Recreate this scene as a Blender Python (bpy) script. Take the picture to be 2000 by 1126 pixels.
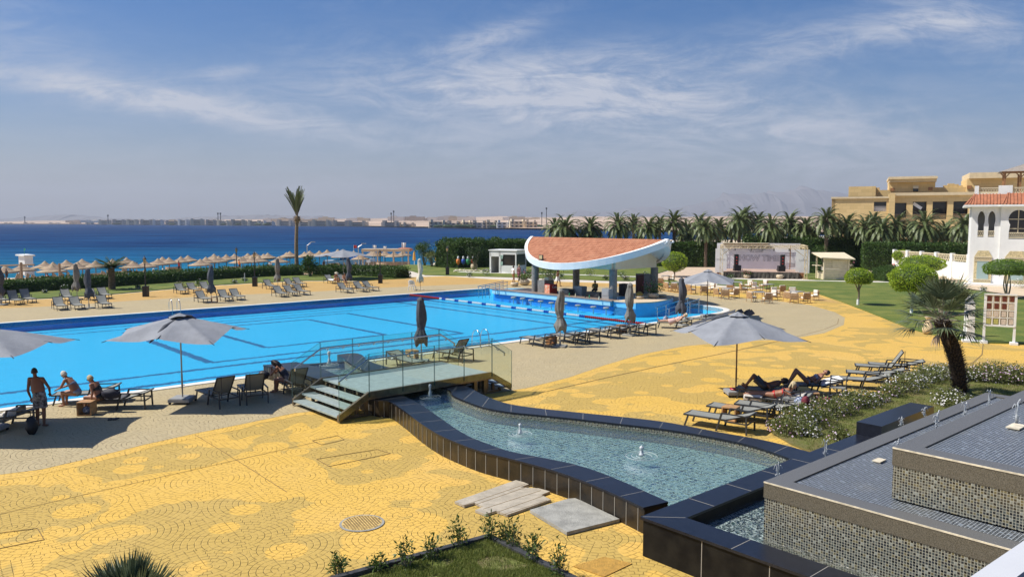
import bpy, math, random
from mathutils import Vector, Matrix, noise
from mathutils.geometry import tessellate_polygon
R=math.radians
rnd=random.Random(7)
sc=bpy.context.scene
for o in list(bpy.data.objects): bpy.data.objects.remove(o)
# ---------------------------------------------------------------- camera, sky, sun
F=1540.0; CH=6.2; HY=433.0; PITCH=math.atan((563-HY)/F)
cam=bpy.data.cameras.new('camera'); camo=bpy.data.objects.new('camera',cam); sc.collection.objects.link(camo)
cam.sensor_width=36; cam.lens=F/2000*36; cam.clip_end=60000; cam.clip_start=.05
camo.location=(0,0,CH); camo.rotation_euler=(R(90)-PITCH,0,0); sc.camera=camo
sc.view_settings.view_transform='Standard'; sc.view_settings.look='None'; sc.view_settings.exposure=0.30; sc.view_settings.gamma=1
SUNV=Vector((-0.80,-0.02,1.0)).normalized()
el=math.asin(SUNV.z); az=math.atan2(SUNV.x,SUNV.y)
sl=bpy.data.lights.new('sun','SUN'); sl.energy=4.9; sl.angle=R(.5); sl.color=(1,.965,.88)
so=bpy.data.objects.new('sun',sl); sc.collection.objects.link(so); so.rotation_euler=SUNV.to_track_quat('Z','Y').to_euler(); so.location=(-50,10,60)
W=bpy.data.worlds.new('World'); sc.world=W; W.use_nodes=True
class NT:
    """small node-tree helper"""
    def __init__(s,t): s.t=t; s.n=t.nodes; s.l=t.links
    def N(s,ty,ins=None,**kw):
        nd=s.n.new(ty)
        for k,v in kw.items(): setattr(nd,k,v)
        if ins:
            for k,v in ins.items(): s.put(nd.inputs[k],v)
        return nd
    def put(s,sock,v):
        if isinstance(v,bpy.types.NodeSocket): s.l.new(v,sock)
        elif isinstance(v,bpy.types.Node): s.l.new(v.outputs[0],sock)
        else:
            if hasattr(sock,'default_value') and isinstance(v,(tuple,list)) and len(v)==3 and len(sock.default_value)==4: v=(*v,1)
            sock.default_value=v
    def m(s,op,a,b=0.0,c=None,clamp=False):
        nd=s.N('ShaderNodeMath',{0:a,1:b},operation=op); nd.use_clamp=clamp
        if c is not None: s.put(nd.inputs[2],c)
        return nd.outputs[0]
    def mix(s,f,a,b,bt='MIX'):
        nd=s.N('ShaderNodeMix',data_type='RGBA',blend_type=bt)
        s.put(nd.inputs[0],f); s.put(nd.inputs[6],a); s.put(nd.inputs[7],b); return nd.outputs[2]
    def ramp(s,f,stops,interp='LINEAR'):
        nd=s.N('ShaderNodeValToRGB',{0:f}); cr=nd.color_ramp; cr.interpolation=interp
        while len(cr.elements)<len(stops): cr.elements.new(.5)
        for e,(p,c) in zip(cr.elements,stops):
            e.position=p; e.color=(*c,1) if isinstance(c,tuple) else (c,c,c,1)
        return nd.outputs[0]
    def noise(s,vec,scale,detail=4,rough=.55,dist=0):
        nd=s.N('ShaderNodeTexNoise',{'Vector':vec,'Scale':scale,'Detail':detail,'Roughness':rough,'Distortion':dist}); return nd.outputs['Fac']
    def sm(s,v,lo,hi):
        nd=s.N('ShaderNodeMapRange',{0:v,1:lo,2:hi,3:0.0,4:1.0},interpolation_type='SMOOTHSTEP'); return nd.outputs[0]
t=NT(W.node_tree); t.n.clear()
tc=t.N('ShaderNodeTexCoord')
sky=t.N('ShaderNodeTexSky',sky_type='NISHITA'); sky.sun_disc=False; sky.sun_elevation=el; sky.sun_rotation=az
sky.altitude=0; sky.air_density=1.0; sky.dust_density=1.2; sky.ozone_density=2.5
sx=t.N('ShaderNodeSeparateXYZ',{0:tc.outputs['Generated']})
X_,Y_,Z_=sx.outputs
A_=t.m('DIVIDE',X_,t.m('MAXIMUM',Y_,.05))          # tangent of the azimuth / elevation ahead of the place
E_=t.m('DIVIDE',Z_,t.m('MAXIMUM',Y_,.05))
zz=t.m('ADD',t.m('MAXIMUM',Z_,0),.06)
cp=t.N('ShaderNodeCombineXYZ',{0:t.m('DIVIDE',X_,zz),1:t.m('DIVIDE',Y_,zz),2:0.0})
mp=t.N('ShaderNodeMapping',{0:cp.outputs[0],'Rotation':(0,0,R(-22)),'Scale':(.5,1.6,1)})
n1=t.noise(mp.outputs[0],1.1,9,.62,.9)
n2=t.noise(cp.outputs[0],.55,5,.55,.6)
mp3=t.N('ShaderNodeMapping',{0:cp.outputs[0],'Rotation':(0,0,R(35)),'Scale':(.6,2.0,1),'Location':(3,1,0)})
n3=t.noise(mp3.outputs[0],2.3,10,.66,1.3)
def blob(ax,ex,ra,re,rot=0):
    dx=t.m('SUBTRACT',A_,ax); dy=t.m('SUBTRACT',E_,ex); c,s_=math.cos(rot),math.sin(rot)
    u=t.m('ADD',t.m('MULTIPLY',dx,c/ra),t.m('MULTIPLY',dy,s_/ra)); v=t.m('ADD',t.m('MULTIPLY',dx,-s_/re),t.m('MULTIPLY',dy,c/re))
    q=t.m('ADD',t.m('MULTIPLY',u,u),t.m('MULTIPLY',v,v)); return t.m('POWER',2.718,t.m('MULTIPLY',q,-1.0))
def px(x,y): return ((x-1000)/F,(HY-y)/F)
def B_(x,y,rx,ry,rot=0): a,e=px(x,y); return blob(a,e,rx/F,ry/F,rot)
bl=[(B_(350,205,430,28,R(-9.5)),1.6),(B_(1050,190,430,60,R(-2)),1.15),(B_(1450,270,620,90,R(-4)),.95),(B_(1620,85,330,40,R(9)),1.0),(B_(960,80,120,24,R(22)),.85),(B_(455,148,70,12,R(6)),.8),(B_(1860,60,170,60,R(-20)),.7),(B_(60,80,230,60,R(-25)),.45),(B_(900,360,1200,50,0),.35),(B_(1150,130,300,40,R(8)),.4)]
tot=None
for b,w in bl:
    x=t.m('MULTIPLY',b,w); tot=x if tot is None else t.m('ADD',tot,x)
ae=t.N('ShaderNodeCombineXYZ',{0:A_,1:E_,2:0.0}).outputs[0]
f1=t.noise(t.N('ShaderNodeMapping',{0:ae,'Rotation':(0,0,R(12)),'Scale':(5,26,1)}).outputs[0],1.0,10,.68,1.6)
f2=t.noise(t.N('ShaderNodeMapping',{0:ae,'Rotation':(0,0,R(-28)),'Scale':(9,24,1),'Location':(7,2,0)}).outputs[0],1.0,10,.7,2.2)
f3=t.noise(t.N('ShaderNodeMapping',{0:ae,'Scale':(3,6,1)}).outputs[0],1.0,4,.55,.8)
fib=t.sm(t.m('ADD',t.m('ADD',t.m('MULTIPLY',f1,.4),t.m('MULTIPLY',f2,.35)),t.m('MULTIPLY',f3,.25)),.38,.66)
veil=t.sm(n2,.35,.75)
mask=t.m('ADD',t.m('MULTIPLY',tot,t.m('ADD',t.m('MULTIPLY',fib,.80),.16)),t.m('MULTIPLY',t.m('MULTIPLY',veil,fib),.22))
mask=t.m('MULTIPLY',mask,.95,clamp=True)
hs=t.N('ShaderNodeHueSaturation',{'Color':sky.outputs[0],'Saturation':1.55,'Value':1.0})
hz=t.m('POWER',t.m('SUBTRACT',1.0,t.m('MAXIMUM',Z_,0.0),clamp=True),11.0)
tn=t.mix(1.0,hs.outputs[0],(1.0,.985,1.17),'MULTIPLY'); col=t.mix(t.m('MULTIPLY',hz,.6),tn,(4.5,4.8,5.6))
col=t.mix(mask,col,(6.6,7.1,8.3))
bg=t.N('ShaderNodeBackground',{0:col,1:.071}); t.l.new(bg.outputs[0],t.N('ShaderNodeOutputWorld').inputs[0])
# ---------------------------------------------------------------- geometry helpers
def at(x,y,z=0.0):
    """where the sight line through photo pixel (x,y) meets height z"""
    u=(x-1000)/F; v=(563-y)/F; dy=math.cos(PITCH)+v*math.sin(PITCH); dz=-math.sin(PITCH)+v*math.cos(PITCH); k=(z-CH)/dz
    return Vector((u*k,dy*k,z))
PA=R(41.3); AX=Vector((math.cos(PA),math.sin(PA),0)); BX=Vector((-AX.y,AX.x,0)); P0=Vector((-.4,40.4,0))
def wl(s,t_,z=0.0): p=P0+AX*s+BX*t_; return Vector((p.x,p.y,z))
def V(*a): return Vector(a)
class MB:
    def __init__(s): s.v=[]; s.f=[]; s.m=[]
    def add(s,vs,fs,mi=0):
        o=len(s.v); s.v+= [tuple(v) for v in vs]; s.f+=[tuple(o+i for i in f) for f in fs]; s.m+=[mi]*len(fs); return s
    def box(s,c,d,rz=0,mi=0,tilt=None):
        hx,hy,hz=d[0]/2,d[1]/2,d[2]/2; M=Matrix.Rotation(rz,3,'Z')
        if tilt is not None: M=M@Matrix.Rotation(tilt,3,'Y')
        vs=[Vector(c)+M@Vector((x*hx,y*hy,z*hz)) for x in(-1,1) for y in(-1,1) for z in(-1,1)]
        return s.add(vs,[(0,1,3,2),(4,6,7,5),(0,4,5,1),(2,3,7,6),(0,2,6,4),(1,5,7,3)],mi)
    def beam(s,p,q,w,h,mi=0,up=(0,0,1)):
        p,q=Vector(p),Vector(q); d=(q-p).normalized(); r=d.cross(Vector(up))
        if r.length<1e-4: r=d.cross(Vector((1,0,0)))
        r.normalize(); u=r.cross(d)
        vs=[b+r*(i*w/2)+u*(j*h/2) for b in(p,q) for i,j in((-1,-1),(1,-1),(1,1),(-1,1))]
        return s.add(vs,[(3,2,1,0),(4,5,6,7),(0,1,5,4),(1,2,6,5),(2,3,7,6),(3,0,4,7)],mi)
    def tube(s,pts,r,n=8,mi=0,cap=True):
        pts=[Vector(p) for p in pts]; rs=r if isinstance(r,(list,tuple)) else [r]*len(pts); vs=[]; u=None
        for i,p in enumerate(pts):
            d=(pts[min(i+1,len(pts)-1)]-pts[max(i-1,0)]).normalized()
            if u is None: u=d.cross(Vector((0,0,1)) if abs(d.z)<.9 else Vector((1,0,0))).normalized()
            else: u=(u-d*u.dot(d)).normalized()
            w=d.cross(u)
            for k in range(n):
                a=2*math.pi*k/n; vs.append(p+(u*math.cos(a)+w*math.sin(a))*rs[i])
        fs=[(i*n+k,i*n+(k+1)%n,(i+1)*n+(k+1)%n,(i+1)*n+k) for i in range(len(pts)-1) for k in range(n)]
        if cap: fs+=[tuple(range(n-1,-1,-1)),tuple((len(pts)-1)*n+k for k in range(n))]
        return s.add(vs,fs,mi)
    def lathe(s,prof,n=16,c=(0,0,0),mi=0,wob=None):
        vs=[];c=Vector(c)
        for i,(r,z) in enumerate(prof):
            for k in range(n):
                a=2*math.pi*k/n; q=r*(wob(a,z) if wob else 1); vs.append(c+Vector((q*math.cos(a),q*math.sin(a),z)))
        fs=[(i*n+k,i*n+(k+1)%n,(i+1)*n+(k+1)%n,(i+1)*n+k) for i in range(len(prof)-1) for k in range(n)]
        fs+=[tuple(range(n-1,-1,-1)),tuple((len(prof)-1)*n+k for k in range(n))]
        return s.add(vs,fs,mi)
    def prism(s,poly,z0,z1,mi=0,mtop=None):
        n=len(poly); P=[Vector((p[0],p[1],0)) for p in poly]
        if sum(P[i].x*P[(i+1)%n].y-P[(i+1)%n].x*P[i].y for i in range(n))<0: P=P[::-1]
        vs=[(p.x,p.y,z0) for p in P]+[(p.x,p.y,z1) for p in P]
        s.add(vs,[(i,(i+1)%n,n+(i+1)%n,n+i) for i in range(n)],mi)
        tr=tessellate_polygon([P])
        o=len(s.v)-2*n
        for a,b,c in tr:
            nn=(P[b]-P[a]).cross(P[c]-P[a]).z
            if nn<0: b,c=c,b
            s.f.append((o+n+a,o+n+b,o+n+c)); s.m.append(mi if mtop is None else mtop)
            s.f.append((o+a,o+c,o+b)); s.m.append(mi)
        return s
    def sheet(s,polys,z,mi=0,clip=None):
        L=[[Vector((p[0],p[1],0)) for p in q] for q in polys]; fl=[p for q in L for p in q]
        fs=[]
        for a,b,c in tessellate_polygon(L):
            if (fl[b]-fl[a]).cross(fl[c]-fl[a]).z<0: b,c=c,b
            fs.append((a,b,c))
        return s.add([(p.x,p.y,z) for p in fl],fs,mi)
    def ball(s,c,r,n=14,m=9,mi=0,wob=0,seed=0):
        if not isinstance(r,(tuple,list)): r=(r,r,r)
        vs=[];c=Vector(c)
        for i in range(m+1):
            ph=math.pi*i/m
            for k in range(n):
                a=2*math.pi*k/n; d=Vector((math.sin(ph)*math.cos(a),math.sin(ph)*math.sin(a),math.cos(ph)))
                w=1+wob*noise.noise(d*2.2+Vector((seed,seed,0))); vs.append(c+Vector((d.x*r[0],d.y*r[1],d.z*r[2]))*w)
        return s.add(vs,[(i*n+k,(i+1)*n+k,(i+1)*n+(k+1)%n,i*n+(k+1)%n) for i in range(m) for k in range(n)],mi)
    def leaf(s,p,d,up,l,w,mi=0,fold=0):
        p=Vector(p); d=Vector(d).normalized(); r=d.cross(Vector(up))
        if r.length<1e-3: r=Vector((1,0,0))
        r.normalize(); n=r.cross(d)
        return s.add([p,p+d*l*.45+r*w/2+n*fold,p+d*l,p+d*l*.45-r*w/2+n*fold],[(0,1,2,3)],mi)
    def build(s,name,mats,parent=None,smooth=False,loc=None,rz=0,auto=None):
        me=bpy.data.meshes.new(name); me.from_pydata(s.v,[],s.f)
        mats=mats if isinstance(mats,(list,tuple)) else [mats]
        for m in mats: me.materials.append(m)
        if len(mats)>1: me.polygons.foreach_set('material_index',s.m)
        if smooth: me.polygons.foreach_set('use_smooth',[True]*len(s.f))
        me.update(); o=bpy.data.objects.new(name,me); sc.collection.objects.link(o)
        if auto: me.set_sharp_from_angle(angle=R(auto))
        if parent: o.parent=parent
        if loc is not None: o.location=loc
        if rz: o.rotation_euler.z=rz
        return o
def tag(o,label,cat,group=None):
    o['label']=label; o['category']=cat
    if group: o['group']=group
    return o
def thing(name,label,cat,loc=(0,0,0),rz=0,group=None):
    o=bpy.data.objects.new(name,None); sc.collection.objects.link(o); o.location=loc; o.rotation_euler=(0,0,rz); o.empty_display_size=.2
    return tag(o,label,cat,group)
def kind(o,k='structure'): o['kind']=k; return o
def copy(o,parent=None):
    c=o.copy(); sc.collection.objects.link(c)
    if parent: c.parent=parent
    for ch in [x for x in KIDS.get(o.name,[])]: 
        d=copy(ch,c)
    return c
KIDS={}
def index_kids():
    KIDS.clear()
    for o in sc.objects:
        if o.parent: KIDS.setdefault(o.parent.name,[]).append(o)
def place(proto,first,loc,rz,label,scale=None,group=None):
    """the first call moves the prototype itself, later calls copy it with its parts"""
    if not first: index_kids()
    o=proto if first else copy(proto)
    o.location=loc; o.rotation_euler=(0,0,rz)
    if scale: o.scale=scale if isinstance(scale,tuple) else (scale,)*3
    o['label']=label
    if group: o['group']=group
    return o
class Rep:
    def __init__(s,proto): s.p=proto; s.k=0; s.n0=proto.name
    def __call__(s,loc,rz,label,scale=None,group=None):
        o=place(s.p,s.k==0,loc,rz,label,scale,group); s.k+=1; return o
ORD='first second third fourth fifth sixth seventh eighth ninth tenth eleventh twelfth thirteenth fourteenth fifteenth sixteenth seventeenth eighteenth nineteenth twentieth'.split()
def nth(i):
    if i<20: return ORD[i]
    T={2:'twenty',3:'thirty',4:'forty',5:'fifty'}
    d,u=divmod(i+1,10); return T[d]+('-'+ORD[u-1] if u else 'th').replace('ty-','ty-') if u else {2:'twentieth',3:'thirtieth',4:'fortieth',5:'fiftieth'}[d]
# ---------------------------------------------------------------- materials
def mat(name,col,rough=.6,metal=0,var=0,vs=3,bump=0,bs=20,coat=0,spec=None,trans=0,col2=None):
    m=bpy.data.materials.new(name); m.use_nodes=True; q=NT(m.node_tree); b=q.n['Principled BSDF']
    b.inputs['Base Color'].default_value=(*col,1); b.inputs['Roughness'].default_value=rough; b.inputs['Metallic'].default_value=metal
    if spec is not None: b.inputs['Specular IOR Level'].default_value=spec
    if coat: b.inputs['Coat Weight'].default_value=coat
    tco=q.N('ShaderNodeTexCoord').outputs['Object']
    if var:
        n=q.noise(tco,vs,5,.6); c2=col2 or tuple(c*(1-var) for c in col)
        c1=col if col2 else tuple(min(1,c*(1+var*.5)) for c in col)
        q.l.new(q.mix(q.sm(n,.3,.7),c2,c1),b.inputs['Base Color'])
    if bump:
        n=q.noise(tco,bs,5,.6); bp=q.N('ShaderNodeBump',{'Height':n,'Strength':bump,'Distance':.05}); q.l.new(bp.outputs[0],b.inputs['Normal'])
    if trans: b.inputs['Transmission Weight'].default_value=trans
    return m
def leafmat(name,c1,c2,rough=.5,tr=.3,spec=.35):
    m=bpy.data.materials.new(name); m.use_nodes=True; q=NT(m.node_tree); b=q.n['Principled BSDF']; g=q.N('ShaderNodeNewGeometry')
    c=q.mix(g.outputs['Random Per Island'],c1,c2); q.l.new(c,b.inputs['Base Color']); b.inputs['Roughness'].default_value=rough; b.inputs['Specular IOR Level'].default_value=spec
    tl=q.N('ShaderNodeBsdfTranslucent',{0:c}); mx=q.N('ShaderNodeMixShader',{0:tr}); q.l.new(b.outputs[0],mx.inputs[1]); q.l.new(tl.outputs[0],mx.inputs[2])
    q.l.new(mx.outputs[0],q.n['Material Output'].inputs[0]); return m
def deckmat(name,fn,joint=.24):
    """stamped concrete: concentric rings of setts round scattered centres; fn(q,vec) gives the paint colour"""
    m=bpy.data.materials.new(name); m.use_nodes=True; q=NT(m.node_tree); b=q.n['Principled BSDF']
    tco=q.N('ShaderNodeTexCoord').outputs['Object']
    vo=q.N('ShaderNodeTexVoronoi',{'Vector':tco,'Scale':.62,'Randomness':.75},voronoi_dimensions='2D')
    d=q.m('DIVIDE',vo.outputs['Distance'],.62)
    nn=q.noise(tco,1.7,2,.5)
    ring=q.m('DIVIDE',q.m('ADD',d,q.m('MULTIPLY',nn,.06)),.125); rf=q.m('FRACT',ring); ri=q.m('FLOOR',ring)
    dv=q.N('ShaderNodeVectorMath',{0:tco,1:vo.outputs['Position']},operation='SUBTRACT')
    # 2D voronoi position is in unscaled texture space
    s=q.N('ShaderNodeSeparateXYZ',{0:dv.outputs[0]})
    an=q.m('ARCTAN2',s.outputs[1],s.outputs[0])
    seg=q.m('ADD',q.m('DIVIDE',q.m('MULTIPLY',an,q.m('ADD',ri,.6)),1.35),q.m('MULTIPLY',ri,.37)); sf=q.m('FRACT',seg)
    def edge(fv,w): return q.m('SUBTRACT',1.0,q.sm(q.m('MINIMUM',fv,q.m('SUBTRACT',1.0,fv)),0,w))
    wv=q.noise(tco,5,3,.6)
    j=q.m('MAXIMUM',edge(rf,.11),edge(sf,.07)); j=q.m('MULTIPLY',j,q.sm(wv,.32,.6))
    wn=q.N('ShaderNodeTexWhiteNoise',{'Vector':q.N('ShaderNodeCombineXYZ',{0:ri,1:q.m('FLOOR',seg),2:0.0}).outputs[0]},noise_dimensions='3D')
    col=fn(q,tco)
    col=q.mix(q.m('MULTIPLY',wn.outputs[0],.07),col,(.35,.24,.11))
    st=q.sm(q.noise(tco,.35,6,.65),.42,.75); col=q.mix(q.m('MULTIPLY',st,.14),col,(.66,.49,.22))
    col=q.mix(q.m('MULTIPLY',j,joint),col,(.22,.12,.05))
    q.l.new(col,b.inputs['Base Color']); b.inputs['Roughness'].default_value=.72; b.inputs['Specular IOR Level'].default_value=.25
    h=q.m('SUBTRACT',q.m('ADD',q.m('MULTIPLY',q.noise(tco,14,4,.6),.35),q.m('MULTIPLY',wn.outputs[0],.25)),q.m('MULTIPLY',j,1.0))
    bp=q.N('ShaderNodeBump',{'Height':h,'Strength':.9,'Distance':.02}); q.l.new(bp.outputs[0],b.inputs['Normal'])
    return m
YEL=(.68,.425,.082); TAN=(.51,.345,.088)
def yellow(q,v):
    n=q.noise(v,.34,2.2,.5,.5); n=q.m('ADD',n,q.m('MULTIPLY',q.noise(v,2.2,2,.5),.045))
    a=q.sm(n,.535,.552)
    vo=q.N('ShaderNodeTexVoronoi',{'Vector':v,'Scale':.75,'Randomness':1.0},voronoi_dimensions='2D')
    rad=q.N('ShaderNodeSeparateColor',{0:vo.outputs['Color']}).outputs[0]
    dd=q.m('DIVIDE',vo.outputs['Distance'],q.m('ADD',q.m('MULTIPLY',rad,.36),.02))
    dot=q.m('SUBTRACT',1.0,q.sm(dd,.93,1.0))
    f=q.m('MAXIMUM',a,dot)
    big=q.noise(v,.09,3,.5); y=q.mix(q.sm(big,.4,.65),YEL,(.69,.43,.10))
    return q.mix(f,TAN,y)
M_yel=deckmat('painted_yellow_concrete',yellow)
M_beige=deckmat('beige_stamped_concrete',lambda q,v:q.mix(q.noise(v,.5,4,.6),(.42,.34,.195),(.48,.395,.235)),.3)
M_band=deckmat('plain_yellow_concrete',lambda q,v:q.mix(q.noise(v,.5,4,.6),(.53,.325,.095),(.56,.36,.13)),.25)
M_path=mat('pale_paving',(.62,.55,.45),.8,var=.15,vs=2,bump=.3,bs=12)
def mosaic(name,tile,cols,grout,rough=.15,vert=False,dark=.3,bump=.4):
    m=bpy.data.materials.new(name); m.use_nodes=True; q=NT(m.node_tree); b=q.n['Principled BSDF']
    uv=q.N('ShaderNodeUVMap').outputs[0]
    sc_=q.N('ShaderNodeVectorMath',{0:uv,'Scale':1/tile},operation='SCALE').outputs[0]
    fl=q.N('ShaderNodeVectorMath',{0:sc_},operation='FLOOR').outputs[0]; fr=q.N('ShaderNodeVectorMath',{0:sc_},operation='FRACTION').outputs[0]
    wn=q.N('ShaderNodeTexWhiteNoise',{'Vector':fl},noise_dimensions='2D')
    s=q.N('ShaderNodeSeparateXYZ',{0:fr}); ex=q.m('MINIMUM',s.outputs[0],q.m('SUBTRACT',1.0,s.outputs[0])); ey=q.m('MINIMUM',s.outputs[1],q.m('SUBTRACT',1.0,s.outputs[1]))
    g=q.m('SUBTRACT',1.0,q.sm(q.m('MINIMUM',ex,ey),.06,.1))
    c=q.ramp(wn.outputs[0],cols,'CONSTANT')
    # chequer of black tiles
    sf=q.N('ShaderNodeSeparateXYZ',{0:fl}); ck=q.m('ABSOLUTE',q.m('MODULO',q.m('ADD',sf.outputs[0],q.m('MULTIPLY',sf.outputs[1],2.0)),3.0))
    isb=q.m('LESS_THAN',ck,.5); c=q.mix(q.m('MULTIPLY',isb,dark),c,(.006,.007,.009))
    st=q.noise(uv,1.3,5,.6); c=q.mix(q.m('MULTIPLY',q.sm(st,.5,.75),.35),c,(.22,.17,.09))
    c=q.mix(g,c,grout); q.l.new(c,b.inputs['Base Color'])
    q.put(b.inputs['Roughness'],q.m('ADD',q.m('MULTIPLY',g,.6),rough))
    bp=q.N('ShaderNodeBump',{'Height':q.m('ADD',q.m('MULTIPLY',g,-1.0),q.m('MULTIPLY',wn.outputs[0],.3)),'Strength':bump,'Distance':.004}); q.l.new(bp.outputs[0],b.inputs['Normal'])
    return m
def uvbox(o,du=None):
    """box-project metres into the uv map so tiles keep one size on every face"""
    me=o.data; uv=me.uv_layers.new(name='UVMap').data; mw=o.matrix_world
    a=du or AX; bq=Vector((-a.y,a.x,0))
    for p in me.polygons:
        n=p.normal
        for li in p.loop_indices:
            v=me.vertices[me.loops[li].vertex_index].co
            if abs(n.z)>.7: uv[li].uv=(v.dot(a),v.dot(bq))
            elif abs(n.dot(a))>abs(n.dot(bq)): uv[li].uv=(v.dot(bq),v.z)
            else: uv[li].uv=(v.dot(a),v.z)
    return o
MT={}
def mm(k):
    return MT[k]
D=dict
for k,a in dict(
 charcoal=D(col=(.035,.037,.04),rough=.45), sling=D(col=(.25,.25,.22),rough=.75,var=.12,vs=30,bump=.2,bs=150),
 parasol=D(col=(.25,.26,.28),rough=.85,var=.12,vs=2.5,bump=.25,bs=9), parasol_dark=D(col=(.075,.08,.095),rough=.85,var=.2,vs=4,bump=.3,bs=14), cream_cloth=D(col=(.62,.56,.42),rough=.9,var=.12,vs=4,bump=.3,bs=14),
 steel=D(col=(.55,.55,.56),rough=.22,metal=1), pole=D(col=(.36,.34,.32),rough=.4,metal=.7), polewood=D(col=(.16,.09,.05),rough=.45,var=.2,vs=6),
 black=D(col=(.012,.012,.014),rough=.5), white=D(col=(.78,.78,.76),rough=.6,var=.05,vs=3), whitewall=D(col=(.80,.79,.76),rough=.85,var=.06,vs=1.2,bump=.15,bs=20),
 cream=D(col=(.72,.62,.42),rough=.7,var=.08,vs=3), creamwall=D(col=(.74,.66,.50),rough=.8,var=.06,vs=1), wood=D(col=(.34,.16,.06),rough=.55,var=.35,vs=9,bump=.2,bs=30), lightwood=D(col=(.48,.27,.12),rough=.55,var=.3,vs=9),
 terracotta=D(col=(.40,.15,.075),rough=.75,var=.22,vs=2.5), stone=D(col=(.22,.205,.185),rough=.7,var=.25,vs=5,bump=.3,bs=30), poolblue=D(col=(.13,.47,.74),rough=.35,var=.08,vs=2), darkblue=D(col=(.015,.12,.36),rough=.35),
 tanstone=D(col=(.58,.42,.22),rough=.85,var=.2,vs=1.4,bump=.2,bs=10), tanlight=D(col=(.66,.53,.33),rough=.85,var=.1,vs=1.5), darkglass=D(col=(.02,.022,.025),rough=.08,spec=.6), thatch=D(col=(.44,.33,.21),rough=.95,var=.3,vs=6,bump=.6,bs=25), reed=D(col=(.42,.30,.20),rough=.95,var=.25,vs=3,bump=.5,bs=30), polebrown=D(col=(.30,.21,.14),rough=.85,var=.2,vs=8),
 sand=D(col=(.60,.47,.32),rough=.95,var=.15,vs=.3,bump=.4,bs=3), red=D(col=(.45,.02,.015),rough=.4), orange=D(col=(.75,.22,.04),rough=.5), blue=D(col=(.03,.09,.42),rough=.4), skinlt=D(col=(.52,.30,.20),rough=.5), skin=D(col=(.30,.135,.075),rough=.5), skintan=D(col=(.20,.085,.045),rough=.5), skindk=D(col=(.16,.07,.04),rough=.5),
 hairblond=D(col=(.58,.46,.27),rough=.7,var=.3,vs=40,bump=.6,bs=60), hairwhite=D(col=(.68,.62,.52),rough=.7,var=.2,vs=40,bump=.6,bs=60), hairdark=D(col=(.018,.012,.009),rough=.5,bump=.5,bs=60), navy=D(col=(.012,.014,.03),rough=.7), towel=D(col=(.60,.55,.48),rough=.95,var=.12,vs=9,bump=.6,bs=40), towelgrey=D(col=(.12,.12,.13),rough=.95,var=.2,vs=9,bump=.6,bs=40),
 cushion=D(col=(.78,.73,.63),rough=.9,var=.06,vs=6), granite=D(col=(.02,.021,.026),rough=.22,var=.3,vs=9), palmtrunk=D(col=(.17,.12,.08),rough=.95,var=.4,vs=8,bump=.8,bs=18), palmtall=D(col=(.26,.19,.12),rough=.95,var=.35,vs=7,bump=.7,bs=14), bark=D(col=(.30,.26,.20),rough=.9,var=.3,vs=9,bump=.5,bs=25),
 soil=D(col=(.20,.13,.075),rough=.95,var=.3,vs=5,bump=.5,bs=20), floral=D(col=(.5,.55,.62),rough=.8,var=.9,vs=22,col2=(.03,.05,.16)), pink=D(col=(.55,.10,.16),rough=.7), concrete=D(col=(.34,.33,.29),rough=.85,var=.25,vs=4,bump=.5,bs=30), slat=D(col=(.43,.375,.29),rough=.85,var=.2,vs=5,bump=.2,bs=20), brownpaper=D(col=(.14,.03,.015),rough=.5,var=.5,vs=25), paper=D(col=(.62,.52,.42),rough=.6,var=.3,vs=25), greypanel=D(col=(.30,.30,.30),rough=.6), foam=D(col=(.82,.86,.88),rough=.35,trans=.35,spec=.6), tape=D(col=(.70,.62,.46),rough=.6,var=.25,vs=9), bronze=D(col=(.20,.15,.09),rough=.35,metal=.35,var=.3,vs=4), treadtop=D(col=(.33,.39,.37),rough=.4,var=.15,vs=5), rubber=D(col=(.02,.02,.02),rough=.8), lamp_glass=D(col=(.55,.40,.20),rough=.3), greenpaint=D(col=(.05,.30,.12),rough=.5),
 ).items(): MT[k]=mat(k,**a)
L_topi=leafmat('topiary_leaf',(.17,.29,.012),(.42,.52,.045),tr=.35)
L_hedge=leafmat('hedge_leaf',(.03,.07,.012),(.09,.16,.03))
L_dark=leafmat('dark_leaf',(.02,.045,.012),(.06,.10,.025))
L_palm=leafmat('date_palm_leaflet',(.06,.09,.03),(.20,.24,.09),rough=.45,spec=.4,tr=.2)
L_fan=leafmat('fan_palm_leaf',(.035,.06,.02),(.20,.24,.13),rough=.35,spec=.6,tr=.2)
L_bush=leafmat('bush_leaf',(.06,.095,.02),(.27,.28,.09))
L_petal=leafmat('petal',(.70,.66,.68),(.52,.28,.46),tr=.2,rough=.6)
L_white=leafmat('white_petal',(.75,.74,.70),(.62,.58,.60),tr=.2,rough=.6)
L_grass=leafmat('grass_blade',(.10,.15,.02),(.28,.29,.08))
def glassmat(name,tint,edge=.5,rough=0.02):
    m=bpy.data.materials.new(name); m.use_nodes=True; q=NT(m.node_tree); q.n.remove(q.n['Principled BSDF'])
    tr=q.N('ShaderNodeBsdfTransparent',{0:tint}); gl=q.N('ShaderNodeBsdfGlossy',{0:(1,1,1),1:rough}); fr=q.N('ShaderNodeFresnel',{0:1.45})
    mx=q.N('ShaderNodeMixShader',{0:q.m('MULTIPLY',fr.outputs[0],edge)}); q.l.new(tr.outputs[0],mx.inputs[1]); q.l.new(gl.outputs[0],mx.inputs[2]); q.l.new(mx.outputs[0],q.n['Material Output'].inputs[0]); return m
M_glass=glassmat('railing_glass',(.90,.955,.93),.5)
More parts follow.
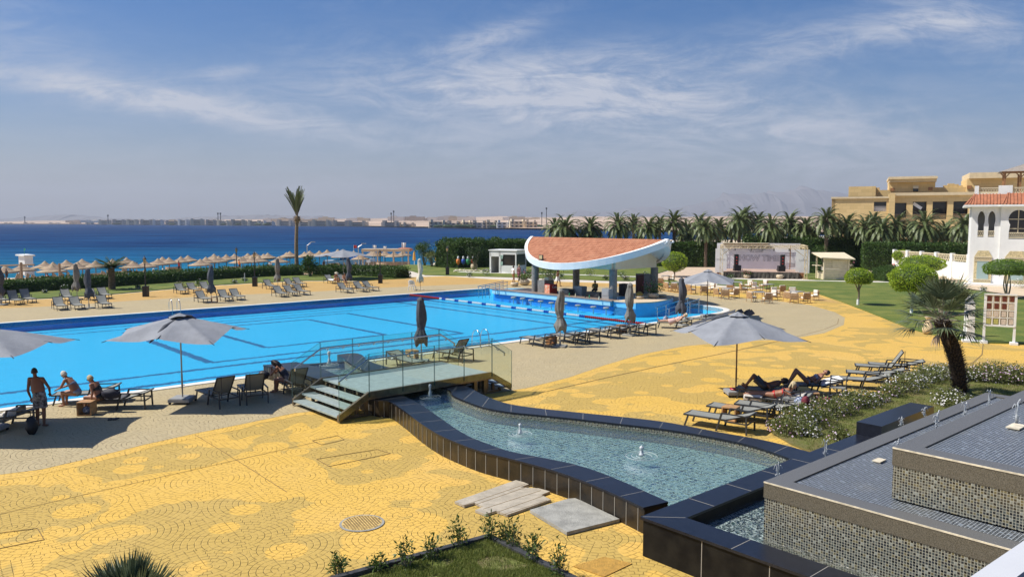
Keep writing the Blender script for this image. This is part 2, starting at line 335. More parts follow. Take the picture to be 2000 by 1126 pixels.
def watermat(name,tint,bscale,bstr,rough=.03,bs2=None,dist=.05,spec=1.0):
    m=bpy.data.materials.new(name); m.use_nodes=True; q=NT(m.node_tree); q.n.remove(q.n['Principled BSDF'])
    tco=q.N('ShaderNodeTexCoord').outputs['Object']
    h=q.noise(tco,bscale,4,.6,.6)
    if bs2: h=q.m('ADD',h,q.m('MULTIPLY',q.noise(tco,bs2,2,.5,.4),.4))
    bp=q.N('ShaderNodeBump',{'Height':h,'Strength':bstr,'Distance':dist})
    tr=q.N('ShaderNodeBsdfTransparent',{0:tint}); gl=q.N('ShaderNodeBsdfGlossy',{0:(1,1,1),1:rough,'Normal':bp.outputs[0]}); fr=q.N('ShaderNodeFresnel',{0:1.333,'Normal':bp.outputs[0]})
    mx=q.N('ShaderNodeMixShader',{0:q.m('MULTIPLY',fr.outputs[0],spec,clamp=True)}); q.l.new(tr.outputs[0],mx.inputs[1]); q.l.new(gl.outputs[0],mx.inputs[2]); q.l.new(mx.outputs[0],q.n['Material Output'].inputs[0]); return m
sc.cycles.use_denoising=True; sc.cycles.max_bounces=8; sc.cycles.diffuse_bounces=3; sc.cycles.glossy_bounces=3; sc.cycles.transmission_bounces=4; sc.cycles.transparent_max_bounces=24; sc.cycles.volume_bounces=0; sc.cycles.caustics_reflective=False; sc.cycles.caustics_refractive=False
def xy(pts,z=0): return [at(x,y,z).xy[:] for x,y in pts]
def spline(pts,n=6,closed=False):
    P=[Vector((p[0],p[1],p[2] if len(p)>2 else 0)) for p in pts]; out=[]; N=len(P)
    for i in range(N if closed else N-1):
        g=lambda k:P[k%N] if closed else P[max(0,min(N-1,k))]
        a,b,c,d=g(i-1),g(i),g(i+1),g(i+2)
        for k in range(n):
            u=k/n; out.append(.5*((2*b)+(c-a)*u+(2*a-5*b+4*c-d)*u*u+(3*b-a-3*c+d)*u**3))
    if not closed: out.append(P[-1])
    return out
# ---- pool outline in pool coordinates
curve=[wl(*p) for p in[(15.5,.15),(18.5,.35),(20.6,.7),(22,1.7),(22.7,3.6),(23.1,6.6)]]
island=[wl(*p) for p in[(22.7,6.5),(21.3,5.75),(19.8,5.3),(18.5,5.15),(17.2,5.6),(17.2,8.0),(17.2,21.4),(18.6,22.2),(20.3,24),(20.5,26)]]
POOL=[wl(-40,0).xy[:],wl(13,0).xy[:]]+[p.xy[:] for p in spline(curve,4)]+[p.xy[:] for p in island]+[wl(-40,26).xy[:]]
beach_line=[(-140,40),(-75,55.5),(-48,69),(-37,81),(-27,92),(-14,101),(0,112),(14,128),(34,152),(60,205),(110,330)]
plateau=[(-140,-60),(-140,40)]+[(x,y) for x,y in beach_line[1:]]+[(400,560),(400,-60)]
g=MB().sheet([plateau,POOL],-.02).build('ground',M_path); kind(g)
# beach: slopes from the plateau edge to under the water
shore=[at(*p,-3).xy for p in[(-420,556),(-200,549),(0,543),(300,538),(600,533),(760,525),(850,518),(900,512),(1000,500),(1100,484),(1180,475),(1260,468)]]
b=MB(); nrm=[]
S=spline([(p.x,p.y,0) for p in shore],8); Bq=spline([(x,y,0) for x,y in beach_line],9)
def resample(P,n):
    L=[0]
    for i in range(1,len(P)): L.append(L[-1]+(P[i]-P[i-1]).length)
    out=[]
    j=0
    for k in range(n):
        t_=L[-1]*k/(n-1)
        while j<len(P)-2 and L[j+1]<t_: j+=1
        out.append(P[j].lerp(P[j+1],(t_-L[j])/(L[j+1]-L[j])))
    return out
nn=50; S=resample(S,nn); Bq=resample([Vector((x,y,0)) for x,y in beach_line],nn)
prof=[(0,-.02),(.1,-.8),(.22,-1.6),(.45,-2.2),(.7,-2.45),(.9,-2.75),(1.0,-3.0),(1.15,-3.6),(1.6,-6)]
vs=[]
for i in range(nn):
    for u,z in prof:
        p=Bq[i].lerp(S[i],u) if u<=1 else S[i]+(S[i]-Bq[i]).normalized()*(u-1)*40
        vs.append((p.x,p.y,z))
k=len(prof); b.add(vs,[(i*k+j,i*k+j+1,(i+1)*k+j+1,(i+1)*k+j) for i in range(nn-1) for j in range(k-1)])
kind(b.build('beach',MT['sand'],smooth=True))
# sea
m=bpy.data.materials.new('sea_water'); m.use_nodes=True; q=NT(m.node_tree); bs=q.n['Principled BSDF']
tco=q.N('ShaderNodeTexCoord').outputs['Object']; s=q.N('ShaderNodeSeparateXYZ',{0:tco})
w1=q.noise(tco,.012,5,.6,.5)
dist=q.m('ADD',q.m('ADD',s.outputs[1],q.m('MULTIPLY',s.outputs[0],-.35)),q.m('MULTIPLY',q.m('SUBTRACT',w1,.5),160))
c=q.ramp(q.m('DIVIDE',dist,1000.0),[(.10,(.03,.27,.34)),(.17,(.012,.17,.27)),(.25,(.005,.085,.20)),(.40,(.001,.026,.115)),(1.0,(.001,.015,.085))])
nf=q.noise(q.N('ShaderNodeMapping',{0:tco,'Scale':(.16,1.0,1),'Rotation':(0,0,R(6))}).outputs[0],.12,8,.75)
c=q.mix(q.sm(nf,.40,.66),q.mix(.35,c,(.0,.008,.05)),q.mix(.40,c,(.02,.16,.34)))
mpw=q.N('ShaderNodeMapping',{0:tco,'Scale':(.35,1,1),'Rotation':(0,0,R(12))}).outputs[0]
cap=q.m('MULTIPLY',q.sm(q.noise(mpw,.16,9,.72,.3),.64,.72),q.sm(q.noise(tco,.008,2,.5),.45,.6)); c=q.mix(q.m('MULTIPLY',cap,.7),c,(.30,.48,.62))
q.l.new(c,bs.inputs['Base Color']); bs.inputs['Roughness'].default_value=.6; bs.inputs['Specular IOR Level'].default_value=0.0
hh=q.m('ADD',q.noise(mpw,.35,6,.68),q.m('MULTIPLY',q.noise(mpw,.06,3,.5),2.0))
bpn=q.N('ShaderNodeBump',{'Height':hh,'Strength':1.0,'Distance':1.2}).outputs[0]; q.l.new(bpn,bs.inputs['Normal'])
gl=q.N('ShaderNodeBsdfGlossy',{0:(.8,.9,1),1:.25,'Normal':bpn}); mx=q.N('ShaderNodeMixShader',{0:q.m('MULTIPLY',q.N('ShaderNodeFresnel',{0:1.33,'Normal':bpn}).outputs[0],.16)}); q.l.new(bs.outputs[0],mx.inputs[1]); q.l.new(gl.outputs[0],mx.inputs[2]); q.l.new(mx.outputs[0],q.n['Material Output'].inputs[0])
kind(MB().add([(-9000,40,-3),(3000,40,-3),(3000,9000,-3),(-9000,9000,-3)],[(0,1,2,3)]).build('sea',m))
# far coast: land rising behind a strip of beach
fs=[(-3200,3900),(-2050,3150),(-1300,2650),(-620,1900),(-330,1560),(-130,1180),(25,900),(150,700),(240,520),(300,380),(170,300),(105,300)]
fs=resample([Vector((x,y,0)) for x,y in fs],64); b=MB(); vs=[]; offs=[0,12,45,110,260,500,900,1500,2400,3600,5200,7500,9800]
zz_=[-3.2,-1.8,-.6,0,4,9,14,20,26,32,36,38,20]
for i,p in enumerate(fs):
    f=i/63
    for j,o in enumerate(offs):
        d=Vector((.25+f*.45,1,0)).normalized(); qv=p+d*o*(1 if f<.75 else 1)
        h=zz_[j]+ (noise.noise(Vector((qv.x*.0016,qv.y*.0016,0)))*.9+noise.noise(Vector((qv.x*.006,qv.y*.006,3)))*.35)*min(1,o/900)*16
        if f<.45: h=zz_[j]*(.25+.75*f/.45)+noise.noise(Vector((qv.x*.0013,qv.y*.0013,0)))*min(1,o/900)*14
        vs.append((qv.x,qv.y,max(h,zz_[j]*.3)))
k=len(offs); b.add(vs,[(i*k+j,i*k+j+1,(i+1)*k+j+1,(i+1)*k+j) for i in range(63) for j in range(k-1)])
M_des=mat('desert',(.52,.38,.27),.95,var=.3,vs=.004,bump=0)
kind(b.build('far_coast',M_des,smooth=True))
# land to the right and behind, out to the horizon
kind(MB().add([(104,300,-.3),(400,500,-.3),(9000,2500,-.3),(9000,-2000,-.3),(400,-2000,-.3),(140,-60,-.3)],[(0,5,4,3,2,1)]).build('desert_plain',M_des))
kind(MB().add([(-9000,-2000,-3.5),(9000,-2000,-3.5),(9000,-58,-3.5),(-9000,-58,-3.5)],[(0,1,2,3)]).build('back_land',M_des))
def ridge(name,x0,y0,x1,y1,prof,dep,seed,mat_):
    n=140; b=MB(); vs=[]
    for i in range(n):
        u=i/(n-1); h=0
        for a in range(len(prof)-1):
            if prof[a][0]<=u<=prof[a+1][0]:
                w=(u-prof[a][0])/(prof[a+1][0]-prof[a][0]); h=prof[a][1]*(1-w)+prof[a+1][1]*w
        X=x0+(x1-x0)*u; Y=y0+(y1-y0)*u
        for j in range(7):
            v=j/6; z=h*math.sin(math.pi*min(v*1.0,1))**.8 if 0<v<1 else 0
            nz=noise.fractal(Vector((u*30,v*4,seed)),1.0,2.0,5); z=z*(1+.16*nz)+abs(nz)*h*.10
            vs.append((X+(noise.noise(Vector((u*20,v*3,seed)))*.05)*dep,Y+(v-.5)*dep,z if 0<j<6 else -4))
    b.add(vs,[(i*7+j,(i+1)*7+j,(i+1)*7+j+1,i*7+j+1) for i in range(n-1) for j in range(6)])
    return kind(b.build(name,mat_,smooth=False))
M_rock=mat('mountain_rock',(.195,.185,.19),.95,var=.1,vs=.0008)
# heights in metres at ~9 km: one photo pixel is about 5.8 m
pr=[(0,60),(.1,110),(.2,90),(.27,190),(.33,150),(.42,240),(.50,215),(.57,330),(.63,440),(.68,430),(.76,490),(.82,500),(.9,440),(1,250)]
ridge('mountains',-700,8900,4500,9300,[(u,h*.74) for u,h in pr],1900,3,M_rock)
ridge('mountains',2500,6900,4900,7000,[(0,20),(.2,120),(.5,150),(.8,130),(1,30)],1500,9,M_rock)
ridge('hills',-5200,7600,-3300,7600,[(0,10),(.3,45),(.5,75),(.7,40),(1,5)],900,5,M_rock)
ridge('hills',-3000,6500,-1200,6500,[(0,10),(.2,40),(.5,62),(.8,50),(1,5)],700,6,M_rock)
# ---- deck sheets
yel=[(-60,-8),(-60,47),(-41.5,58)]+xy([(0,588),(100,583),(200,577),(300,568),(400,559),(500,553),(600,549),(700,549),(800,541),(872,539),(960,545),(1100,550),(1200,553),(1270,556),(1320,560)])+xy([(1330,556),(1400,560),(1590,569),(1640,585),(1700,608),(1780,640),(1830,653),(1900,666),(2000,669),(2300,675)])+[(60,-8)]
kind(MB().sheet([yel,POOL],-.006).build('yellow_deck',M_yel))
# plain yellow ring on the far side, beige ring round the pool
band=[(-59,46)]+[(-41,57.4)]+xy([(0,589),(100,584),(200,578.5),(300,569.5),(400,560.5),(500,554.5),(600,550.5),(700,550.5),(800,542.5),(872,540.5),(960,546.5),(1100,551),(1200,554),(1270,557),(1320,561)])+xy([(1400,562),(1590,575),(1640,592)])+xy([(1560,583),(1400,566)])+[wl(26,10).xy[:],wl(26,27).xy[:],wl(-40,27).xy[:]]
kind(MB().sheet([band],-.002).build('plain_yellow_deck',M_band))
beige=[wl(-40,29.5).xy[:]]+xy([(0,602),(120,597),(240,588),(420,577),(600,570),(760,561),(880,556),(960,554),(1080,560),(1240,560)])+xy([(1330,574),(1420,580),(1500,585),(1580,595),(1630,609),(1650,620),(1648,634),(1610,650),(1540,662),(1440,667),(1340,675),(1250,692),(1180,713),(1110,737),(1030,757),(960,768),(880,772),(800,779),(720,790),(640,800),(575,806),(480,826),(380,846),(280,868),(180,893),(80,916),(0,926),(-120,960),(-300,1010)])+[wl(-40,-6).xy[:]]
kind(MB().sheet([beige,POOL],.002).build('beige_deck',M_beige))
bl_=resample(spline([at(*p) for p in[(1650,620),(1648,634),(1610,650),(1540,662),(1440,667),(1340,675),(1250,692),(1180,713),(1110,737),(1030,757),(960,768),(880,772),(800,779),(720,790),(640,800),(575,806),(480,826),(380,846),(280,868),(180,893),(80,916),(0,926),(-120,960)]],5),120)
b=MB(); vs=[]
for i,p in enumerate(bl_):
    d=(bl_[min(119,i+1)]-bl_[max(0,i-1)]).normalized(); r_=Vector((-d.y,d.x,0)); w=.45+.38*noise.noise(Vector((i*.16,3,0)))+.22*noise.noise(Vector((i*.5,8,0)))
    vs+=[(p.x-r_.x*.15,p.y-r_.y*.15,-.002),(p.x+r_.x*max(.2,w),p.y+r_.y*max(.2,w),-.002)]
b.add(vs,[(i*2,i*2+1,i*2+3,i*2+2) for i in range(119)]); kind(b.build('yellow_border',deckmat('border_yellow',lambda q,v:q.mix(q.noise(v,.5,4,.6),YEL,(.70,.44,.10)))))
# coping
def strip(P,w0,w1,z0,z1,closed=False):
    P=[Vector((p[0],p[1],0)) for p in P]; n=len(P); b=MB(); L=[];Q=[]
    for i in range(n):
        a=P[i-1] if (i or closed) else P[i]; c=P[(i+1)%n] if (i<n-1 or closed) else P[i]
        d=(c-a).normalized(); r=Vector((d.y,-d.x,0)); L.append(P[i]+r*w0); Q.append(P[i]+r*w1)
    vs=[];
    for l,q_ in zip(L,Q): vs+=[(l.x,l.y,z0),(l.x,l.y,z1),(q_.x,q_.y,z1),(q_.x,q_.y,z0)]
    fs=[]
    m_=n if closed else n-1
    for i in range(m_):
        j=(i+1)%n
        for k in range(4): fs.append((i*4+k,j*4+k,j*4+(k+1)%4,i*4+(k+1)%4))
    if not closed: fs+=[(0,1,2,3),((n-1)*4+3,(n-1)*4+2,(n-1)*4+1,(n-1)*4)]
    b.add(vs,fs); return b
M_cop=mat('pale_coping',(.74,.70,.62),.6,var=.1,vs=2)
near=[wl(-40,0)]+[wl(-14,0)]
e=strip([wl(-40,0),wl(13,0)]+spline(curve,4),0,.42,-.3,.03).build('pool_coping',M_cop); kind(e)
kind(strip([wl(20.5,26),wl(-40,26)],0,.42,-.3,.03).build('pool_coping',M_cop))
# pool basin
m=bpy.data.materials.new('pool_tiles'); m.use_nodes=True; q=NT(m.node_tree); bs=q.n['Principled BSDF']
tco=q.N('ShaderNodeTexCoord').outputs['Object']
rel=q.N('ShaderNodeVectorMath',{0:tco,1:tuple(P0)},operation='SUBTRACT').outputs[0]
S_=q.N('ShaderNodeVectorMath',{0:rel,1:tuple(AX)},operation='DOT_PRODUCT').outputs['Value']; T_=q.N('ShaderNodeVectorMath',{0:rel,1:tuple(BX)},operation='DOT_PRODUCT').outputs['Value']
Z_=q.N('ShaderNodeSeparateXYZ',{0:tco}).outputs[2]
nz=q.m('MULTIPLY',q.m('SUBTRACT',q.noise(tco,4.2,4,.7),.5),.5)
S_=q.m('ADD',S_,nz); T_=q.m('ADD',T_,q.m('MULTIPLY',nz,1.2))
def ln(v,c,w): return q.m('LESS_THAN',q.m('ABSOLUTE',q.m('SUBTRACT',v,c)),w)
def rng(v,a,b_): return q.m('MULTIPLY',q.m('GREATER_THAN',v,a),q.m('LESS_THAN',v,b_))
tot=None
def addl(x):
    global tot
    tot=x if tot is None else q.m('MAXIMUM',tot,x)
inp=q.m('LESS_THAN',S_,11.0)
addl(q.m('MULTIPLY',ln(T_,3.7,.20),q.m('LESS_THAN',S_,20.0))); addl(q.m('MULTIPLY',ln(T_,6.0,.20),q.m('LESS_THAN',S_,17.0)))
addl(q.m('MULTIPLY',ln(T_,22.9,.13),inp)); addl(q.m('MULTIPLY',ln(T_,24.6,.13),inp))
for s0,t0,t1,w in((-12.4,7.4,21.6,.23),(-8.4,10,20,.18),(-.9,10,20,.18),(3,7.4,21.6,.18)): addl(q.m('MULTIPLY',ln(S_,s0,w),rng(T_,t0,t1)))
for t0,s0,s1 in((7.4,-12.4,3),(10,-8.4,-.9),(20.,-8.4,-.9),(21.6,-12.4,3)): addl(q.m('MULTIPLY',ln(T_,t0,.18),rng(S_,s0,s1)))
addl(q.m('MULTIPLY',ln(S_,10.3,.2),rng(T_,1,26))); addl(q.m('MULTIPLY',ln(S_,13.2,.24),rng(T_,1,26)))
floor_=q.m('LESS_THAN',Z_,-.58)
caustic_paint=q.noise(tco,4.2,2,.5,2.4); caustic_paint=q.m('SUBTRACT',1.0,q.m('MULTIPLY',q.m('ABSOLUTE',q.m('SUBTRACT',caustic_paint,.5)),9),clamp=True)  # bright lines of rippled sunlight, painted into the pool floor colour
base=q.mix(q.noise(tco,.12,3,.5),(.010,.335,.57),(.016,.39,.65)); base=q.mix(q.m('MULTIPLY',caustic_paint,.38),base,(.03,.52,.80))
# deeper towards the far side
base=q.mix(q.m('MULTIPLY',q.sm(S_,8,16),.5),base,(.02,.41,.70))
col=q.mix(q.m('MULTIPLY',q.m('MULTIPLY',tot,floor_),.9),base,(.003,.06,.17))
wall=q.mix(q.noise(tco,1.2,3,.5),(.004,.21,.62),(.008,.27,.69)); wall=q.mix(q.sm(S_,17.6,18.6),wall,(.06,.55,.85)); col=q.mix(floor_,wall,col)
q.l.new(col,bs.inputs['Base Color']); bs.inputs['Roughness'].default_value=.5
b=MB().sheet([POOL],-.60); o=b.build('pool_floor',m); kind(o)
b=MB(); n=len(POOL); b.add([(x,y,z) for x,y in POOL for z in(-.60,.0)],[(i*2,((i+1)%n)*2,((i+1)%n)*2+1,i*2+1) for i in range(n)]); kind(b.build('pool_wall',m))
M_pool=watermat('pool_water',(.92,.98,1.0),1.8,.6,.03,bs2=6,dist=.07,spec=.2)
kind(MB().sheet([POOL],-.09).build('pool_water',M_pool))
# ---- lawns
M_lawn=mat('lawn',(.10,.15,.018),.9,var=.35,vs=1.1,bump=.6,bs=45,col2=(.16,.17,.035))
q=NT(M_lawn.node_tree); bs=q.n['Principled BSDF']
tco=q.N('ShaderNodeTexCoord').outputs['Object']; f=q.noise(tco,28,3,.7); big=q.noise(tco,.45,5,.6)
c=q.mix(q.sm(big,.35,.7),(.10,.15,.012),(.23,.235,.036)); c=q.mix(q.sm(f,.3,.75),q.mix(.45,c,(.03,.06,.008)),c); q.l.new(c,bs.inputs['Base Color'])
def lawn(pts,z=.05):
    return kind(MB().prism(pts,-.01,z).build('lawn',M_lawn))
lawn([(-75,54.5),(-60,47.2),(-41.7,58.6)]+xy([(0,586.5),(100,582),(200,576),(300,567),(400,558),(500,552),(600,548),(700,548),(793,544),(796,541)])+[(-14,99.5),(-27,90.5),(-37,79.5),(-48,67.5)])
lawn(xy([(830,537),(990,541),(1110,545),(1180,548),(1235,549),(1262,541),(1330,520),(1300,508),(1060,520),(960,520),(800,517),(755,521),(800,528)]))
lawn(xy([(1250,558),(1340,557),(1320,548),(1265,546)]))
lawn(xy([(1425,545),(1500,548),(1600,549),(1700,551),(1780,552),(1850,560),(2000,582),(2100,600),(2400,668),(2300,677),(2000,672),(1900,669),(1830,656),(1780,643),(1700,611),(1640,588),(1590,571),(1480,562),(1400,556)]))
lawn(xy([(1570,545),(1600,547),(1790,549),(1790,534),(1720,528),(1600,528),(1560,535)]))
lawn(xy([(1640,520),(1800,521),(1800,526),(1650,526)]))
# kerb lines and pale paths
kind(strip([at(x,y) for x,y in[(1390,543),(1500,547),(1600,548.5),(1700,551),(1795,552)]],0,.7,0,.075).build('white_kerb',M_cop))
kind(strip([at(x,y) for x,y in[(900,531),(960,533),(1100,536),(1260,541)]],0,.9,0,.07).build('white_path',M_cop))
kind(MB().sheet([xy([(1265,556),(1300,550),(1405,545),(1405,520),(1345,520),(1290,533),(1240,548)])],.004).build('paved_yard',mat('sandy_paving',(.58,.44,.31),.9,var=.12,vs=2,bump=.3,bs=10)))
kind(MB().sheet([xy([(1850,560),(1900,566),(2000,580),(2150,605),(2150,560),(1850,532),(1660,527),(1640,530),(1780,540)])],.06).build('sandy_path',MT['sand']))
# shell-coloured drain line and expansion joints in the deck
M_joint=mat('joint',(.24,.155,.06),.9)
def joint(pts,w=.03): 
    return kind(strip([at(x,y) for x,y in pts],-w/2,w/2,.003,.007).build('deck_joint',M_joint))
joint([(1075,762),(1180,738),(1300,712),(1400,692),(1480,675),(1560,656),(1610,643),(1636,632),(1638,622)],.035)
joint([(1858,720),(1900,708),(1918,692),(1920,672)],.04)
joint([(380,848),(440,884),(560,960)],.012); joint([(0,1003),(160,966),(340,925),(620,862)],.012)
joint([(900,800),(1075,762)],.025)
# ================================================================ water channel, basin and tiers
M_mosA=mosaic('glass_mosaic',.045,[(0,(.065,.075,.07)),(.3,(.12,.125,.11)),(.55,(.03,.035,.04)),(.75,(.14,.12,.065)),(.93,(.24,.25,.22))],(.40,.38,.29),dark=.95)
M_mosB=mosaic('blue_glass_mosaic',.052,[(0,(.03,.035,.045)),(.3,(.08,.085,.10)),(.55,(.012,.016,.026)),(.8,(.055,.06,.07)),(.93,(.22,.24,.26))],(.50,.49,.46),rough=.3,dark=1.0,bump=.6)
M_mosF=mosaic('pool_mosaic',.16,[(0,(.07,.13,.125)),(.35,(.15,.23,.21)),(.6,(.03,.06,.06)),(.8,(.30,.38,.35))],(.30,.36,.33),dark=.1)
q=NT(M_mosF.node_tree); bsn=q.n['Principled BSDF']; tco=q.N('ShaderNodeTexCoord').outputs['Object']
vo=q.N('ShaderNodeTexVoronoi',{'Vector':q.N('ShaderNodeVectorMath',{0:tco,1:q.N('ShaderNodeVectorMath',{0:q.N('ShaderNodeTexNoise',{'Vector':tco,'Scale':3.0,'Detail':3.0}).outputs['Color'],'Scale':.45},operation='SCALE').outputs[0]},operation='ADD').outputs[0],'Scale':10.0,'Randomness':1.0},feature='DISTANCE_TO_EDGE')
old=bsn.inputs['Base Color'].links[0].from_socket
tile_caustics=q.mix(q.sm(vo.outputs['Distance'],.0,.16),(.62,.68,.60),old); q.l.new(tile_caustics,bsn.inputs['Base Color'])  # web of bright caustic light painted over the mosaic tile colour
M_gran=mat('black_granite',(.012,.014,.022),.3,var=.35,vs=14,bump=.03,bs=60,spec=.4)
M_gside=mat('stained_black_granite',(.014,.012,.010),.3,var=.75,vs=2.2,col2=(.042,.030,.017),spec=.35)
M_grout=mat('grey_grout',(.30,.28,.24),.9)
M_speck=mat('speckled_granite',(.17,.17,.165),.5,var=.6,vs=90,bump=.1,bs=200,col2=(.085,.083,.08))
M_speckb=mat('brown_speckled_granite',(.17,.15,.11),.6,var=.7,vs=70,col2=(.055,.045,.028),bump=.1,bs=200)
M_chw=watermat('fountain_water',(.72,.86,.84),5.5,1.0,.03,bs2=16,dist=.10,spec=.5)
chan=thing('water_channel','long curving fountain channel edged with black granite slabs','fountain')
ZC=.55
Lo=[at(*p) for p in[(762,816),(789,834),(820,860),(854,884),(892,903),(940,922),(1005,940),(1070,959),(1128,980),(1197,1011),(1258,1042)]]
Lo=[at(*p,ZC) for p in[(515,712),(560,722),(595,731),(638,744),(690,762),(731,779)]]+Lo
Li=[at(*p,ZC) for p in[(578,706),(600,711.5),(625,718),(662,733),(720,752),(782,771),(813,785),(844,805),(878,829),(912,850),(954,867),(995,880.6),(1063,894),(1128,908),(1197,932),(1304,979)]]
Ri=[at(*p,ZC) for p in[(672,700),(691,713),(713,723),(745,731),(800,743),(871,757),(885,771),(912,783),(947,795),(991,803),(1060,810),(1128,817),(1214,827),(1300,837),(1400,854),(1480,872),(1556,899)]]
Ro=[at(*p,ZC) for p in[(659,692),(691,689),(707,693),(716,702),(738,711),(782,722),(850,738),(906,752),(940,769),(974,783),(1008,791),(1060,798),(1145,806.8),(1214,813.7),(1300,824),(1400,843),(1480,857),(1540,871),(1592,886)]]
flat=lambda P:[Vector((p.x,p.y,0)) for p in P]
def band_(Pa,Pb,n,za,zb,mi=0,b=None):
    A_=resample(spline(flat(Pa),5),n); B__=resample(spline(flat(Pb),5),n); b=b or MB(); vs=[]
    for p,r in zip(A_,B__): vs+=[(p.x,p.y,za),(p.x,p.y,zb),(r.x,r.y,zb),(r.x,r.y,za)]
    fs=[(i*4+k,(i+1)*4+k,(i+1)*4+(k+1)%4,i*4+(k+1)%4) for i in range(n-1) for k in range(4)]+[(0,1,2,3),((n-1)*4+3,(n-1)*4+2,(n-1)*4+1,(n-1)*4)]
    b.add(vs,fs,mi); return b,A_,B__
def wall_band(name,Pa,Pb,n,slab,lbl=None):
    b,A_,B__=band_(Pa,Pb,n,0,ZC-.045,1)
    # vertical facing slabs with grout lines on the outside
    step=max(1,slab)
    for i in range(0,n,step):
        p=A_[i]; d=(A_[min(i+1,n-1)]-A_[max(i-1,0)]).normalized(); r=Vector((d.y,-d.x,0)); s_=1 if (B__[i]-p).dot(r)<0 else -1
        b.box(p+r*s_*.004+Vector((0,0,(ZC-.05)/2)),(.014,.012,ZC-.05),math.atan2(d.y,d.x),2)
    b.build('wall',[M_gran,M_gside,M_grout],chan,loc=(0,0,0))
    c,_,_=band_([a+(a-b_).normalized()*.03 for a,b_ in zip(resample(spline(flat(Pa),5),n),resample(spline(flat(Pb),5),n))],[b_+(b_-a).normalized()*.015 for a,b_ in zip(resample(spline(flat(Pa),5),n),resample(spline(flat(Pb),5),n))],n,ZC-.045,ZC,0)
    for i in range(3,n-1,6):
        a,d=A_[i],B__[i]; c.beam((a.x,a.y,ZC-.003),(d.x,d.y,ZC-.003),.010,.008,1)
    c.build('coping',[M_gran,M_grout],chan)
wall_band('near',Lo,Li,110,2); wall_band('far',Ro,Ri,110,3)
Lin=resample(spline(flat(Li),5),60); Rin=resample(spline(flat(Ri),5),60)
b=MB(); vs=[]
for p,r in zip(Lin,Rin): vs+=[(p.x,p.y,.12),(r.x,r.y,.12)]
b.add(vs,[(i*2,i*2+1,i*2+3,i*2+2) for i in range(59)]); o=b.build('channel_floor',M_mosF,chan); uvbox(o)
b=MB(); vs=[]
for p,r in zip(Lin,Rin):
    e=(r-p).normalized()*.02; vs+=[(p.x-e.x,p.y-e.y,.40),(r.x+e.x,r.y+e.y,.40)]
b.add(vs,[(i*2,i*2+1,i*2+3,i*2+2) for i in range(59)]); b.build('water_surface',M_chw,chan)
for P in(Rin,Lin):
    b=MB(); vs=[]
    C=(Lin if P is Rin else Rin)
    for p,o_ in zip(P,C): e=(o_-p).normalized()*.012; vs+=[(p.x+e.x,p.y+e.y,.12),(p.x+e.x,p.y+e.y,ZC-.06)]
    b.add(vs,[(i*2,i*2+1,i*2+3,i*2+2) for i in range(59)]); o=b.build('mosaic_lining',M_mosA,chan)
    uv=o.data.uv_layers.new(name='UVMap').data; L=0; acc=[0]
    for i in range(1,60): L+=(P[i]-P[i-1]).length; acc.append(L)
    for f_ in o.data.polygons:
        for li in f_.loop_indices:
            vi=o.data.loops[li].vertex_index; uv[li].uv=(acc[vi//2],.12 if vi%2==0 else ZC-.06)
# spill lip towards the pool
MB().beam(Lin[0]+Vector((0,0,.3)),Rin[0]+Vector((0,0,.3)),.25,.24).build('spill_lip',M_gran,chan)
# square basin of black granite, local frame: x along AX, y = towards the balcony (-BX)
QX,QY=AX,-BX
BC=Vector((2.44,14.24,0))
def bl(s,t_,z=0): p=BC+QX*s+QY*t_; return Vector((p.x,p.y,z))
basin=thing('fountain_basin','square black granite basin wall at the foot of the stepped fountain','basin')
def rect(s0,s1,t0,t1): return [bl(s0,t0).xy[:],bl(s1,t0).xy[:],bl(s1,t1).xy[:],bl(s0,t1).xy[:]]
def ring(b,s0,s1,t0,t1,w,z0,z1,mi=0):
    b.prism(rect(s0,s1,t0,t0+w),z0,z1,mi); b.prism(rect(s0,s0+w,t0+w,t1),z0,z1,mi)
M_bside=mat('scratched_black_granite',(.005,.005,.006),.5,var=.6,vs=3,col2=(.016,.015,.013),spec=.15)
b=MB(); ring(b,0,12,0,9,.54,0,.70); 
for s_ in[1.3,2.6,3.9,5.2]: b.box(bl(0,s_,.35)+QX*-.002,(.012,.014,.70),PA,1)
b.build('wall',[M_bside,M_grout],basin)
b=MB(); ring(b,-.04,8.6,-.04,9,.60,.70,.75)
for s_ in(1.45,2.75,4.1,5.4,6.8): b.box(bl(s_,.26,.749),(.012,.58,.006),PA,1)
for s_ in(1.9,3.3,4.7): b.box(bl(.26,s_,.749),(.58,.012,.006),PA,1)
b.box(bl(.27,.27,.749),(.78,.012,.006),PA-R(45),1)
b.build('coping',[M_gran,M_grout],basin)
b=MB(); b.prism(rect(8.6,11.9,-.04,.6),.70,1.08); b.build('raised_coping',M_gran,basin)
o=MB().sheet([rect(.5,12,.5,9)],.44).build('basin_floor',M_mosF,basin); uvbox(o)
MB().sheet([rect(.5,12,.5,9)],.58).build('water_surface',watermat('basin_water',(.92,.96,1.0),6,1.0,.03,bs2=14,dist=.1,spec=1.1),basin)
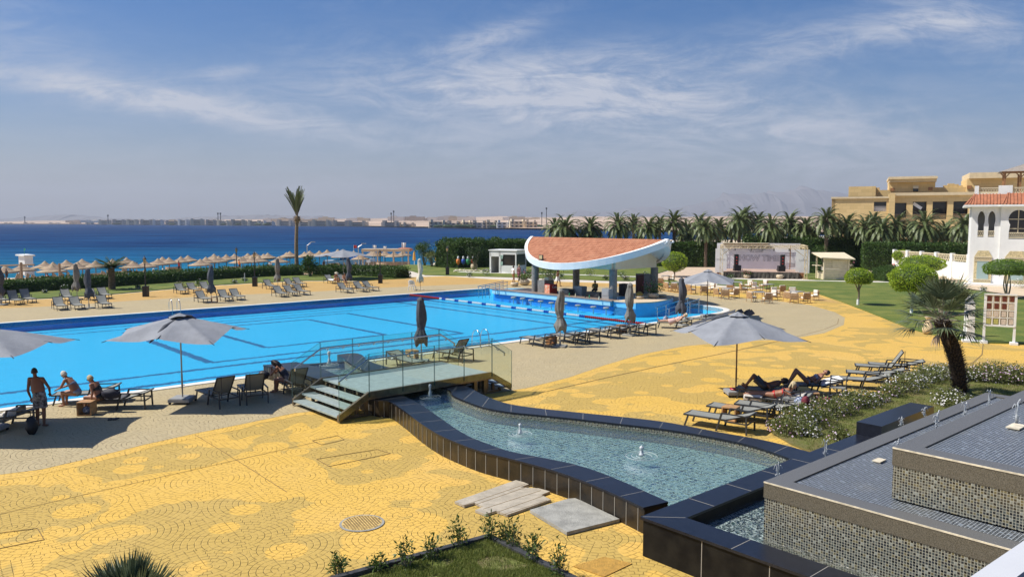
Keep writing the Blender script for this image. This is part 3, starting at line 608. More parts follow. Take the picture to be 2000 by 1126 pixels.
def tier(name,label,s0,s1,t0,t1,z0,z1,band_h,cw):
    t_=thing(name,label,'fountain tier')
    b=MB().prism(rect(s0+.012,s1-.012,t0+.012,t1-.012),z0,z1-band_h); o=b.build('mosaic_wall',M_mosA,t_); uvbox(o,QX)
    b=MB(); b.prism(rect(s0,s0+cw,t0,t1),z1-band_h,z1,1,0); b.prism(rect(s0+cw,s1,t0,t0+cw),z1-band_h,z1,1,0); b.prism(rect(s1-cw,s1,t0+cw,t1),z1-band_h,z1,1,0)
    b.build('stone_rim',[M_speck,M_speckb],t_)
    b=MB(); b.box(bl(s0-.004,(t0+t1)/2,z1-.012),(.012,t1-t0,.026),PA); b.build('lip_strip',MT['tape'],t_)
    o=MB().prism(rect(s0+cw,s1-cw,t0+cw,t1),z0,z1-.03).build('mosaic_top',M_mosB,t_); uvbox(o,QX)
    MB().sheet([rect(s0+cw,s1-cw,t0+cw,t1)],z1-.014).build('water_film',M_film,t_)
    return t_
M_film=watermat('water_film',(.86,.90,.95),9,.5,.12,bs2=30,dist=.03,spec=.22)
tier('lower_fountain_tier','lower wide mosaic fountain tier with a grey speckled stone rim',1.19,12.3,1.75,8.5,.1,1.6,.29,.36)
tier('upper_fountain_tier','upper mosaic fountain tier stacked on the lower tier at the right edge',2.02,12.2,3.61,8.5,1.6,2.47,.30,.36)
# small plates lying on the tier tops
tag(MB().box((at(1705,898,1.6)+Vector((.12,0,.0))),(.26,.16,.02),PA).build('drain_plate',MT['tape']),'small pale plate lying on the lower mosaic tier beside the upper tier wall','plate')
tag(MB().box((at(1985,832,2.47)+Vector((0,0,.0))),(.42,.22,.02),PA).build('drain_plate',MT['tape']),'pale plate lying on the upper mosaic tier by the right edge','plate')
def jet(p,h,label,w=.035,split=0):
    b=MB(); r=random.Random(int(p[0]*31+p[1]*17))
    if split:
        for k in(-1,1,.25):
            hk=h*r.uniform(.7,1.0); pts=[Vector(p)+Vector((k*(.012+.035*u*u)+r.uniform(-.006,.006),r.uniform(-.006,.006),hk*(1-(u-1)**2))) for u in[i/8*(1.25+.5*r.random()) for i in range(9)]]
            b.tube(pts,[w*(.42-.03*i_)*(.6+.8*r.random()) for i_ in range(len(pts))],6)
    else:
        pr_=[(w*(.95-.35*(i/8)+.25*math.sin(i*1.1))*(.75+.5*r.random()),h*i/8) for i in range(9)]; b.lathe(pr_,9,p,wob=lambda a,z:1+.25*math.sin(a*3+z*60))
        b.ball(Vector(p)+Vector((0,0,h)),w*.5,8,5)
    for k in range(26):
        a=r.uniform(0,6.28); d=r.uniform(.3,1.6)*w*2.4; z=r.uniform(0,h*.95)*(1-d/(w*6)); b.ball(Vector(p)+Vector((math.cos(a)*d*.6,math.sin(a)*d*.6,z)),r.uniform(.005,.012),5,4)
    if not split: [b.tube([Vector(p)+Vector((math.cos(a)*rr,math.sin(a)*rr,.005)) for a in [k2*math.pi/10 for k2 in range(21)]],.006,4,cap=False) for rr in(w*2.2,w*4.2,w*6.5)]
    return tag(b.build('water_jet',MT['foam'],smooth=True),label,'water jet','fountain water jets')
jet(at(643,712,.40),.55,'tall white water jet in the small basin behind the bridge, by the pool',.06)
jet(at(840,775,.40),.42,'white water jet at the shaded channel end just under the bridge',.055)
jet(at(1016,847,.40),.28,'small white water jet in the middle of the curving channel',.05)
jet(at(1253,890,.40),.24,'short bubbling water jet in the wide right part of the channel',.06)
for x,y,z,h,l in[(1519,936,.75,.42,'thin forked water jet in front of the corner of the lower fountain tier'),(1612,893,.75,.45,'thin forked water jet beside the black coping left of the lower tier'),(1760,831,1.0,.28,'thin water jet over the raised black coping, left one of two'),(1805,812,1.0,.28,'thin water jet over the raised black coping, right one of two'),(1754,874,1.6,.2,'faint water jet just left of the upper tier corner'),(1829,835,1.6,.42,'clear forked water jet on the lower tier midway along the upper tier'),(1884,812,1.6,.36,'narrow water jet on the lower tier, second from its far end'),(1932,790,1.6,.44,'forked water jet at the far end of the lower tier'),(1985,826,2.47,.5,'wide forked water jet on the upper tier at the right picture edge')]:
    jet(at(x,y,z),h,l,.028,1)
# ================================================================ foot bridge
br=thing('foot_bridge','short foot bridge with glass railings and timber steps over the fountain channel','bridge',(-5.38,23.94,0),PA)
BL,BW,BH=7.1,3.08,.8
S0,S1=1.09,6.15
for y,l in((0,0),(BW,1)):
    sd=-1 if y==0 else 1
    b=MB(); y0,y1=(y-.05,y+.05)
    prof_=[(0,.02),(0,.24),(S0,BH+.03),(S1,BH+.03),(BL,.28),(BL,.04),(S1+.05,BH-.22),(S0-.05,BH-.22)]
    vs=[(p[0],y0,p[1]) for p in prof_]+[(p[0],y1,p[1]) for p in prof_]
    fs=[(0,1,9,8),(1,2,10,9),(2,3,11,10),(3,4,12,11),(4,5,13,12),(5,6,14,13),(6,7,15,14),(7,0,8,15),(0,7,2,1),(7,6,3,2),(6,5,4,3),(8,9,10,15),(15,10,11,14),(14,11,12,13)]
    b.add(vs,fs); b.build('stringer',MT['bronze'],br)
    # glass railing: panels with open joints
    xs=[0,S0]+[S0+(S1-S0)*k/4 for k in(1,2,3)]+[S1,BL]
    zt=lambda x:(.24+(BH+.03-.24)*x/S0) if x<S0 else ((BH+.03) if x<=S1 else (BH+.03)+(.28-BH-.03)*(x-S1)/(BL-S1))
    g=MB(); ga=y+sd*.065
    for a_,c_ in zip(xs[:-1],xs[1:]):
        a1,c1=a_+.012,c_-.012; q0=[(a1,zt(a1)-.2),(c1,zt(c1)-.2),(c1,zt(c1)+1.22),(a1,zt(a1)+1.22)]
        vs=[(p[0],ga-.006,p[1]) for p in q0]+[(p[0],ga+.006,p[1]) for p in q0]
        g.add(vs,[(0,1,2,3),(7,6,5,4),(0,4,5,1),(1,5,6,2),(2,6,7,3),(3,7,4,0)])
    g.build('glass_railing',M_glass,br)
    e_=MB()
    for a_ in xs:
        for o_ in((.012,) if a_==0 else (-.012,) if a_==BL else (-.012,.012)): e_.beam((a_+o_,ga,zt(a_+o_)-.15),(a_+o_,ga,zt(a_+o_)+1.22),.016,.008,0,(1,0,0))
    for a_,c_ in zip(xs[:-1],xs[1:]): e_.beam((a_,ga,zt(a_)+1.222),(c_,ga,zt(c_)+1.222),.013,.007)
    e_.build('glass_edge',mat('green_glass_edge',(.05,.11,.10),.2),br)
    h=MB(); hy=y-sd*.03; pts=[(.08,hy,zt(.08)+1.0),(S0,hy,BH+1.06),(S1,hy,BH+1.06),(BL-.28,hy,zt(BL-.28)+1.0)]
    h.tube(pts,.028,10); 
    for x in[.3,.8]+[S0+.25+k*.62 for k in range(8)]+[S1+.3]:
        z=zt(x)+1.04; h.tube([(x,hy,z),(x,hy,z-.09),(x,ga,z-.10)],.011,6); h.ball((x,ga-sd*.02,z-.10),.026,8,5)
    h.tube([(.08,hy,zt(.08)+1.0),(.08,hy,zt(.08)+.9)],.034,8); h.tube([(BL-.28,hy,zt(BL-.28)+1.0),(BL-.28,hy,zt(BL-.28)+.9)],.034,8)
    h.build('handrail',MT['steel'],br,smooth=True,auto=40)
b=MB()
for i in range(9):
    x0=S0+(S1-S0)*i/9; b.box((x0+(S1-S0)/18,BW/2,BH-.03),((S1-S0)/9-.008,BW-.12,.06))
b.build('deck',MT['treadtop'],br)
for k,(x,z) in enumerate([(.2,.2),(.52,.4),(.84,.6)]):
    MB().box((x,BW/2,z-.025),(.42,BW-.11,.05)).build('step',MT['treadtop'],br); MB().box((BL-x+.03,BW/2,z-.035),(.36,BW-.11,.05)).build('step',MT['treadtop'],br)
b=MB()
for yy in(.35,1.1,BW-1.1,BW-.35):
    for x,z in((.25,.15),(.57,.35),(.86,.55)): b.box((x,yy,z/2),(.09,.09,z)); b.box((BL-x,yy,z/2-.02),(.09,.09,z-.03))
for yy in(.25,1.5,BW-.25):
    b.box((1.15,yy,(BH-.08)/2),(.10,.10,BH-.08)); b.box((1.45,yy,(BH-.08)/2),(.10,.10,BH-.08)); b.box((S1-.1,yy,(BH-.08)/2),(.14,.14,BH-.08)); b.box((S1-.55,yy,(BH-.08)/2),(.14,.14,BH-.08))
    b.box((BL-1.2,yy,.05),(1.6,.08,.08)); b.box((.8,yy,.05),(1.3,.08,.08))
b.box(((S0+S1)/2,.8,BH-.14),(S1-S0-.1,.12,.14)); b.box(((S0+S1)/2,BW-.8,BH-.14),(S1-S0-.1,.12,.14))
b.build('support_frame',MT['bronze'],br)
# ================================================================ swim-up bar
CB=Vector((6.62,64.07,0)); u_=-BX; v_=AX        # u along the ridge, v across (away from the camera)
bar=thing('swim_up_bar','swim-up pool bar under a leaf-shaped terracotta tiled roof','pool bar',(CB.x,CB.y,0),math.atan2(u_.y,u_.x))
# local frame: +x along ridge (towards right/near), +y = AX direction
RL,RW,ZR,SLP=7.45,4.45,4.86,.43
def roof_h(y): return ZR-abs(y)*SLP
b=MB(); N_=72; rim=[(RL*math.cos(2*math.pi*i/N_),RW*math.copysign(abs(math.sin(2*math.pi*i/N_))**1.5,math.sin(2*math.pi*i/N_))) for i in range(N_)]
M_tile=bpy.data.materials.new('clay_roof_tiles'); M_tile.use_nodes=True; q=NT(M_tile.node_tree); bsn=q.n['Principled BSDF']
tco=q.N('ShaderNodeTexCoord').outputs['Object']; s=q.N('ShaderNodeSeparateXYZ',{0:tco})
row=q.m('DIVIDE',q.m('ABSOLUTE',s.outputs[1]),.30); rf=q.m('FRACT',row); ri=q.m('FLOOR',row)
cx=q.m('ADD',q.m('DIVIDE',s.outputs[0],.21),0); cf=q.m('FRACT',cx)
wav=q.m('ABSOLUTE',q.m('SINE',q.m('MULTIPLY',cx,math.pi)))
wn=q.N('ShaderNodeTexWhiteNoise',{'Vector':q.N('ShaderNodeCombineXYZ',{0:q.m('FLOOR',cx),1:ri,2:0.0}).outputs[0]},noise_dimensions='3D').outputs[0]
c=q.mix(wn,(.38,.14,.065),(.54,.225,.115)); c=q.mix(q.sm(q.noise(tco,.6,5,.6),.55,.9),c,(.50,.26,.15))
c=q.mix(q.m('MULTIPLY',q.m('GREATER_THAN',rf,.90),.75),c,(.14,.05,.025))
q.l.new(c,bsn.inputs['Base Color']); bsn.inputs['Roughness'].default_value=.8
q.l.new(q.N('ShaderNodeBump',{'Height':q.m('ADD',wav,q.m('MULTIPLY',rf,.6)),'Strength':1.0,'Distance':.06}).outputs[0],bsn.inputs['Normal'])
# two tiled slopes as grids clipped to the oval
for sg in(-1,1):
    vs=[];NX,NY=60,12
    for i in range(NX+1):
        th=math.pi*i/NX; x=-(RL-.12)*math.cos(th); ym=(RW-.12)*max(0,1-(x/(RL-.12))**2)**.75
        for j in range(NY+1): y=sg*ym*j/NY; vs.append((x,y,roof_h(y)+.03))
    fs=[(i*(NY+1)+j,(i+1)*(NY+1)+j,(i+1)*(NY+1)+j+1,i*(NY+1)+j+1) for i in range(NX) for j in range(NY)]
    if sg<0: fs=[f[::-1] for f in fs]
    MB().add(vs,fs).build('roof_tiles',M_tile,bar)
b=MB(); vs=[]
for x,y in rim:
    h=roof_h(y); k=1.0; kk=.965; t_=.44
    vs+=[(x*kk,y*kk,h+.02),(x*kk,y*kk,h+.09),(x*1.012,y*1.012,h+.07),(x*1.0,y*1.0,h-t_),(x*.93,y*.93,h-t_-.02)]
fs=[(i*5+k,((i+1)%N_)*5+k,((i+1)%N_)*5+k+1,i*5+k+1) for i in range(N_) for k in range(4)]
b.add(vs,[f[::-1] for f in fs]); b.build('fascia',MT['whitewall'],bar)
b=MB(); vs=[]
for i in range(N_+0):
    x,y=rim[i]; 
    for j in range(7): u=j/6*.935; vs.append((x*u,y*u,roof_h(y*u)-.44-.02))
b.add(vs,[(i*7+j,((i+1)%N_)*7+j,((i+1)%N_)*7+j+1,i*7+j+1) for i in range(N_) for j in range(6)]); b.build('soffit',MT['whitewall'],bar)
c1=[Vector((1.88,65.7,0)),Vector((7.6,59.3,0)),Vector((5.58,68.7,0)),Vector((11.4,62.6,0))]
Mi=Matrix.Rotation(-math.atan2(u_.y,u_.x),3,'Z'); loc_=[Mi@(c-CB) for c in c1]
hx,hy_=4.3,2.45
b=MB()
for (xa,ya),(xb,yb) in(((-hx,-hy_),(hx,-hy_)),((hx,-hy_),(hx,hy_)),((hx,hy_),(-hx,hy_)),((-hx,hy_),(-hx,-hy_))):
    n_=12; vs=[]
    ox,oy=((0,-.2) if ya==yb==-hy_ else (0,.2) if ya==yb else (.2,0) if xa>0 else (-.2,0))
    for i in range(n_+1):
        x=xa+(xb-xa)*i/n_; y=ya+(yb-ya)*i/n_; zt_=roof_h(y)-.42
        vs+=[(x-ox,y-oy,2.62),(x-ox,y-oy,zt_),(x+ox,y+oy,zt_),(x+ox,y+oy,2.62)]
    b.add(vs,[(i*4+k,(i+1)*4+k,(i+1)*4+(k+1)%4,i*4+(k+1)%4) for i in range(n_) for k in range(4)]+[(3,2,1,0),(n_*4,n_*4+1,n_*4+2,n_*4+3)])
b.build('frieze',MT['creamwall'],bar)
for x in(-hx,hx):
    for y in(-hy_,hy_):
        MB().lathe([(.30,.35),(.30,2.62)],24,(x,y,0)).build('column',MT['stone'],bar,smooth=True,auto=40)
# floor lamp on the eave
b=MB(); fx,fy=-1.9,-4.05; hz_=roof_h(fy); b.box((fx,fy,hz_+.28),(.42,.10,.36),0,0,.0); b.tube([(fx,fy,hz_+.02),(fx,fy,hz_+.15)],.02); b.box((fx,fy+.0,hz_+.05),(.5,.16,.04)); b.build('floodlight',MT['black'],bar); 
MB().box((fx,fy-.055,hz_+.28),(.34,.01,.28)).build('floodlight_lens',MT['lamp_glass'],bar)
for k in(-.35,.35):
    b=MB(); b.tube([(RL*.985,k,ZR-.25-abs(k)*.3),(RL+.18,k,ZR-.15)],.03); b.ball((RL+.22,k,ZR-.13),.09); b.build('spotlight',MT['white'],bar)
# bar deck: raised platform in the pool with counter
def wlr(s,t_): return wl(s,t_).xy[:]
isl=thing('bar_platform','raised bar platform with light blue poolside walls and stone counter','platform')
front=[wlr(17.35,21.4),wlr(17.35,8.0),wlr(17.2,7.9),wlr(17.2,5.6)]
curv=[p.xy[:] for p in spline([wl(17.2,5.6),wl(18.5,5.15),wl(19.8,5.3),wl(21.3,5.75),wl(22.7,6.5)],5)]
poly=[wlr(17.35,21.4),wlr(17.35,7.7),wlr(17.2,7.7)]+curv+[wlr(23.4,7.0),wlr(23.4,9.5),wlr(20.4,10),wlr(20.4,20.5),wlr(19,21.6)]
MB().prism(poly,-.8,.38).build('pool_wall',MT['poolblue'],isl)
MB().prism([wlr(16.95,21.3),wlr(16.95,7.8),wlr(17.33,7.8),wlr(17.33,21.3)],.06,.40).build('bar_front_panel',mat('pale_blue_panel',(.30,.58,.72),.5,var=.08,vs=2),isl)
MB().prism([wlr(16.9,21.5),wlr(16.9,7.6),wlr(17.75,7.6),wlr(17.75,21.5)],.402,.47).build('counter_top',mat('brown_stone_top',(.30,.22,.17),.35,var=.25,vs=8),isl)
MB().prism([wlr(17.1,7.58)]+curv[:]+[wlr(23.5,7.0),wlr(23.5,9.6),wlr(21,9.8),wlr(21,7.9),wlr(17.8,7.58)],.382,.46).build('planter_top',MT['sand'],isl)
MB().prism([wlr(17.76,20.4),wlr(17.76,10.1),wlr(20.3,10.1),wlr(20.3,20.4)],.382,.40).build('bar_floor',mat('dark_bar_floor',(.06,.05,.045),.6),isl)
# stools standing in the water
def stool():
    t_=thing('pool_stool','x','stool',group='round stone stools in the water along the bar')
    MB().lathe([(.05,-.7),(.05,.05),(.06,.06)],10).build('stem',MT['steel'],t_)
    MB().lathe([(.18,.05),(.23,.08),(.235,.13),(.20,.16),(.05,.165)],16).build('seat',MT['concrete'],t_,smooth=True)
    return t_
RS=Rep(stool())
for i,p in enumerate([(1003,579),(1021,581),(1037,584),(1056,586),(1077,589),(1103,591),(1129,594),(1159,597),(1184,599)]):
    RS(at(*p,0)+Vector((0,0,-.19)),0,'round grey stool in the water, %s from the left along the bar counter'%nth(i))
# ================================================================ stage
st=thing('open_air_stage','open-air stage with a truss frame and white printed backdrop','stage',at(1487,543),R(-15))
SX=.0567
MB().prism([(-4.05,0),(3.9,0),(4.1,5.5),(-3.9,5.5)],.62,.70).build('stage_floor',mat('faded_carpet',(.48,.33,.25),.95,var=.15,vs=2),st)
b=MB(); nsk=60; vs=[]
for i in range(nsk+1):
    x=-4.05+7.95*i/nsk; y=-.03+.05*math.sin(i*1.9)+.03*math.sin(i*.7); vs+=[(x,y-.05,0.0),(x,-.02,.66)]
b.add(vs,[(i*2,i*2+2,i*2+3,i*2+1) for i in range(nsk)]); b.box((-4.05,2.5,.33),(.05,5,.6)); b.box((3.95,2.5,.33),(.05,5,.6)); b.build('skirt',mat('dark_skirt',(.085,.075,.06),.9,var=.4,vs=3),st)
MB().box((-.2,5.6,2.2),(9.3,.06,3.0)).build('backdrop',mat('printed_backdrop',(.86,.86,.87),.6,var=.05,vs=1,bump=.3,bs=1.2),st)
MB().box((-4.35,1.0,1.85),(1.25,.05,2.7),0).build('side_banner',MT['white'],st); MB().box((4.35,1.2,1.85),(1.45,.05,2.6),0).build('side_banner',MT['white'],st)
def truss(b,p,q_,w=.28,n=9,r=.025):
    p,q_=Vector(p),Vector(q_); d=(q_-p).normalized(); a_=d.cross(Vector((0,1,0))).normalized() if abs(d.y)<.9 else Vector((1,0,0)); c_=d.cross(a_)
    cs_=[(i,j) for i in(-1,1) for j in(-1,1)]
    for i,j in cs_: b.tube([p+a_*i*w/2+c_*j*w/2,q_+a_*i*w/2+c_*j*w/2],r,5)
    for k in range(n):
        u0,u1=k/n,(k+1)/n; s_=1 if k%2 else -1
        for j in(-1,1):
            b.tube([p.lerp(q_,u0)+a_*s_*w/2+c_*j*w/2,p.lerp(q_,u1)-a_*s_*w/2+c_*j*w/2],r*.6,4); b.tube([p.lerp(q_,u0)+c_*s_*w/2+a_*j*w/2,p.lerp(q_,u1)-c_*s_*w/2+a_*j*w/2],r*.6,4)
M_tr=mat('cream_truss',(.62,.50,.30),.6,var=.2,vs=6)
for x in(-4.3,4.55):
    for y in(-.4,5.2):
        b=MB(); truss(b,(x,y,0),(x,y,3.45)); b.box((x,y,.04),(.6,.6,.06)); b.build('truss_tower',M_tr,st)
b=MB(); truss(b,(-4.3,-.4,3.45),(4.55,-.4,3.45),n=20); truss(b,(-4.3,5.2,3.45),(4.55,5.2,3.45),n=20); truss(b,(-4.3,-.4,3.45),(-4.3,5.2,3.45),n=10); truss(b,(4.55,-.4,3.45),(4.55,5.2,3.45),n=10)
for s_ in(-1,1): b.tube([(s_*4.3,-.4,2.5),(s_*3.2,-.4,3.35)],.035,5)
b.build('truss_beam',M_tr,st)
MB().box((-1.6,5.3,3.72),(5.2,.8,.05)).build('canopy_sheet',MT['cream'],st)
for x in(-2.9,-1.2,0,1.2,2.8):
    b=MB(); b.tube([(x,-.45,3.3),(x,-.55,3.08)],[.07,.10],8); b.build('stage_light',MT['black'],st)
b=MB(); b.box((3.35,5.2,2.0),(.10,.10,2.9)); b.build('timber_post',MT['wood'],st)
for x in(-4.55,4.3):
    b=MB()
    for k in range(3): b.box((x,.6+.3*k,.1+.2*k),(.5,.3,.2))
    b.build('stage_steps',MT['wood'],st)
def text(s_,size,loc,parent,mtl,name='lettering',outline=False,bold=0,rot=None,ax='CENTER'):
    cu=bpy.data.curves.new(name,'FONT'); cu.body=s_; cu.size=size; cu.align_x=ax; cu.align_y='CENTER'; cu.extrude=.0 if outline else .004; cu.resolution_u=3; cu.offset=bold
    if outline: cu.fill_mode='NONE'; cu.bevel_depth=.013; cu.bevel_resolution=0
    o=bpy.data.objects.new('tmp',cu); sc.collection.objects.link(o); dg=bpy.context.evaluated_depsgraph_get(); me=bpy.data.meshes.new_from_object(o.evaluated_get(dg)); me.name=name
    bpy.data.objects.remove(o); o=bpy.data.objects.new(name,me); sc.collection.objects.link(o); me.materials.clear(); me.materials.append(mtl); o.parent=parent; o.location=loc; o.rotation_euler=rot or (R(90),0,0); return o
M_ink=mat('grey_ink',(.20,.20,.20),.6); M_inkb=mat('black_ink',(.02,.02,.02),.6)
text('SHOW TIME',.90,(-.28,5.55,1.95),st,M_ink,outline=True,bold=.022)
text('Old Palace Resort',.52,(-.35,5.55,3.22),st,M_inkb,bold=.012); text('SAHL HASHEESH',.2,(-.35,5.55,2.72),st,M_ink)
MB().tube([(-1.6,5.54,2.86),(-.9,5.54,2.93),(-.1,5.54,2.96),(.6,5.54,2.93),(1.3,5.54,2.86)],[.004,.015,.03,.015,.004],5).build('emblem_line',M_ink,st)
for x,y in((-4.45,.95),(4.4,1.15)):
    text('OLD PALACE RESORT',.1,(x,y,2.0),st,M_ink); b=MB()
    for k in range(3): b.tube([(x-.06+.02*k,y,2.12+.045*k),(x,y,2.165+.045*k),(x+.06-.02*k,y,2.12+.045*k)],.009,4)
    b.build('emblem',M_ink,st)
def pa(x,y,side):
    s_=at(1,1); 
    t_=thing('loudspeaker','black loudspeaker tower on a subwoofer, %s side of the stage'%side,'loudspeaker',(x,y,0),R(-2),'stage loudspeakers')
    MB().box((0,0,1.02),(.75,.6,.62)).build('subwoofer',MT['black'],t_)
    b=MB(); b.box((-.12 if side=='left' else .1,0,1.95),(.42,.4,1.22)); b.build('speaker_column',MT['black'],t_)
    for k in range(3): MB().ball((-.12 if side=='left' else .1,-.2,1.55+.33*k),(.09,.03,.07),8,6).build('red_badge',MT['red'],t_)
q0=at(1487,543)
pa(q0.x-2.15,q0.y+1.9,'left'); pa(q0.x+2.45,q0.y+.8,'right')
for x,l in((-1.9,'left'),(3.1,'right')):
    b=MB(); b.add([(-.35,-.3,0),(.35,-.3,0),(.35,.3,0),(-.35,.3,0),(-.1,.0,.42),(.05,.3,.42)],[(0,1,4),(1,2,5,4),(2,3,5),(3,0,4,5),(3,2,1,0)]); o=b.build('floor_monitor',MT['charcoal'],loc=(q0.x+x,q0.y+3.2,.70)); tag(o,'wedge shaped stage monitor on the stage floor near the %s loudspeaker'%l,'monitor','stage monitors')
# ---- kiosks
def slatkiosk():
    p=at(1625,545); t_=thing('slatted_kiosk','cream wooden kiosk with slatted walls and sloping roof right of the stage','kiosk',(p.x,p.y,0),R(-3))
    w,d,h=2.55,2.4,2.4
    b=MB()
    for k in range(14): b.box((0,-d/2,.12+k*.165),(w-.2,.05,.145))
    for k in range(14): b.box((w/2-.02,0,.12+k*.165),(.05,d-.2,.145))
    for k in range(5): b.box((-w/2+.02,0,.12+k*.165),(.05,d-.2,.145))
    b.build('slatted_wall',MT['cream'],t_)
    for x in(-1,1):
        for y in(-1,1): MB().box((x*w/2,y*d/2,h/2),(.16,.16,h)).build('corner_post',MT['cream'],t_)
    MB().box((.1,-d/2-.05,1.72),(1.1,.04,.8)).build('hatch',MT['cream'],t_)
    b=MB(); b.add([(-w/2-.5,-d/2-.5,h-.06),(w/2+.5,-d/2-.5,h-.22),(w/2+.5,d/2+.4,h+.35),(-w/2-.5,d/2+.4,h+.35),(-w/2-.5,-d/2-.5,h+.04),(w/2+.5,-d/2-.5,h-.12),(w/2+.5,d/2+.4,h+.45),(-w/2-.5,d/2+.4,h+.45)],[(0,1,5,4),(1,2,6,5),(2,3,7,6),(3,0,4,7),(4,5,6,7),(3,2,1,0)]); b.build('roof',MT['cream'],t_)
    MB().box((-w/2-.35,0,1.5),(.6,1.6,.06)).build('counter_flap',MT['cream'],t_)
slatkiosk()
p=at(992,533); ki=thing('towel_kiosk','small white booth with dark windows and an open doorway by the tall hedge','booth',(p.x,p.y,0),R(-27))
w,d,h=3.6,2.6,2.75
b=MB(); b.box((-w/2+.1,-d/2,h/2),(.2,.08,h)); b.box((-.35,-d/2,.5),(.1,.08,1)); b.box((-w/4+.05,-d/2,h-.35),(w/2,.08,.7)); b.box((w/4-.05,-d/2,.5),(w/2+.3,.08,1.0)); b.box((w/4,-d/2,h-.22),(w/2,.08,.44)); b.box((-.4,-d/2,h/2),(.25,.08,h)); b.box((w/2-.06,-d/2,h/2),(.14,.09,h)); b.box((w/2,0,.5),(.08,d,1.0)); b.box((w/2,0,h-.2),(.08,d,.4)); b.box((w/2,d/2-.06,h/2),(.09,.12,h)); b.box((0,d/2,h/2),(w,.06,h)); b.box((-w/2,0,h/2),(.06,d,h)); b.build('wall',MT['whitewall'],ki)
MB().box((0,0,h+.05),(w+.25,d+.25,.12)).build('roof',MT['white'],ki)
MB().box((.72,-d/2+.03,1.65),(1.7,.02,1.3)).build('window',MT['darkglass'],ki); MB().box((w/2-.03,0,1.65),(.02,d-.2,1.35)).build('window',mat('grey_window',(.06,.08,.08),.1),ki)
M_nt=mat('green_notice',(.35,.5,.42),.6,var=.6,vs=9)
for z in(2.0,1.25): MB().box((-.15,-d/2-.06,z),(.34,.02,.45)).build('notice',M_nt,ki)
# ---- white arcaded building on the right
def poly_arch(cx,zb,w,hst,rc,n=20):
    """keyhole opening outline: straight jambs, then a wide round head"""
    zc=zb+hst+rc*.78; pts=[(cx-w/2,zb),(cx-w/2,zb+hst-.05)]
    a0=math.asin(min(1,(w/2)/rc)); a_s=-math.pi/2-a0
    for i in range(n+1):
        a=a_s-(2*math.pi-2*a0)*i/n; pts.append((cx+rc*math.cos(a),zc+rc*math.sin(a)))
    pts+=[(cx+w/2,zb+hst-.05),(cx+w/2,zb)]; return pts
wb=thing('white_villa','white two-storey building with keyhole arches and a red tiled eave','building',at(1891,556),R(-29))
WH=7.85
def wall_holes(b,x0,x1,z0,z1,holes,y0,y1,mi=0):
    outer=[Vector((x0,z0,0)),Vector((x1,z0,0)),Vector((x1,z1,0)),Vector((x0,z1,0))]; L=[outer]+[[Vector((p[0],p[1],0)) for p in h] for h in holes]
    fl=[p for q_ in L for p in q_]; tr=tessellate_polygon(L)
    n=len(fl); vs=[(p.x,y0,p.y) for p in fl]+[(p.x,y1,p.y) for p in fl]; fs=[]
    for a,c,d in tr:
        k=(fl[c]-fl[a]).cross(fl[d]-fl[a]).z
        if k<0: c,d=d,c
        fs+=[(a,c,d),(n+a,n+d,n+c)]
    o=0
    for q_ in L:
        m_=len(q_)
        for i in range(m_): j=(i+1)%m_; fs.append((o+i,o+j,n+o+j,n+o+i))
        o+=m_
    b.add(vs,fs,mi)
def keyhole(cx,zb,jw,zj,zc,ra,rb,n=22):
    pts=[(cx-jw,zb),(cx-jw,zj)]; a0=math.asin(min(1,jw/ra*.9))
    for i in range(n+1): a=-math.pi/2-a0-(2*math.pi-2*a0)*i/n; pts.append((cx+ra*math.cos(a),zc+rb*math.sin(a)))
    return pts+[(cx+jw,zj),(cx+jw,zb)]
b=MB(); wall_holes(b,0,2.45,0,WH,[keyhole(.84,4.72,.26,5.3,6.42,.31,.80),keyhole(1.72,4.72,.26,5.3,6.42,.31,.80)],0,.5)
wall_holes(b,2.45,14,0,WH,[keyhole(3.9,4.55,.74,5.3,6.45,.82,.88)],-.22,.2)
b.box((.15,5.6,WH/2),(.3,10,WH)); b.box((7,6,WH/2-.5),(13,.4,WH-1)); b.build('wall',MT['whitewall'],wb)
def lat(b,x0,x1,y,z0,z1,e=.16):
    n_=max(3,int((x1-x0)/e)); w=(x1-x0)/n_
    for k in range(n_):
        x=x0+w*k; b.beam((x,y,z0),(x+w,y,z1),.03,.035,0,(0,1,0)); b.beam((x+w,y,z0),(x,y,z1),.03,.035,0,(0,1,0))
    b.box(((x0+x1)/2,y,z1+.03),(x1-x0,.08,.07)); b.box(((x0+x1)/2,y,z0-.03),(x1-x0,.08,.07))
for x0,x1,y,z in((.58,1.10,.06,4.85),(1.46,1.98,.06,4.85),(3.16,4.64,-.16,4.7)):
    b=MB(); lat(b,x0,x1,y,z,z+.42); b.build('lattice',MT['cream'],wb)
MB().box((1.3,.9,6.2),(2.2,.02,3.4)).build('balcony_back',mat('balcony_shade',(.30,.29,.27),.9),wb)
MB().box((3.9,.05,6.3),(2.2,.02,2.8)).build('window_pane',MT['darkglass'],wb)
b=MB(); b.box((3.9,-.0,6.3),(.07,.05,2.4)); b.box((3.9,-.0,6.45),(1.9,.05,.07)); b.box((3.9,-.0,5.55),(1.5,.05,.06)); b.build('window_frame',MT['cream'],wb)
b=MB(); ez=WH
b.add([(-.7,-.75,ez),(2.6,-.75,ez),(2.9,.5,ez+1.05),(.15,.5,ez+1.05)],[(0,1,2,3)]); b.add([(2.35,-1.1,ez),(14,-1.1,ez),(14,.3,ez+1.1),(2.9,.3,ez+1.1)],[(0,1,2,3)]); b.add([(-.7,-.75,ez),(.15,.5,ez+1.05),(.15,9,ez+1.05),(-.7,9,ez)],[(0,1,2,3)])
for k in range(11): x=-.5+k*.28; b.tube([(x,-.75,ez+.03),(max(x,.2),.5,ez+1.07)],.055,6,cap=False)
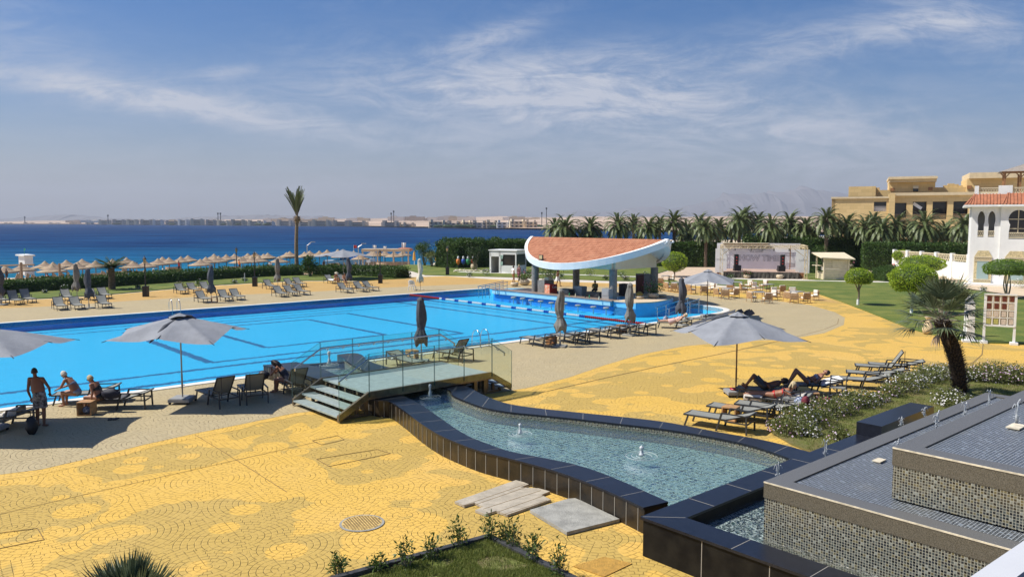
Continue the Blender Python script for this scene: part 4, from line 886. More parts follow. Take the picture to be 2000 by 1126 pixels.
for k in range(36): x=2.5+k*.29; b.tube([(x,-1.1,ez+.03),(max(x,2.95),.3,ez+1.13)],.055,6,cap=False)
b.build('roof_tiles',MT['terracotta'],wb)
b=MB(); b.box((.95,-.38,ez-.10),(3.2,.78,.18)); b.box((8.1,-.6,ez-.11),(11.6,1.1,.18)); b.box((-.3,4.5,ez-.10),(.8,9,.18)); b.build('eave_board',MT['white'],wb)
MB().box((7,2.5,ez+.75),(13.6,3.9,.5)).build('roof_slab',MT['whitewall'],wb)
b=MB(); 
for x,w in((.35,.35),(2.75,1.15),(7.2,1.1),(11.2,1.1)): b.box((x,.62,ez+1.38),(w,.3,.95))
b.box((7,.62,ez+1.02),(13.4,.26,.12)); b.build('parapet',MT['whitewall'],wb)
for x0,x1 in((.55,2.15),(3.35,6.6),(7.8,10.6)): b=MB(); lat(b,x0,x1,.62,ez+1.18,ez+1.6,.2); b.build('parapet_lattice',MT['cream'],wb)
def panel(x,y,w):
    M_cv=bpy.data.materials.get('carved_cream') or mat('carved_cream',(.66,.54,.30),.8,var=.35,vs=9,bump=.8,bs=22); b=MB(); z0,h=.25,2.55
    b.box((x,y-.03,z0+h/2),(w,.06,h)); vs=[(x-w/2,y-.06,z0+h),(x+w/2,y-.06,z0+h),(x+w*.3,y-.06,z0+h+.6),(x-w*.3,y-.06,z0+h+.6)]; vs+=[(a,y,c) for a,_,c in vs]; b.add(vs,[(0,1,2,3),(3,2,6,7),(0,3,7,4),(1,5,6,2)]); b.build('ornate_panel',M_cv,wb)
    MB().box((x,y-.07,z0+1.25),(w*.66,.03,1.75)).build('panel_glass',mat('pale_green_glass',(.34,.44,.42),.15),wb); 
    for za,zb_ in((z0+2.2,z0+2.5),(z0+.02,z0+.3)): b=MB(); lat(b,x-w/2,x+w/2,y-.08,za,zb_,.14); b.build('panel_lattice',MT['cream'],wb)
panel(1.15,0,1.5); panel(3.9,-.22,1.9)
MB().box((6.5,-.7,.12),(14,1.2,.24)).build('plinth',MT['whitewall'],wb)
px0,px1,py0=2.7,12,1.6
for x in(px0,px0+1.3,px0+2.9,px0+5):
    for y in(py0,py0+3): MB().box((x,y,ez+2.1),(.16,.16,2.0)).build('pavilion_post',MT['wood'],wb)
b=MB()
for x in(px0,px0+1.3,px0+2.9): b.beam((x,py0,ez+2.6),(x+.4,py0,ez+3.1),.09,.09); b.beam((x,py0,ez+2.6),(x-.4,py0,ez+3.1),.09,.09)
b.box(((px0+px1)/2,py0,ez+3.15),(px1-px0+.6,.16,.18)); b.box((px0,py0+1.5,ez+3.15),(.16,3.2,.18)); b.build('pavilion_beam',MT['wood'],wb)
MB().add([(px0-.5,py0-.5,ez+3.22),(px1+.5,py0-.5,ez+3.22),(px1+.5,py0+3.5,ez+3.22),(px0-.5,py0+3.5,ez+3.22),(px0+1.9,py0+1.5,ez+4.1),(px1-2,py0+1.5,ez+4.1)],[(0,1,5,4),(1,2,5),(2,3,4,5),(3,0,4)]).build('pavilion_roof',mat('grey_shingle',(.30,.26,.22),.9,var=.2,vs=5),wb)
b=MB(); 
for x in(px0+2.1,px0+4.0): b.box((x,py0+1.5,ez+4.4),(.13,.13,1.0))
b.box((px0+4,py0+1.5,ez+4.95),(4.4,2.0,.10)); b.build('pavilion_lantern',MT['wood'],wb)
# ---- white balustrade wall
p0=at(1746,531); p1=at(1891,548); Lw=(p1-p0).length; gw=thing('white_boundary_wall','white garden wall topped with cream lattice panels between posts','wall',p0,math.atan2(p1.y-p0.y,p1.x-p0.x))
HW=2.1
MB().box((Lw/2,0,HW/2-.1),(Lw,.22,HW-.2)).build('wall',MT['whitewall'],gw)
nP=5
for k in range(nP+1):
    MB().box((Lw*k/nP,0,HW/2+.35),(.42,.36,HW+.7)).build('post',MT['whitewall'],gw)
for k in range(nP):
    b=MB(); x0=Lw*k/nP+.25; x1=Lw*(k+1)/nP-.25; n_=max(4,int((x1-x0)/.3)); e=(x1-x0)/n_
    for i in range(n_): x=x0+e*i; b.beam((x,0,HW-.15),(x+e,0,HW+.5),.04,.05,0,(0,1,0)); b.beam((x+e,0,HW-.15),(x,0,HW+.5),.04,.05,0,(0,1,0))
    b.box(((x0+x1)/2,0,HW+.54),(x1-x0,.14,.1)); b.build('lattice_panel',MT['cream'],gw)
# ---- tan hotel
M_tb=mat('sandstone_blocks',(.56,.40,.20),.85,var=.22,vs=.5)
q=NT(M_tb.node_tree); bsn=q.n['Principled BSDF']; tco=q.N('ShaderNodeTexCoord').outputs['Object']
bt=q.N('ShaderNodeTexBrick',{'Vector':q.N('ShaderNodeMapping',{0:tco,'Rotation':(R(90),0,0)}).outputs[0],'Color1':(.72,.52,.24,1),'Color2':(.63,.45,.20,1),'Mortar':(.50,.35,.16,1),'Scale':1.0,'Mortar Size':.012,'Brick Width':1.2,'Row Height':.55})
q.l.new(bt.outputs[0],bsn.inputs['Base Color'])
ho=thing('sandstone_hotel','tan sandstone hotel with stepped parapets behind the palms','hotel',(52.5,130,0),R(-24)); ho.scale=(.90,1,1)
def hx_(x): return (x-1625)/F*130
def hz(y): return 6.2+(HY-y)*130/F
b=MB()
def blk(x0,x1,ytop,y0,dep,zb=0): b.box(((hx_(x0)+hx_(x1))/2,y0+dep/2,(hz(ytop)+zb)/2),(hx_(x1)-hx_(x0),dep,hz(ytop)-zb))
def rc(x0,x1,yt,yb): return [(hx_(x0),hz(yb)),(hx_(x1),hz(yb)),(hx_(x1),hz(yt)),(hx_(x0),hz(yt))]
wall_holes(b,hx_(1624),hx_(1741),0,hz(387),[rc(1707,1731,395,413),rc(1705,1717,449,470)],0,.8)
b.box(((hx_(1624)+.3),6,hz(387)/2),(.6,12,hz(387)))
wall_holes(b,hx_(1741),hx_(1960),0,hz(378),[rc(1744,1770,397,425),rc(1782,1808,395,428),rc(1819,1846,395,428),rc(1857,1884,395,428),rc(1896,1922,395,428),rc(1783,1806,448,475),rc(1817,1845,448,475),rc(1856,1884,448,475)],2.0,3.0)
b.box((hx_(1741),1,hz(380)/2),(1.0,2.6,hz(380)))
b.box((hx_(1800),9,hz(380)/2-2),(hx_(1960)-hx_(1640),.5,hz(380)-4))
blk(1656,1710,384,3,6,12); blk(1664,1740,371,5,8,9); blk(1736,1825,357,5,9,9); blk(1822,1886,367,6,7,9); blk(1884,1990,352,5,9,9)
for i,(x,y) in enumerate([(1690,367),(1697,365.5),(1704,366)]): blk(x,x+14,y,5.1,1,9)
for i,(x,y) in enumerate([(1842,363),(1850,360),(1858,361.5),(1866,364)]): blk(x,x+12,y,6.1,1,9)
b.build('wall',M_tb,ho)
b=MB(); b.box((hx_(1781),9.5,hz(351.5)),(hx_(1829)-hx_(1738),10.5,.9)); b.box((hx_(1781),9.5,hz(349)),(hx_(1830)-hx_(1736),11.5,.35)); b.box((hx_(1940),9.5,hz(347)),(hx_(1993)-hx_(1886),11,.9)); b.box((hx_(1850),2.4,hz(381)),(hx_(1962)-hx_(1740),1.8,.45)); b.box((hx_(1682),.4,hz(387)),(hx_(1742)-hx_(1623),1.3,.3)); b.build('cornice',MT['tanlight'],ho)
for x0,x1,yt,yb,y in[(1707,1731,395,413,1.6),(1705,1717,449,470,1.6)]+[(a,a+27,395,428,4.2) for a in(1744,1782,1819,1857,1896)]+[(a,a+27,448,475,4.2) for a in(1783,1817,1856)]:
    w=MB(); w.box(((hx_(x0)+hx_(x1))/2,y,(hz(yt)+hz(yb))/2),(hx_(x1)-hx_(x0)+.6,.05,hz(yt)-hz(yb)+.4)); w.build('window',MT['darkglass'],ho)
    w=MB(); w.box(((hx_(x0)+hx_(x1))/2,y-1.0 if y>3 else .6,hz(yb)+.75),(hx_(x1)-hx_(x0),.08,.12)); w.box(((hx_(x0)+hx_(x1))/2,y-1.0 if y>3 else .6,hz(yb)+.3),(hx_(x1)-hx_(x0),.06,.6)); w.build('balcony_rail',MT['tanlight'] if y>3 else MT['white'],ho)
for x,y in((1743,370.5),(1816,370),(1888,368)): MB().box((hx_(x),4.9,hz(y)),(.7,.2,.5)).build('shutter',MT['wood'],ho)
MB().box((hx_(1788),4.9,hz(369.5)),(.85,.2,.9)).build('window',MT['darkglass'],ho)
MB().box((hx_(1788),4.8,hz(366.5)),(.9,.2,.45)).build('window_shade',MT['cream'],ho)
MB().beam((hx_(1783),2.6,hz(398)),(hx_(1799),2.6,hz(408)),.15,.5).build('stair_rail',MT['white'],ho)
# balcony parapet of the terrace the picture was taken from
P=[at(1888,1130,4.9),at(1965,1078,4.9),at(2060,1014,4.9)]
d=(P[2]-P[0]).normalized(); r=Vector((d.y,-d.x,0))
b=MB(); b.add([P[0]-d*1.2,P[2]+d*2,P[2]+d*2+r*.28,P[0]-d*1.2+r*.28]+[p-Vector((0,0,.5)) for p in(P[0]-d*1.2,P[2]+d*2,P[2]+d*2+r*.28,P[0]-d*1.2+r*.28)],[(0,1,2,3),(0,4,5,1),(2,6,7,3),(7,6,5,4),(3,7,4,0),(1,5,6,2)])
pp=thing('terrace_parapet','white capped parapet of the terrace in the lower right corner','parapet')
b.build('capping',mat('smooth_white_paint',(.58,.59,.61),.5,var=.04,vs=2),pp)
MB().beam(P[0]-d*1.2+r*.31-Vector((0,0,.03)),P[2]+d*2+r*.31-Vector((0,0,.03)),.06,.5).build('dark_seal',mat('dark_seal',(.02,.025,.04),.4),pp)
MB().beam(P[0]-d*1.2+r*.6-Vector((0,0,.1)),P[2]+d*2+r*.6-Vector((0,0,.1)),.5,.6).build('floor_edge',MT['white'],pp)
# hatches, manhole, loose slabs
def slabpoly(pts,z0,z1,m_,name,label,cat,group=None): return tag(MB().prism(xy(pts),z0,z1).build(name,m_),label,cat,group)
slabpoly([(1035,1001),(1110,979),(1125,978),(1210,1019),(1107,1045)],.004,.075,MT['concrete'],'concrete_slab','grey weathered square concrete slab on the yellow deck by the channel wall','slab')
MB_=MB()
tl=thing('slat_platform','pile of pale timber boards forming a ragged mat beside the channel wall','duckboard')
A0,A1=at(892,984),at(1017,940)
d=(at(1075,972)-at(992,1008)); 
out=[(888,983),(1010,940),(1033,949),(1016,955),(1052,957),(1074,963),(1057,970),(1076,979),(991,1009),(969,1001),(948,1008),(928,1000),(944,993),(927,985),(907,991)]
MB().prism(xy(out),.004,.055).build('boards',MT['slat'],tl)
b=MB()
for a0,a1 in(((900,988),(1025,945)),((927,985),(1040,946)),((944,993),(1056,957)),((957,1004),(1062,967)),((980,1005),(1068,976))): b.beam(at(*a0,.056),at(*a1,.056),.012,.006)
b.build('seams',M_joint,tl)
c=at(707,1021); mh=thing('manhole_cover','round rusty pink manhole cover with raised studs set in the yellow deck','manhole',(c.x,c.y,0))
MB().lathe([(.46,0),(.46,.012),(.42,.014)],40).build('rim',MT['concrete'],mh)
b=MB(); b.lathe([(.41,.0),(.41,.017)],36)
for i in range(-6,7):
    for j in range(-6,7):
        x,y=i*.062+(j%2)*.03,j*.058
        if x*x+y*y<.15: b.box((x,y,.018),(.030,.022,.012),.4,1)
b.build('cover',[mat('cover_paint',(.58,.40,.13),.8,var=.3,vs=12),mat('stud',(.16,.09,.05),.7)],mh)
def frame_hatch(pts,label):
    b=MB(); P_=[at(*p) for p in pts]
    for i in range(len(P_)): b.beam(P_[i]+Vector((0,0,.004)),P_[(i+1)%len(P_)]+Vector((0,0,.004)),.012,.01)
    return tag(b.build('deck_hatch',M_joint),label,'hatch','thin metal framed hatches in the deck')
frame_hatch([(618,896),(736,877),(763,885),(643,910)],'large painted hatch frame in the yellow deck in front of the bridge steps')
frame_hatch([(610,860),(660,850),(672,858),(628,868)],'small painted hatch frame in the yellow deck nearest the bridge steps')
frame_hatch([(-40,1045),(73,1031),(86,1053),(-40,1078)],'rectangular painted hatch frame at the left edge of the yellow deck')
b=MB(); P_=[at(*p) for p in[(1120,1105),(1180,1087),(1235,1100),(1180,1126)]]; b.prism([p.xy[:] for p in P_],0,.012); tag(b.build('access_cover',mat('yellow_tread_plate',(.72,.40,.07),.6,var=.2,vs=8,bump=1,bs=60)),'yellow painted tread plate cover in the deck left of the black basin wall','cover')
# ================================================================ plants
def rdir(r,up=-1):
    while 1:
        d=Vector((r.uniform(-1,1),r.uniform(-1,1),r.uniform(up,1)))
        if .1<d.length<1: return d.normalized()
def date_crown(seed,nf=46,L=3.0,spread=1.0,up=0.0,nl=34,lw=.075,ll=.52,windx=0):
    r=random.Random(seed); b=MB()
    for i in range(nf):
        a=i*2.39996+r.uniform(-.2,.2); e=R(78)-(i/nf)**.8*R(112)*spread+r.uniform(-.1,.1)+up
        d=Vector((math.cos(a)*math.cos(e),math.sin(a)*math.cos(e),math.sin(e))); l=L*r.uniform(.82,1.08)
        side=Vector((-math.sin(a),math.cos(a),0)); p=Vector((0,0,.1))+d*.15; pts=[p.copy()]; seg=10
        for k in range(seg):
            p=p+d*l/seg; d=(d+Vector((windx*.02,0,-.115*(1+k*.14)*spread))).normalized(); pts.append(p.copy())
        b.tube([pts[0],pts[3],pts[6],pts[-1]],[.035,.025,.018,.006],3,1,False)
        for k in range(nl):
            u=.12+.88*k/nl; f=u*seg; j=min(seg-1,int(f)); q_=pts[j].lerp(pts[j+1],f-j); dd=(pts[j+1]-pts[j]).normalized()
            sz=ll*math.sin(math.pi*min(1,.18+u*.75))*r.uniform(.8,1.1)
            for s_ in(-1,1):
                ld=(dd*.75+side*s_*.75+Vector((0,0,.28-.25*u+r.uniform(-.12,.12)))).normalized(); n_=dd.cross(side)*(1)
                w=lw; wv=ld.cross(n_).normalized()*w/2
                b.add([q_-wv,q_+wv,q_+ld*sz*.6+wv*.8+Vector((0,0,-.02*sz)),q_+ld*sz+Vector((0,0,-.12*sz))],[(0,1,2,3)])
    return b
def palm_trunk(h,r0=.24,r1=.2,lean=0,n=12,rings=26):
    b=MB(); pts=[];rs=[]
    for i in range(rings+1):
        u=i/rings; pts.append((lean*u*u,0,-.2+(h+.2)*u)); rs.append((r0+(r1-r0)*u)*(1+.10*(i%2))*(1.35 if i==0 else 1))
    b.tube(pts,rs,n); return b
def date_palm(seed,h,**kw):
    t_=thing('date_palm','x','palm tree',group='date palms in the row behind the bar and stage')
    palm_trunk(h,.27,.24).build('trunk',MT['palmtrunk'],t_)
    c=date_crown(seed,**kw).build('crown',[L_palm,MT['bark']],t_); c.location=(0,0,h)
    r=random.Random(seed); b=MB()
    for k in range(50):
        a=r.uniform(0,6.28); z=h-r.uniform(-.1,.9); b.leaf((math.cos(a)*.2,math.sin(a)*.2,z),(math.cos(a),math.sin(a),1.1),(0,0,1),.3,.12)
    b.build('leaf_stubs',MT['palmtrunk'],t_); return t_
protos=[Rep(date_palm(11,4.9,nf=62,L=2.9,windx=1)),Rep(date_palm(12,5.2,nf=54,L=2.7,spread=.9,windx=1)),Rep(date_palm(13,4.4,nf=66,L=3.0,spread=1.1,windx=1))]
PL=[(1085,440,118,0,1.05),(1105,433,112,2,1.15),(1153,433,113,0,1),(1207,431,112,2,1.05),(1237,424,128,1,1),(1268,433,110,0,1),(1288,428,130,1,.95),(1316,427,112,1,1.05),(1341,436,122,2,.9),(1365,426,122,0,1),(1378,437,108,2,1.0),(1403,432,116,0,1.0),(1428,440,120,1,.9),(1443,423,114,2,1.08),(1452,417,122,0,1.08),(1480,422,124,1,1.05),(1505,432,110,2,1.05),(1541,428,114,0,1.08),(1560,438,120,1,.9),(1573,433,112,0,1),(1613,421,108,0,1.1),(1633,440,112,1,.9),(1653,427,110,0,1),(1689,434,106,2,1),(1704,428,112,1,1),(1722,434,104,0,1.05),(1749,430,108,0,1.05),(1778,438,112,1,.9),(1804,433,104,2,1.12),(1845,440,106,0,.95),(1882,432,100,2,1.1),
 (1142,452,116,1,.55),(1172,453,117,1,.5),(1247,452,114,1,.55),(1330,450,116,1,.6),(1345,455,112,1,.5),(1462,452,112,1,.6),(1520,455,116,1,.55),(1590,452,112,1,.6),(1735,455,108,1,.55)]
order=sorted(range(len(PL)),key=lambda i:PL[i][0])
for i in range(len(PL)):
    x,y,d,k,s=PL[i]; y+=13+(i*5)%7-3; s*=.86; hz_=6.2-(y-HY)*d/F; h0=[4.9,5.2,4.4][k]; X=(x-1000)/F*d; r=order.index(i)
    sc_z=max(.35,hz_/h0)
    where='above the bar roof' if x<1310 else 'behind the stage' if x<1600 else 'before the sandstone hotel'
    lab=('short young date palm' if s<.7 else 'tall date palm' if hz_>6.3 else 'bushy date palm')+' %s, %s in the row from the left'%(where,nth(r))
    o=protos[k](Vector((X,d,0)),(i*2.1)%1.2-.6 if s>.7 else i,lab,scale=s)
    # keep crown round: lift instead of stretching
    for c_ in sc.objects:
        if c_.parent==o:
            if c_.name.startswith('trunk'): c_.scale=(1,1,hz_/(h0*s))
            elif c_.name.startswith('crown'): c_.location.z=hz_/s
            else: c_.location.z=hz_/s-h0
# tall lone palm by the hedge, upswept fronds
c=at(581,537); tp=thing('tall_palm','lone tall slender palm with wind-blown upright fronds beside the beach hedge','palm tree',c)
H_=6.75; b=MB(); r=random.Random(5); pts=[];rs=[]
for i in range(61):
    u=i/60; pts.append((.12*u-.12*math.sin(u*3.1),0,-.1+H_*u)); rs.append((.24-.06*u)*(1.0+.07*(i%2))*(1.3 if u>.9 else 1)*(1.25 if i<2 else 1))
b.tube(pts,rs,12); b.build('trunk',MT['palmtall'],tp)
b=MB(); top=Vector(pts[-1])
for i in range(40):
    a=i*2.4; e=R(r.uniform(73,89)); d=Vector((math.cos(a)*math.cos(e)-.06,math.sin(a)*math.cos(e),math.sin(e))).normalized(); l=r.uniform(2.4,3.8); p=top.copy(); P_=[p.copy()]
    side=Vector((-math.sin(a),math.cos(a),0))
    for k in range(9): p=p+d*l/9; d=(d+Vector((-.035 if math.cos(a)<0 else .035,0,-.02))).normalized(); P_.append(p.copy())
    b.tube([P_[0],P_[4],P_[9]],[.03,.02,.006],3,1,False)
    for k in range(34):
        u=.22+.78*k/34; f=u*9; j=min(8,int(f)); q_=P_[j].lerp(P_[j+1],f-j); dd=(P_[j+1]-P_[j]).normalized()
        for s_ in(-1,1):
            ld=(dd*1.5+side*s_*.65+Vector((0,0,r.uniform(-.1,.1)))).normalized(); b.leaf(q_,ld,side.cross(dd)+Vector((.1,.3,0)),.42*math.sin(math.pi*(.25+.6*u)),.05)
b.build('crown',[L_palm,MT['bark']],tp); 
b=MB(); b.ball(top+Vector((0,0,-.12)),(.32,.32,.38),12,8,0,.3)
for k in range(60):
    a=r.uniform(0,6.28); b.leaf(top+Vector((math.cos(a)*.3,math.sin(a)*.3,r.uniform(-.6,.1))),(math.cos(a),math.sin(a),.9),(0,0,1),.3,.12)
b.build('leaf_stubs',MT['palmtall'],tp)
# small cycad like palm
c=at(219,565.5); cy=thing('small_palm','small dark sago palm with a thick trunk standing in front of the beach hedge','palm tree',c)
palm_trunk(2.0,.30,.26).build('trunk',MT['palmtrunk'],cy)
b=MB()
for i in range(44):
    a=i*2.4; e=R(48)-i/44*R(62); d=Vector((math.cos(a)*math.cos(e),math.sin(a)*math.cos(e),math.sin(e))); p=Vector((0,0,2.0)); P_=[p.copy()]; side=Vector((-math.sin(a),math.cos(a),0))
    for k in range(7): p=p+d*1.65/7; d=(d+Vector((0,0,-.07))).normalized(); P_.append(p.copy())
    for k in range(26):
        u=.1+.9*k/26; f=u*7; j=min(6,int(f)); q_=P_[j].lerp(P_[j+1],f-j); dd=(P_[j+1]-P_[j]).normalized()
        for s_ in(-1,1): b.leaf(q_,dd*.5+side*s_+Vector((0,0,.25)),(0,0,1),.26*(1-.5*u)+.06,.07)
b.build('crown',L_dark,cy)
# ---- clipped shapes: hedges and topiary
def shell(b,fn,n,size,seed,jit=.35,mi=0,up=.25,asp=.6):
    """n leaves scattered over a surface; fn(rnd)->(point, normal)"""
    r=random.Random(seed)
    for _ in range(n):
        p,nr=fn(r); nr=Vector(nr).normalized(); d=(nr*r.uniform(.1,.9)+rdir(r)*.9+Vector((0,0,up))).normalized(); s=size*r.uniform(.6,1.3)
        b.leaf(Vector(p)+nr*r.uniform(-.9,.5)*jit*size*2,d,rdir(r),s,s*asp,mi)
def ell_fn(c,rad,flat=-1,bump=.08,seed=0):
    c=Vector(c)
    def f(r):
        d=rdir(r)
        if d.z<flat: d=Vector((d.x,d.y,flat-.02*r.random()))
        w=1+bump*noise.noise(d*2.5+Vector((seed,0,0)))+bump*.6*noise.noise(d*6)
        return c+Vector((d.x*rad[0],d.y*rad[1],d.z*rad[2]))*w, d
    return f
def topiary(name,label,base,cz,rad,flat=-.9,trunk='one',n=3500,size=.09,leaf=None,white=True,h0=None,cat='tree',seed=1,tw=.09):
    t_=thing(name,label,cat,base); b=MB()
    if trunk=='one':
        b.tube([(0,0,-.1),(.05,0,(cz-rad[2]*.6)*.5),(0,0,cz-rad[2]*.2)],[tw,tw*.75,tw*.7],8)
        for k in(-1,0,1): b.tube([(0,0,(cz-rad[2])*.75),(k*rad[0]*.25,.03*k,cz-rad[2]*.7),(k*rad[0]*.5,0,cz-rad[2]*.2)],[tw*.6,tw*.45,.02],6)
        b.build('trunk',MT['bark'],t_,smooth=True)
        if white: MB().lathe([(tw*1.12,.0),(tw*1.02,.45)],10).build('whitewash',MT['white'],t_)
    elif trunk=='wavy':
        for k,a in enumerate((0,1.6,3.0,4.5)):
            pts=[(math.cos(a)*(.02+.22*abs(math.sin(z*2.2)))+.06*math.sin(z*5+k),math.sin(a)*.12,z*(cz-rad[2]*.4)) for z in[i/9 for i in range(10)]]; b.tube(pts,[.07-.004*i for i in range(10)],7)
        b.build('trunk',MT['bark'],t_,smooth=True)
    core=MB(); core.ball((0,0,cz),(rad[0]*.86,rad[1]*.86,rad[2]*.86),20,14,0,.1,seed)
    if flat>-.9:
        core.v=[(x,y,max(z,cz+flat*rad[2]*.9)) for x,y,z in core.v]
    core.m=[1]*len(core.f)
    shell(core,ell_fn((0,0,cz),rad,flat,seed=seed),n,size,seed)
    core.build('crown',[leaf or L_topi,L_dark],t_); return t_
def ez(y,d): return 6.2-(y-HY)*d/F
def tree_px(name,label,x,ytop,ybot,wpx,ybase,**kw):
    p=at(x,ybase); d=p.y; zt,zb=ez(ytop,d),ez(ybot,d); rx=wpx/2*d/F
    return topiary(name,label,p,(zt+zb)/2,(rx,rx,(zt-zb)/2),**kw)
tree_px('topiary_tree','round clipped light green tree beside the right end of the bar roof',1317,492,530,48,540,n=3600,size=.12,seed=2,white=False)
tree_px('topiary_tree','small umbrella-clipped tree with a whitewashed trunk alone on the lawn',1675.5,524,560,50,596,n=4200,size=.085,flat=-.55,seed=3)
tree_px('topiary_tree','largest dome-clipped bright green tree on the lawn behind the fan palm',1780,516,573,86,612,n=7500,size=.10,flat=-.75,seed=4)
tree_px('topiary_tree','broad flat clipped tree behind the biggest dome tree',1800,499,531,82,548,n=5000,size=.13,flat=-.7,seed=5)
tree_px('topiary_tree','small round clipped tree at the end of the white boundary wall',1763,488,510,38,532,n=2600,size=.13,seed=6)
tree_px('topiary_tree','umbrella-shaped clipped tree with twisting stems in front of the white villa',1966,506,545,86,583,n=7000,size=.085,flat=-.45,trunk='wavy',seed=7,leaf=leafmat('bright_leaf',(.09,.18,.012),(.24,.36,.035)))
def loose_tree(name,label,base,h,rad,n,size,seed,leafm,stems=3,cat='tree',clumps=9,lowz=.35):
    r=random.Random(seed); t_=thing(name,label,cat,base); b=MB(); c=MB()
    for k in range(clumps):
        a=k*2.4; q_=math.sqrt((k+.5)/clumps)*.75; cx,cy_=math.cos(a)*q_*rad,math.sin(a)*q_*rad; z=h*(lowz+(1-lowz)*r.uniform(.1,.88)*(1-.35*q_)); rr=rad*r.uniform(.30,.48)
        s_=k%stems; b.tube([(.08*s_,0,-.1),(cx*.4,cy_*.4,z*.55),(cx,cy_,z)],[.05+.02*h/3,.035,.012],6)
        shell(c,ell_fn((cx,cy_,z),(rr,rr,rr*.85),bump=.3,seed=seed+k),n//clumps,size,seed*7+k,jit=1.2,asp=.42)
    b.build('trunk',MT['bark'],t_,smooth=True); c.build('crown',leafm,t_); return t_
loose_tree('leafy_tree','loose dark leafy tree near the beach left of the tall clipped hedge',at(828,519),3.9,1.5,2600,.2,21,L_hedge)
loose_tree('leafy_bush','round yellowish green bush tree right of the loose dark tree',at(842,521),2.2,1.0,1500,.16,22,L_bush)
loose_tree('leafy_bush','upright many-stemmed light green bush beside the tall lone palm',at(604,540),2.45,.85,1900,.24,23,L_hedge,stems=5,lowz=.2)
loose_tree('leafy_bush','dark rounded bush at the foot of the tall lone palm',at(586,537),1.4,.8,1500,.14,24,L_dark,lowz=.1)
loose_tree('shade_tree','dense dark green tree with yellow blossom right of the slatted kiosk',at(1662,520),4.9,2.6,6500,.24,25,L_dark,clumps=14)
loose_tree('shade_tree','smaller dark tree against the hedge behind the slatted kiosk',at(1608,521),3.4,1.5,2200,.2,26,L_hedge,clumps=8)
loose_tree('leafy_tree','thin potted tree leaning in front of the tall hedge near the white booth',at(927,529),3.3,1.1,1500,.2,27,L_dark)
loose_tree('bare_bush','thin bushy shrub under the left end of the bar roof',at(1072,545),2.2,1.6,1100,.16,28,L_dark,stems=6,lowz=.15)
def hedge(label,pts,w,h,n,size,seed,leafm=None,name='hedge',zb=0,wave=.08,hs=None,topm=True):
    """clipped hedge following a ground line"""
    P=resample([Vector((p[0],p[1],0)) for p in pts],40); L=sum((P[i+1]-P[i]).length for i in range(39)); hs=hs or [h]*2
    hh=lambda u:hs[0]+(hs[1]-hs[0])*u if len(hs)==2 else h
    b=MB(); vs=[]
    for i,p in enumerate(P):
        d=(P[min(39,i+1)]-P[max(0,i-1)]).normalized(); r_=Vector((d.y,-d.x,0)); H2=hh(i/39)-size*.5
        for s_,z in((-1,zb-.1),(-.92,H2*.6),(-.7,H2),(.7,H2),(.92,H2*.6),(1,zb-.1)): q_=p+r_*s_*(w/2-size*.4); vs.append((q_.x,q_.y,z))
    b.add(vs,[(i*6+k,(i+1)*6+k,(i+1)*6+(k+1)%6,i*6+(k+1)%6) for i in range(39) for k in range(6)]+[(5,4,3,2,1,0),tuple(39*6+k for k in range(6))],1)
    def f(r):
        u=r.random()*38.99; i=int(u); p=P[i].lerp(P[i+1],u-i); d=(P[i+1]-P[i]).normalized(); r_=Vector((d.y,-d.x,0)); H2=hh(u/39)
        k=r.random(); ww=w/(w+2*H2)
        wob=wave*noise.noise(Vector((p.x*.7,p.y*.7,seed)))*3
        if k<ww*1.2: s_=r.uniform(-1,1); return p+r_*s_*w/2+Vector((0,0,zb+H2+wob)),Vector((0,0,1))
        s_=-1 if r.random()<.35 else 1; z=r.random()
        return p+r_*s_*(w/2*(1-.1*z*z)+wob)+Vector((0,0,zb+z*H2)),r_*s_+Vector((0,0,.25))
    shell(b,f,n,size,seed,jit=.9,asp=.55)
    for e in(0,39):
        d=(P[1]-P[0]).normalized()*(-1) if e==0 else (P[39]-P[38]).normalized(); r_=Vector((d.y,-d.x,0)); shell(b,lambda r:(P[e]+d*.1+r_*r.uniform(-1,1)*w/2+Vector((0,0,r.random()*hh(e/39))),d),int(n*.04)+60,size,seed+e)
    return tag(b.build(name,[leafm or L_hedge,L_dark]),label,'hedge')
hedge('long low leafy hedge between the left lawn and the beach',[(-66,50)]+xy([(-30,578),(0,573),(100,566),(200,560),(300,553),(400,546),(500,540),(585,537)]),1.9,1.05,26000,.17,31)
hedge('low leafy hedge right of the tall palm ending at a rounded tip by the path',xy([(618,537),(700,538),(750,540),(785,543)]),2.2,1.05,9000,.17,32)
hedge('tall dark clipped hedge with a bulging left end beside the white booth',xy([(872,523),(900,521),(950,520),(1040,519)])+[(12,113)],4.2,3.6,20000,.24,33,hs=[3.5,3.75],wave=.2)
hedge('tall dark clipped hedge left of the stage',[at(1285,520).xy[:],at(1405,521).xy[:]],2.0,3.0,12000,.22,34,hs=[3.2,3.25])
hedge('long dark clipped hedge behind the stage and kiosk',[(33,112),(46,110),(56,107)],2.0,3.6,14000,.24,35,hs=[4.1,3.6])
hedge('second higher strip of hedge showing above the hedge left of the stage',[(20,122),(33,118)],1.5,3.9,4500,.24,36,hs=[3.0,3.0])
hedge('dark clipped hedge below the hotel behind the white boundary wall',[(45,101),(56.5,97)],1.8,3.3,9000,.22,37,hs=[3.4,3.4])
hedge('sloping dark green hedge running down to the white boundary wall',xy([(1690,519),(1747,521)]),2.5,2.0,8000,.17,38,hs=[1.0,2.5])
hedge('low square clipped hedge block behind the lawn path, left of two',xy([(1712,546),(1740,549)]),1.6,1.15,2600,.12,39)
hedge('low square clipped hedge block behind the lawn path, right of two',xy([(1722,538),(1745,540)]),1.4,1.1,2000,.12,40)
hedge('small clipped hedge between the stage and the slatted kiosk',xy([(1570,533),(1602,534)]),1.2,1.3,1800,.14,41)
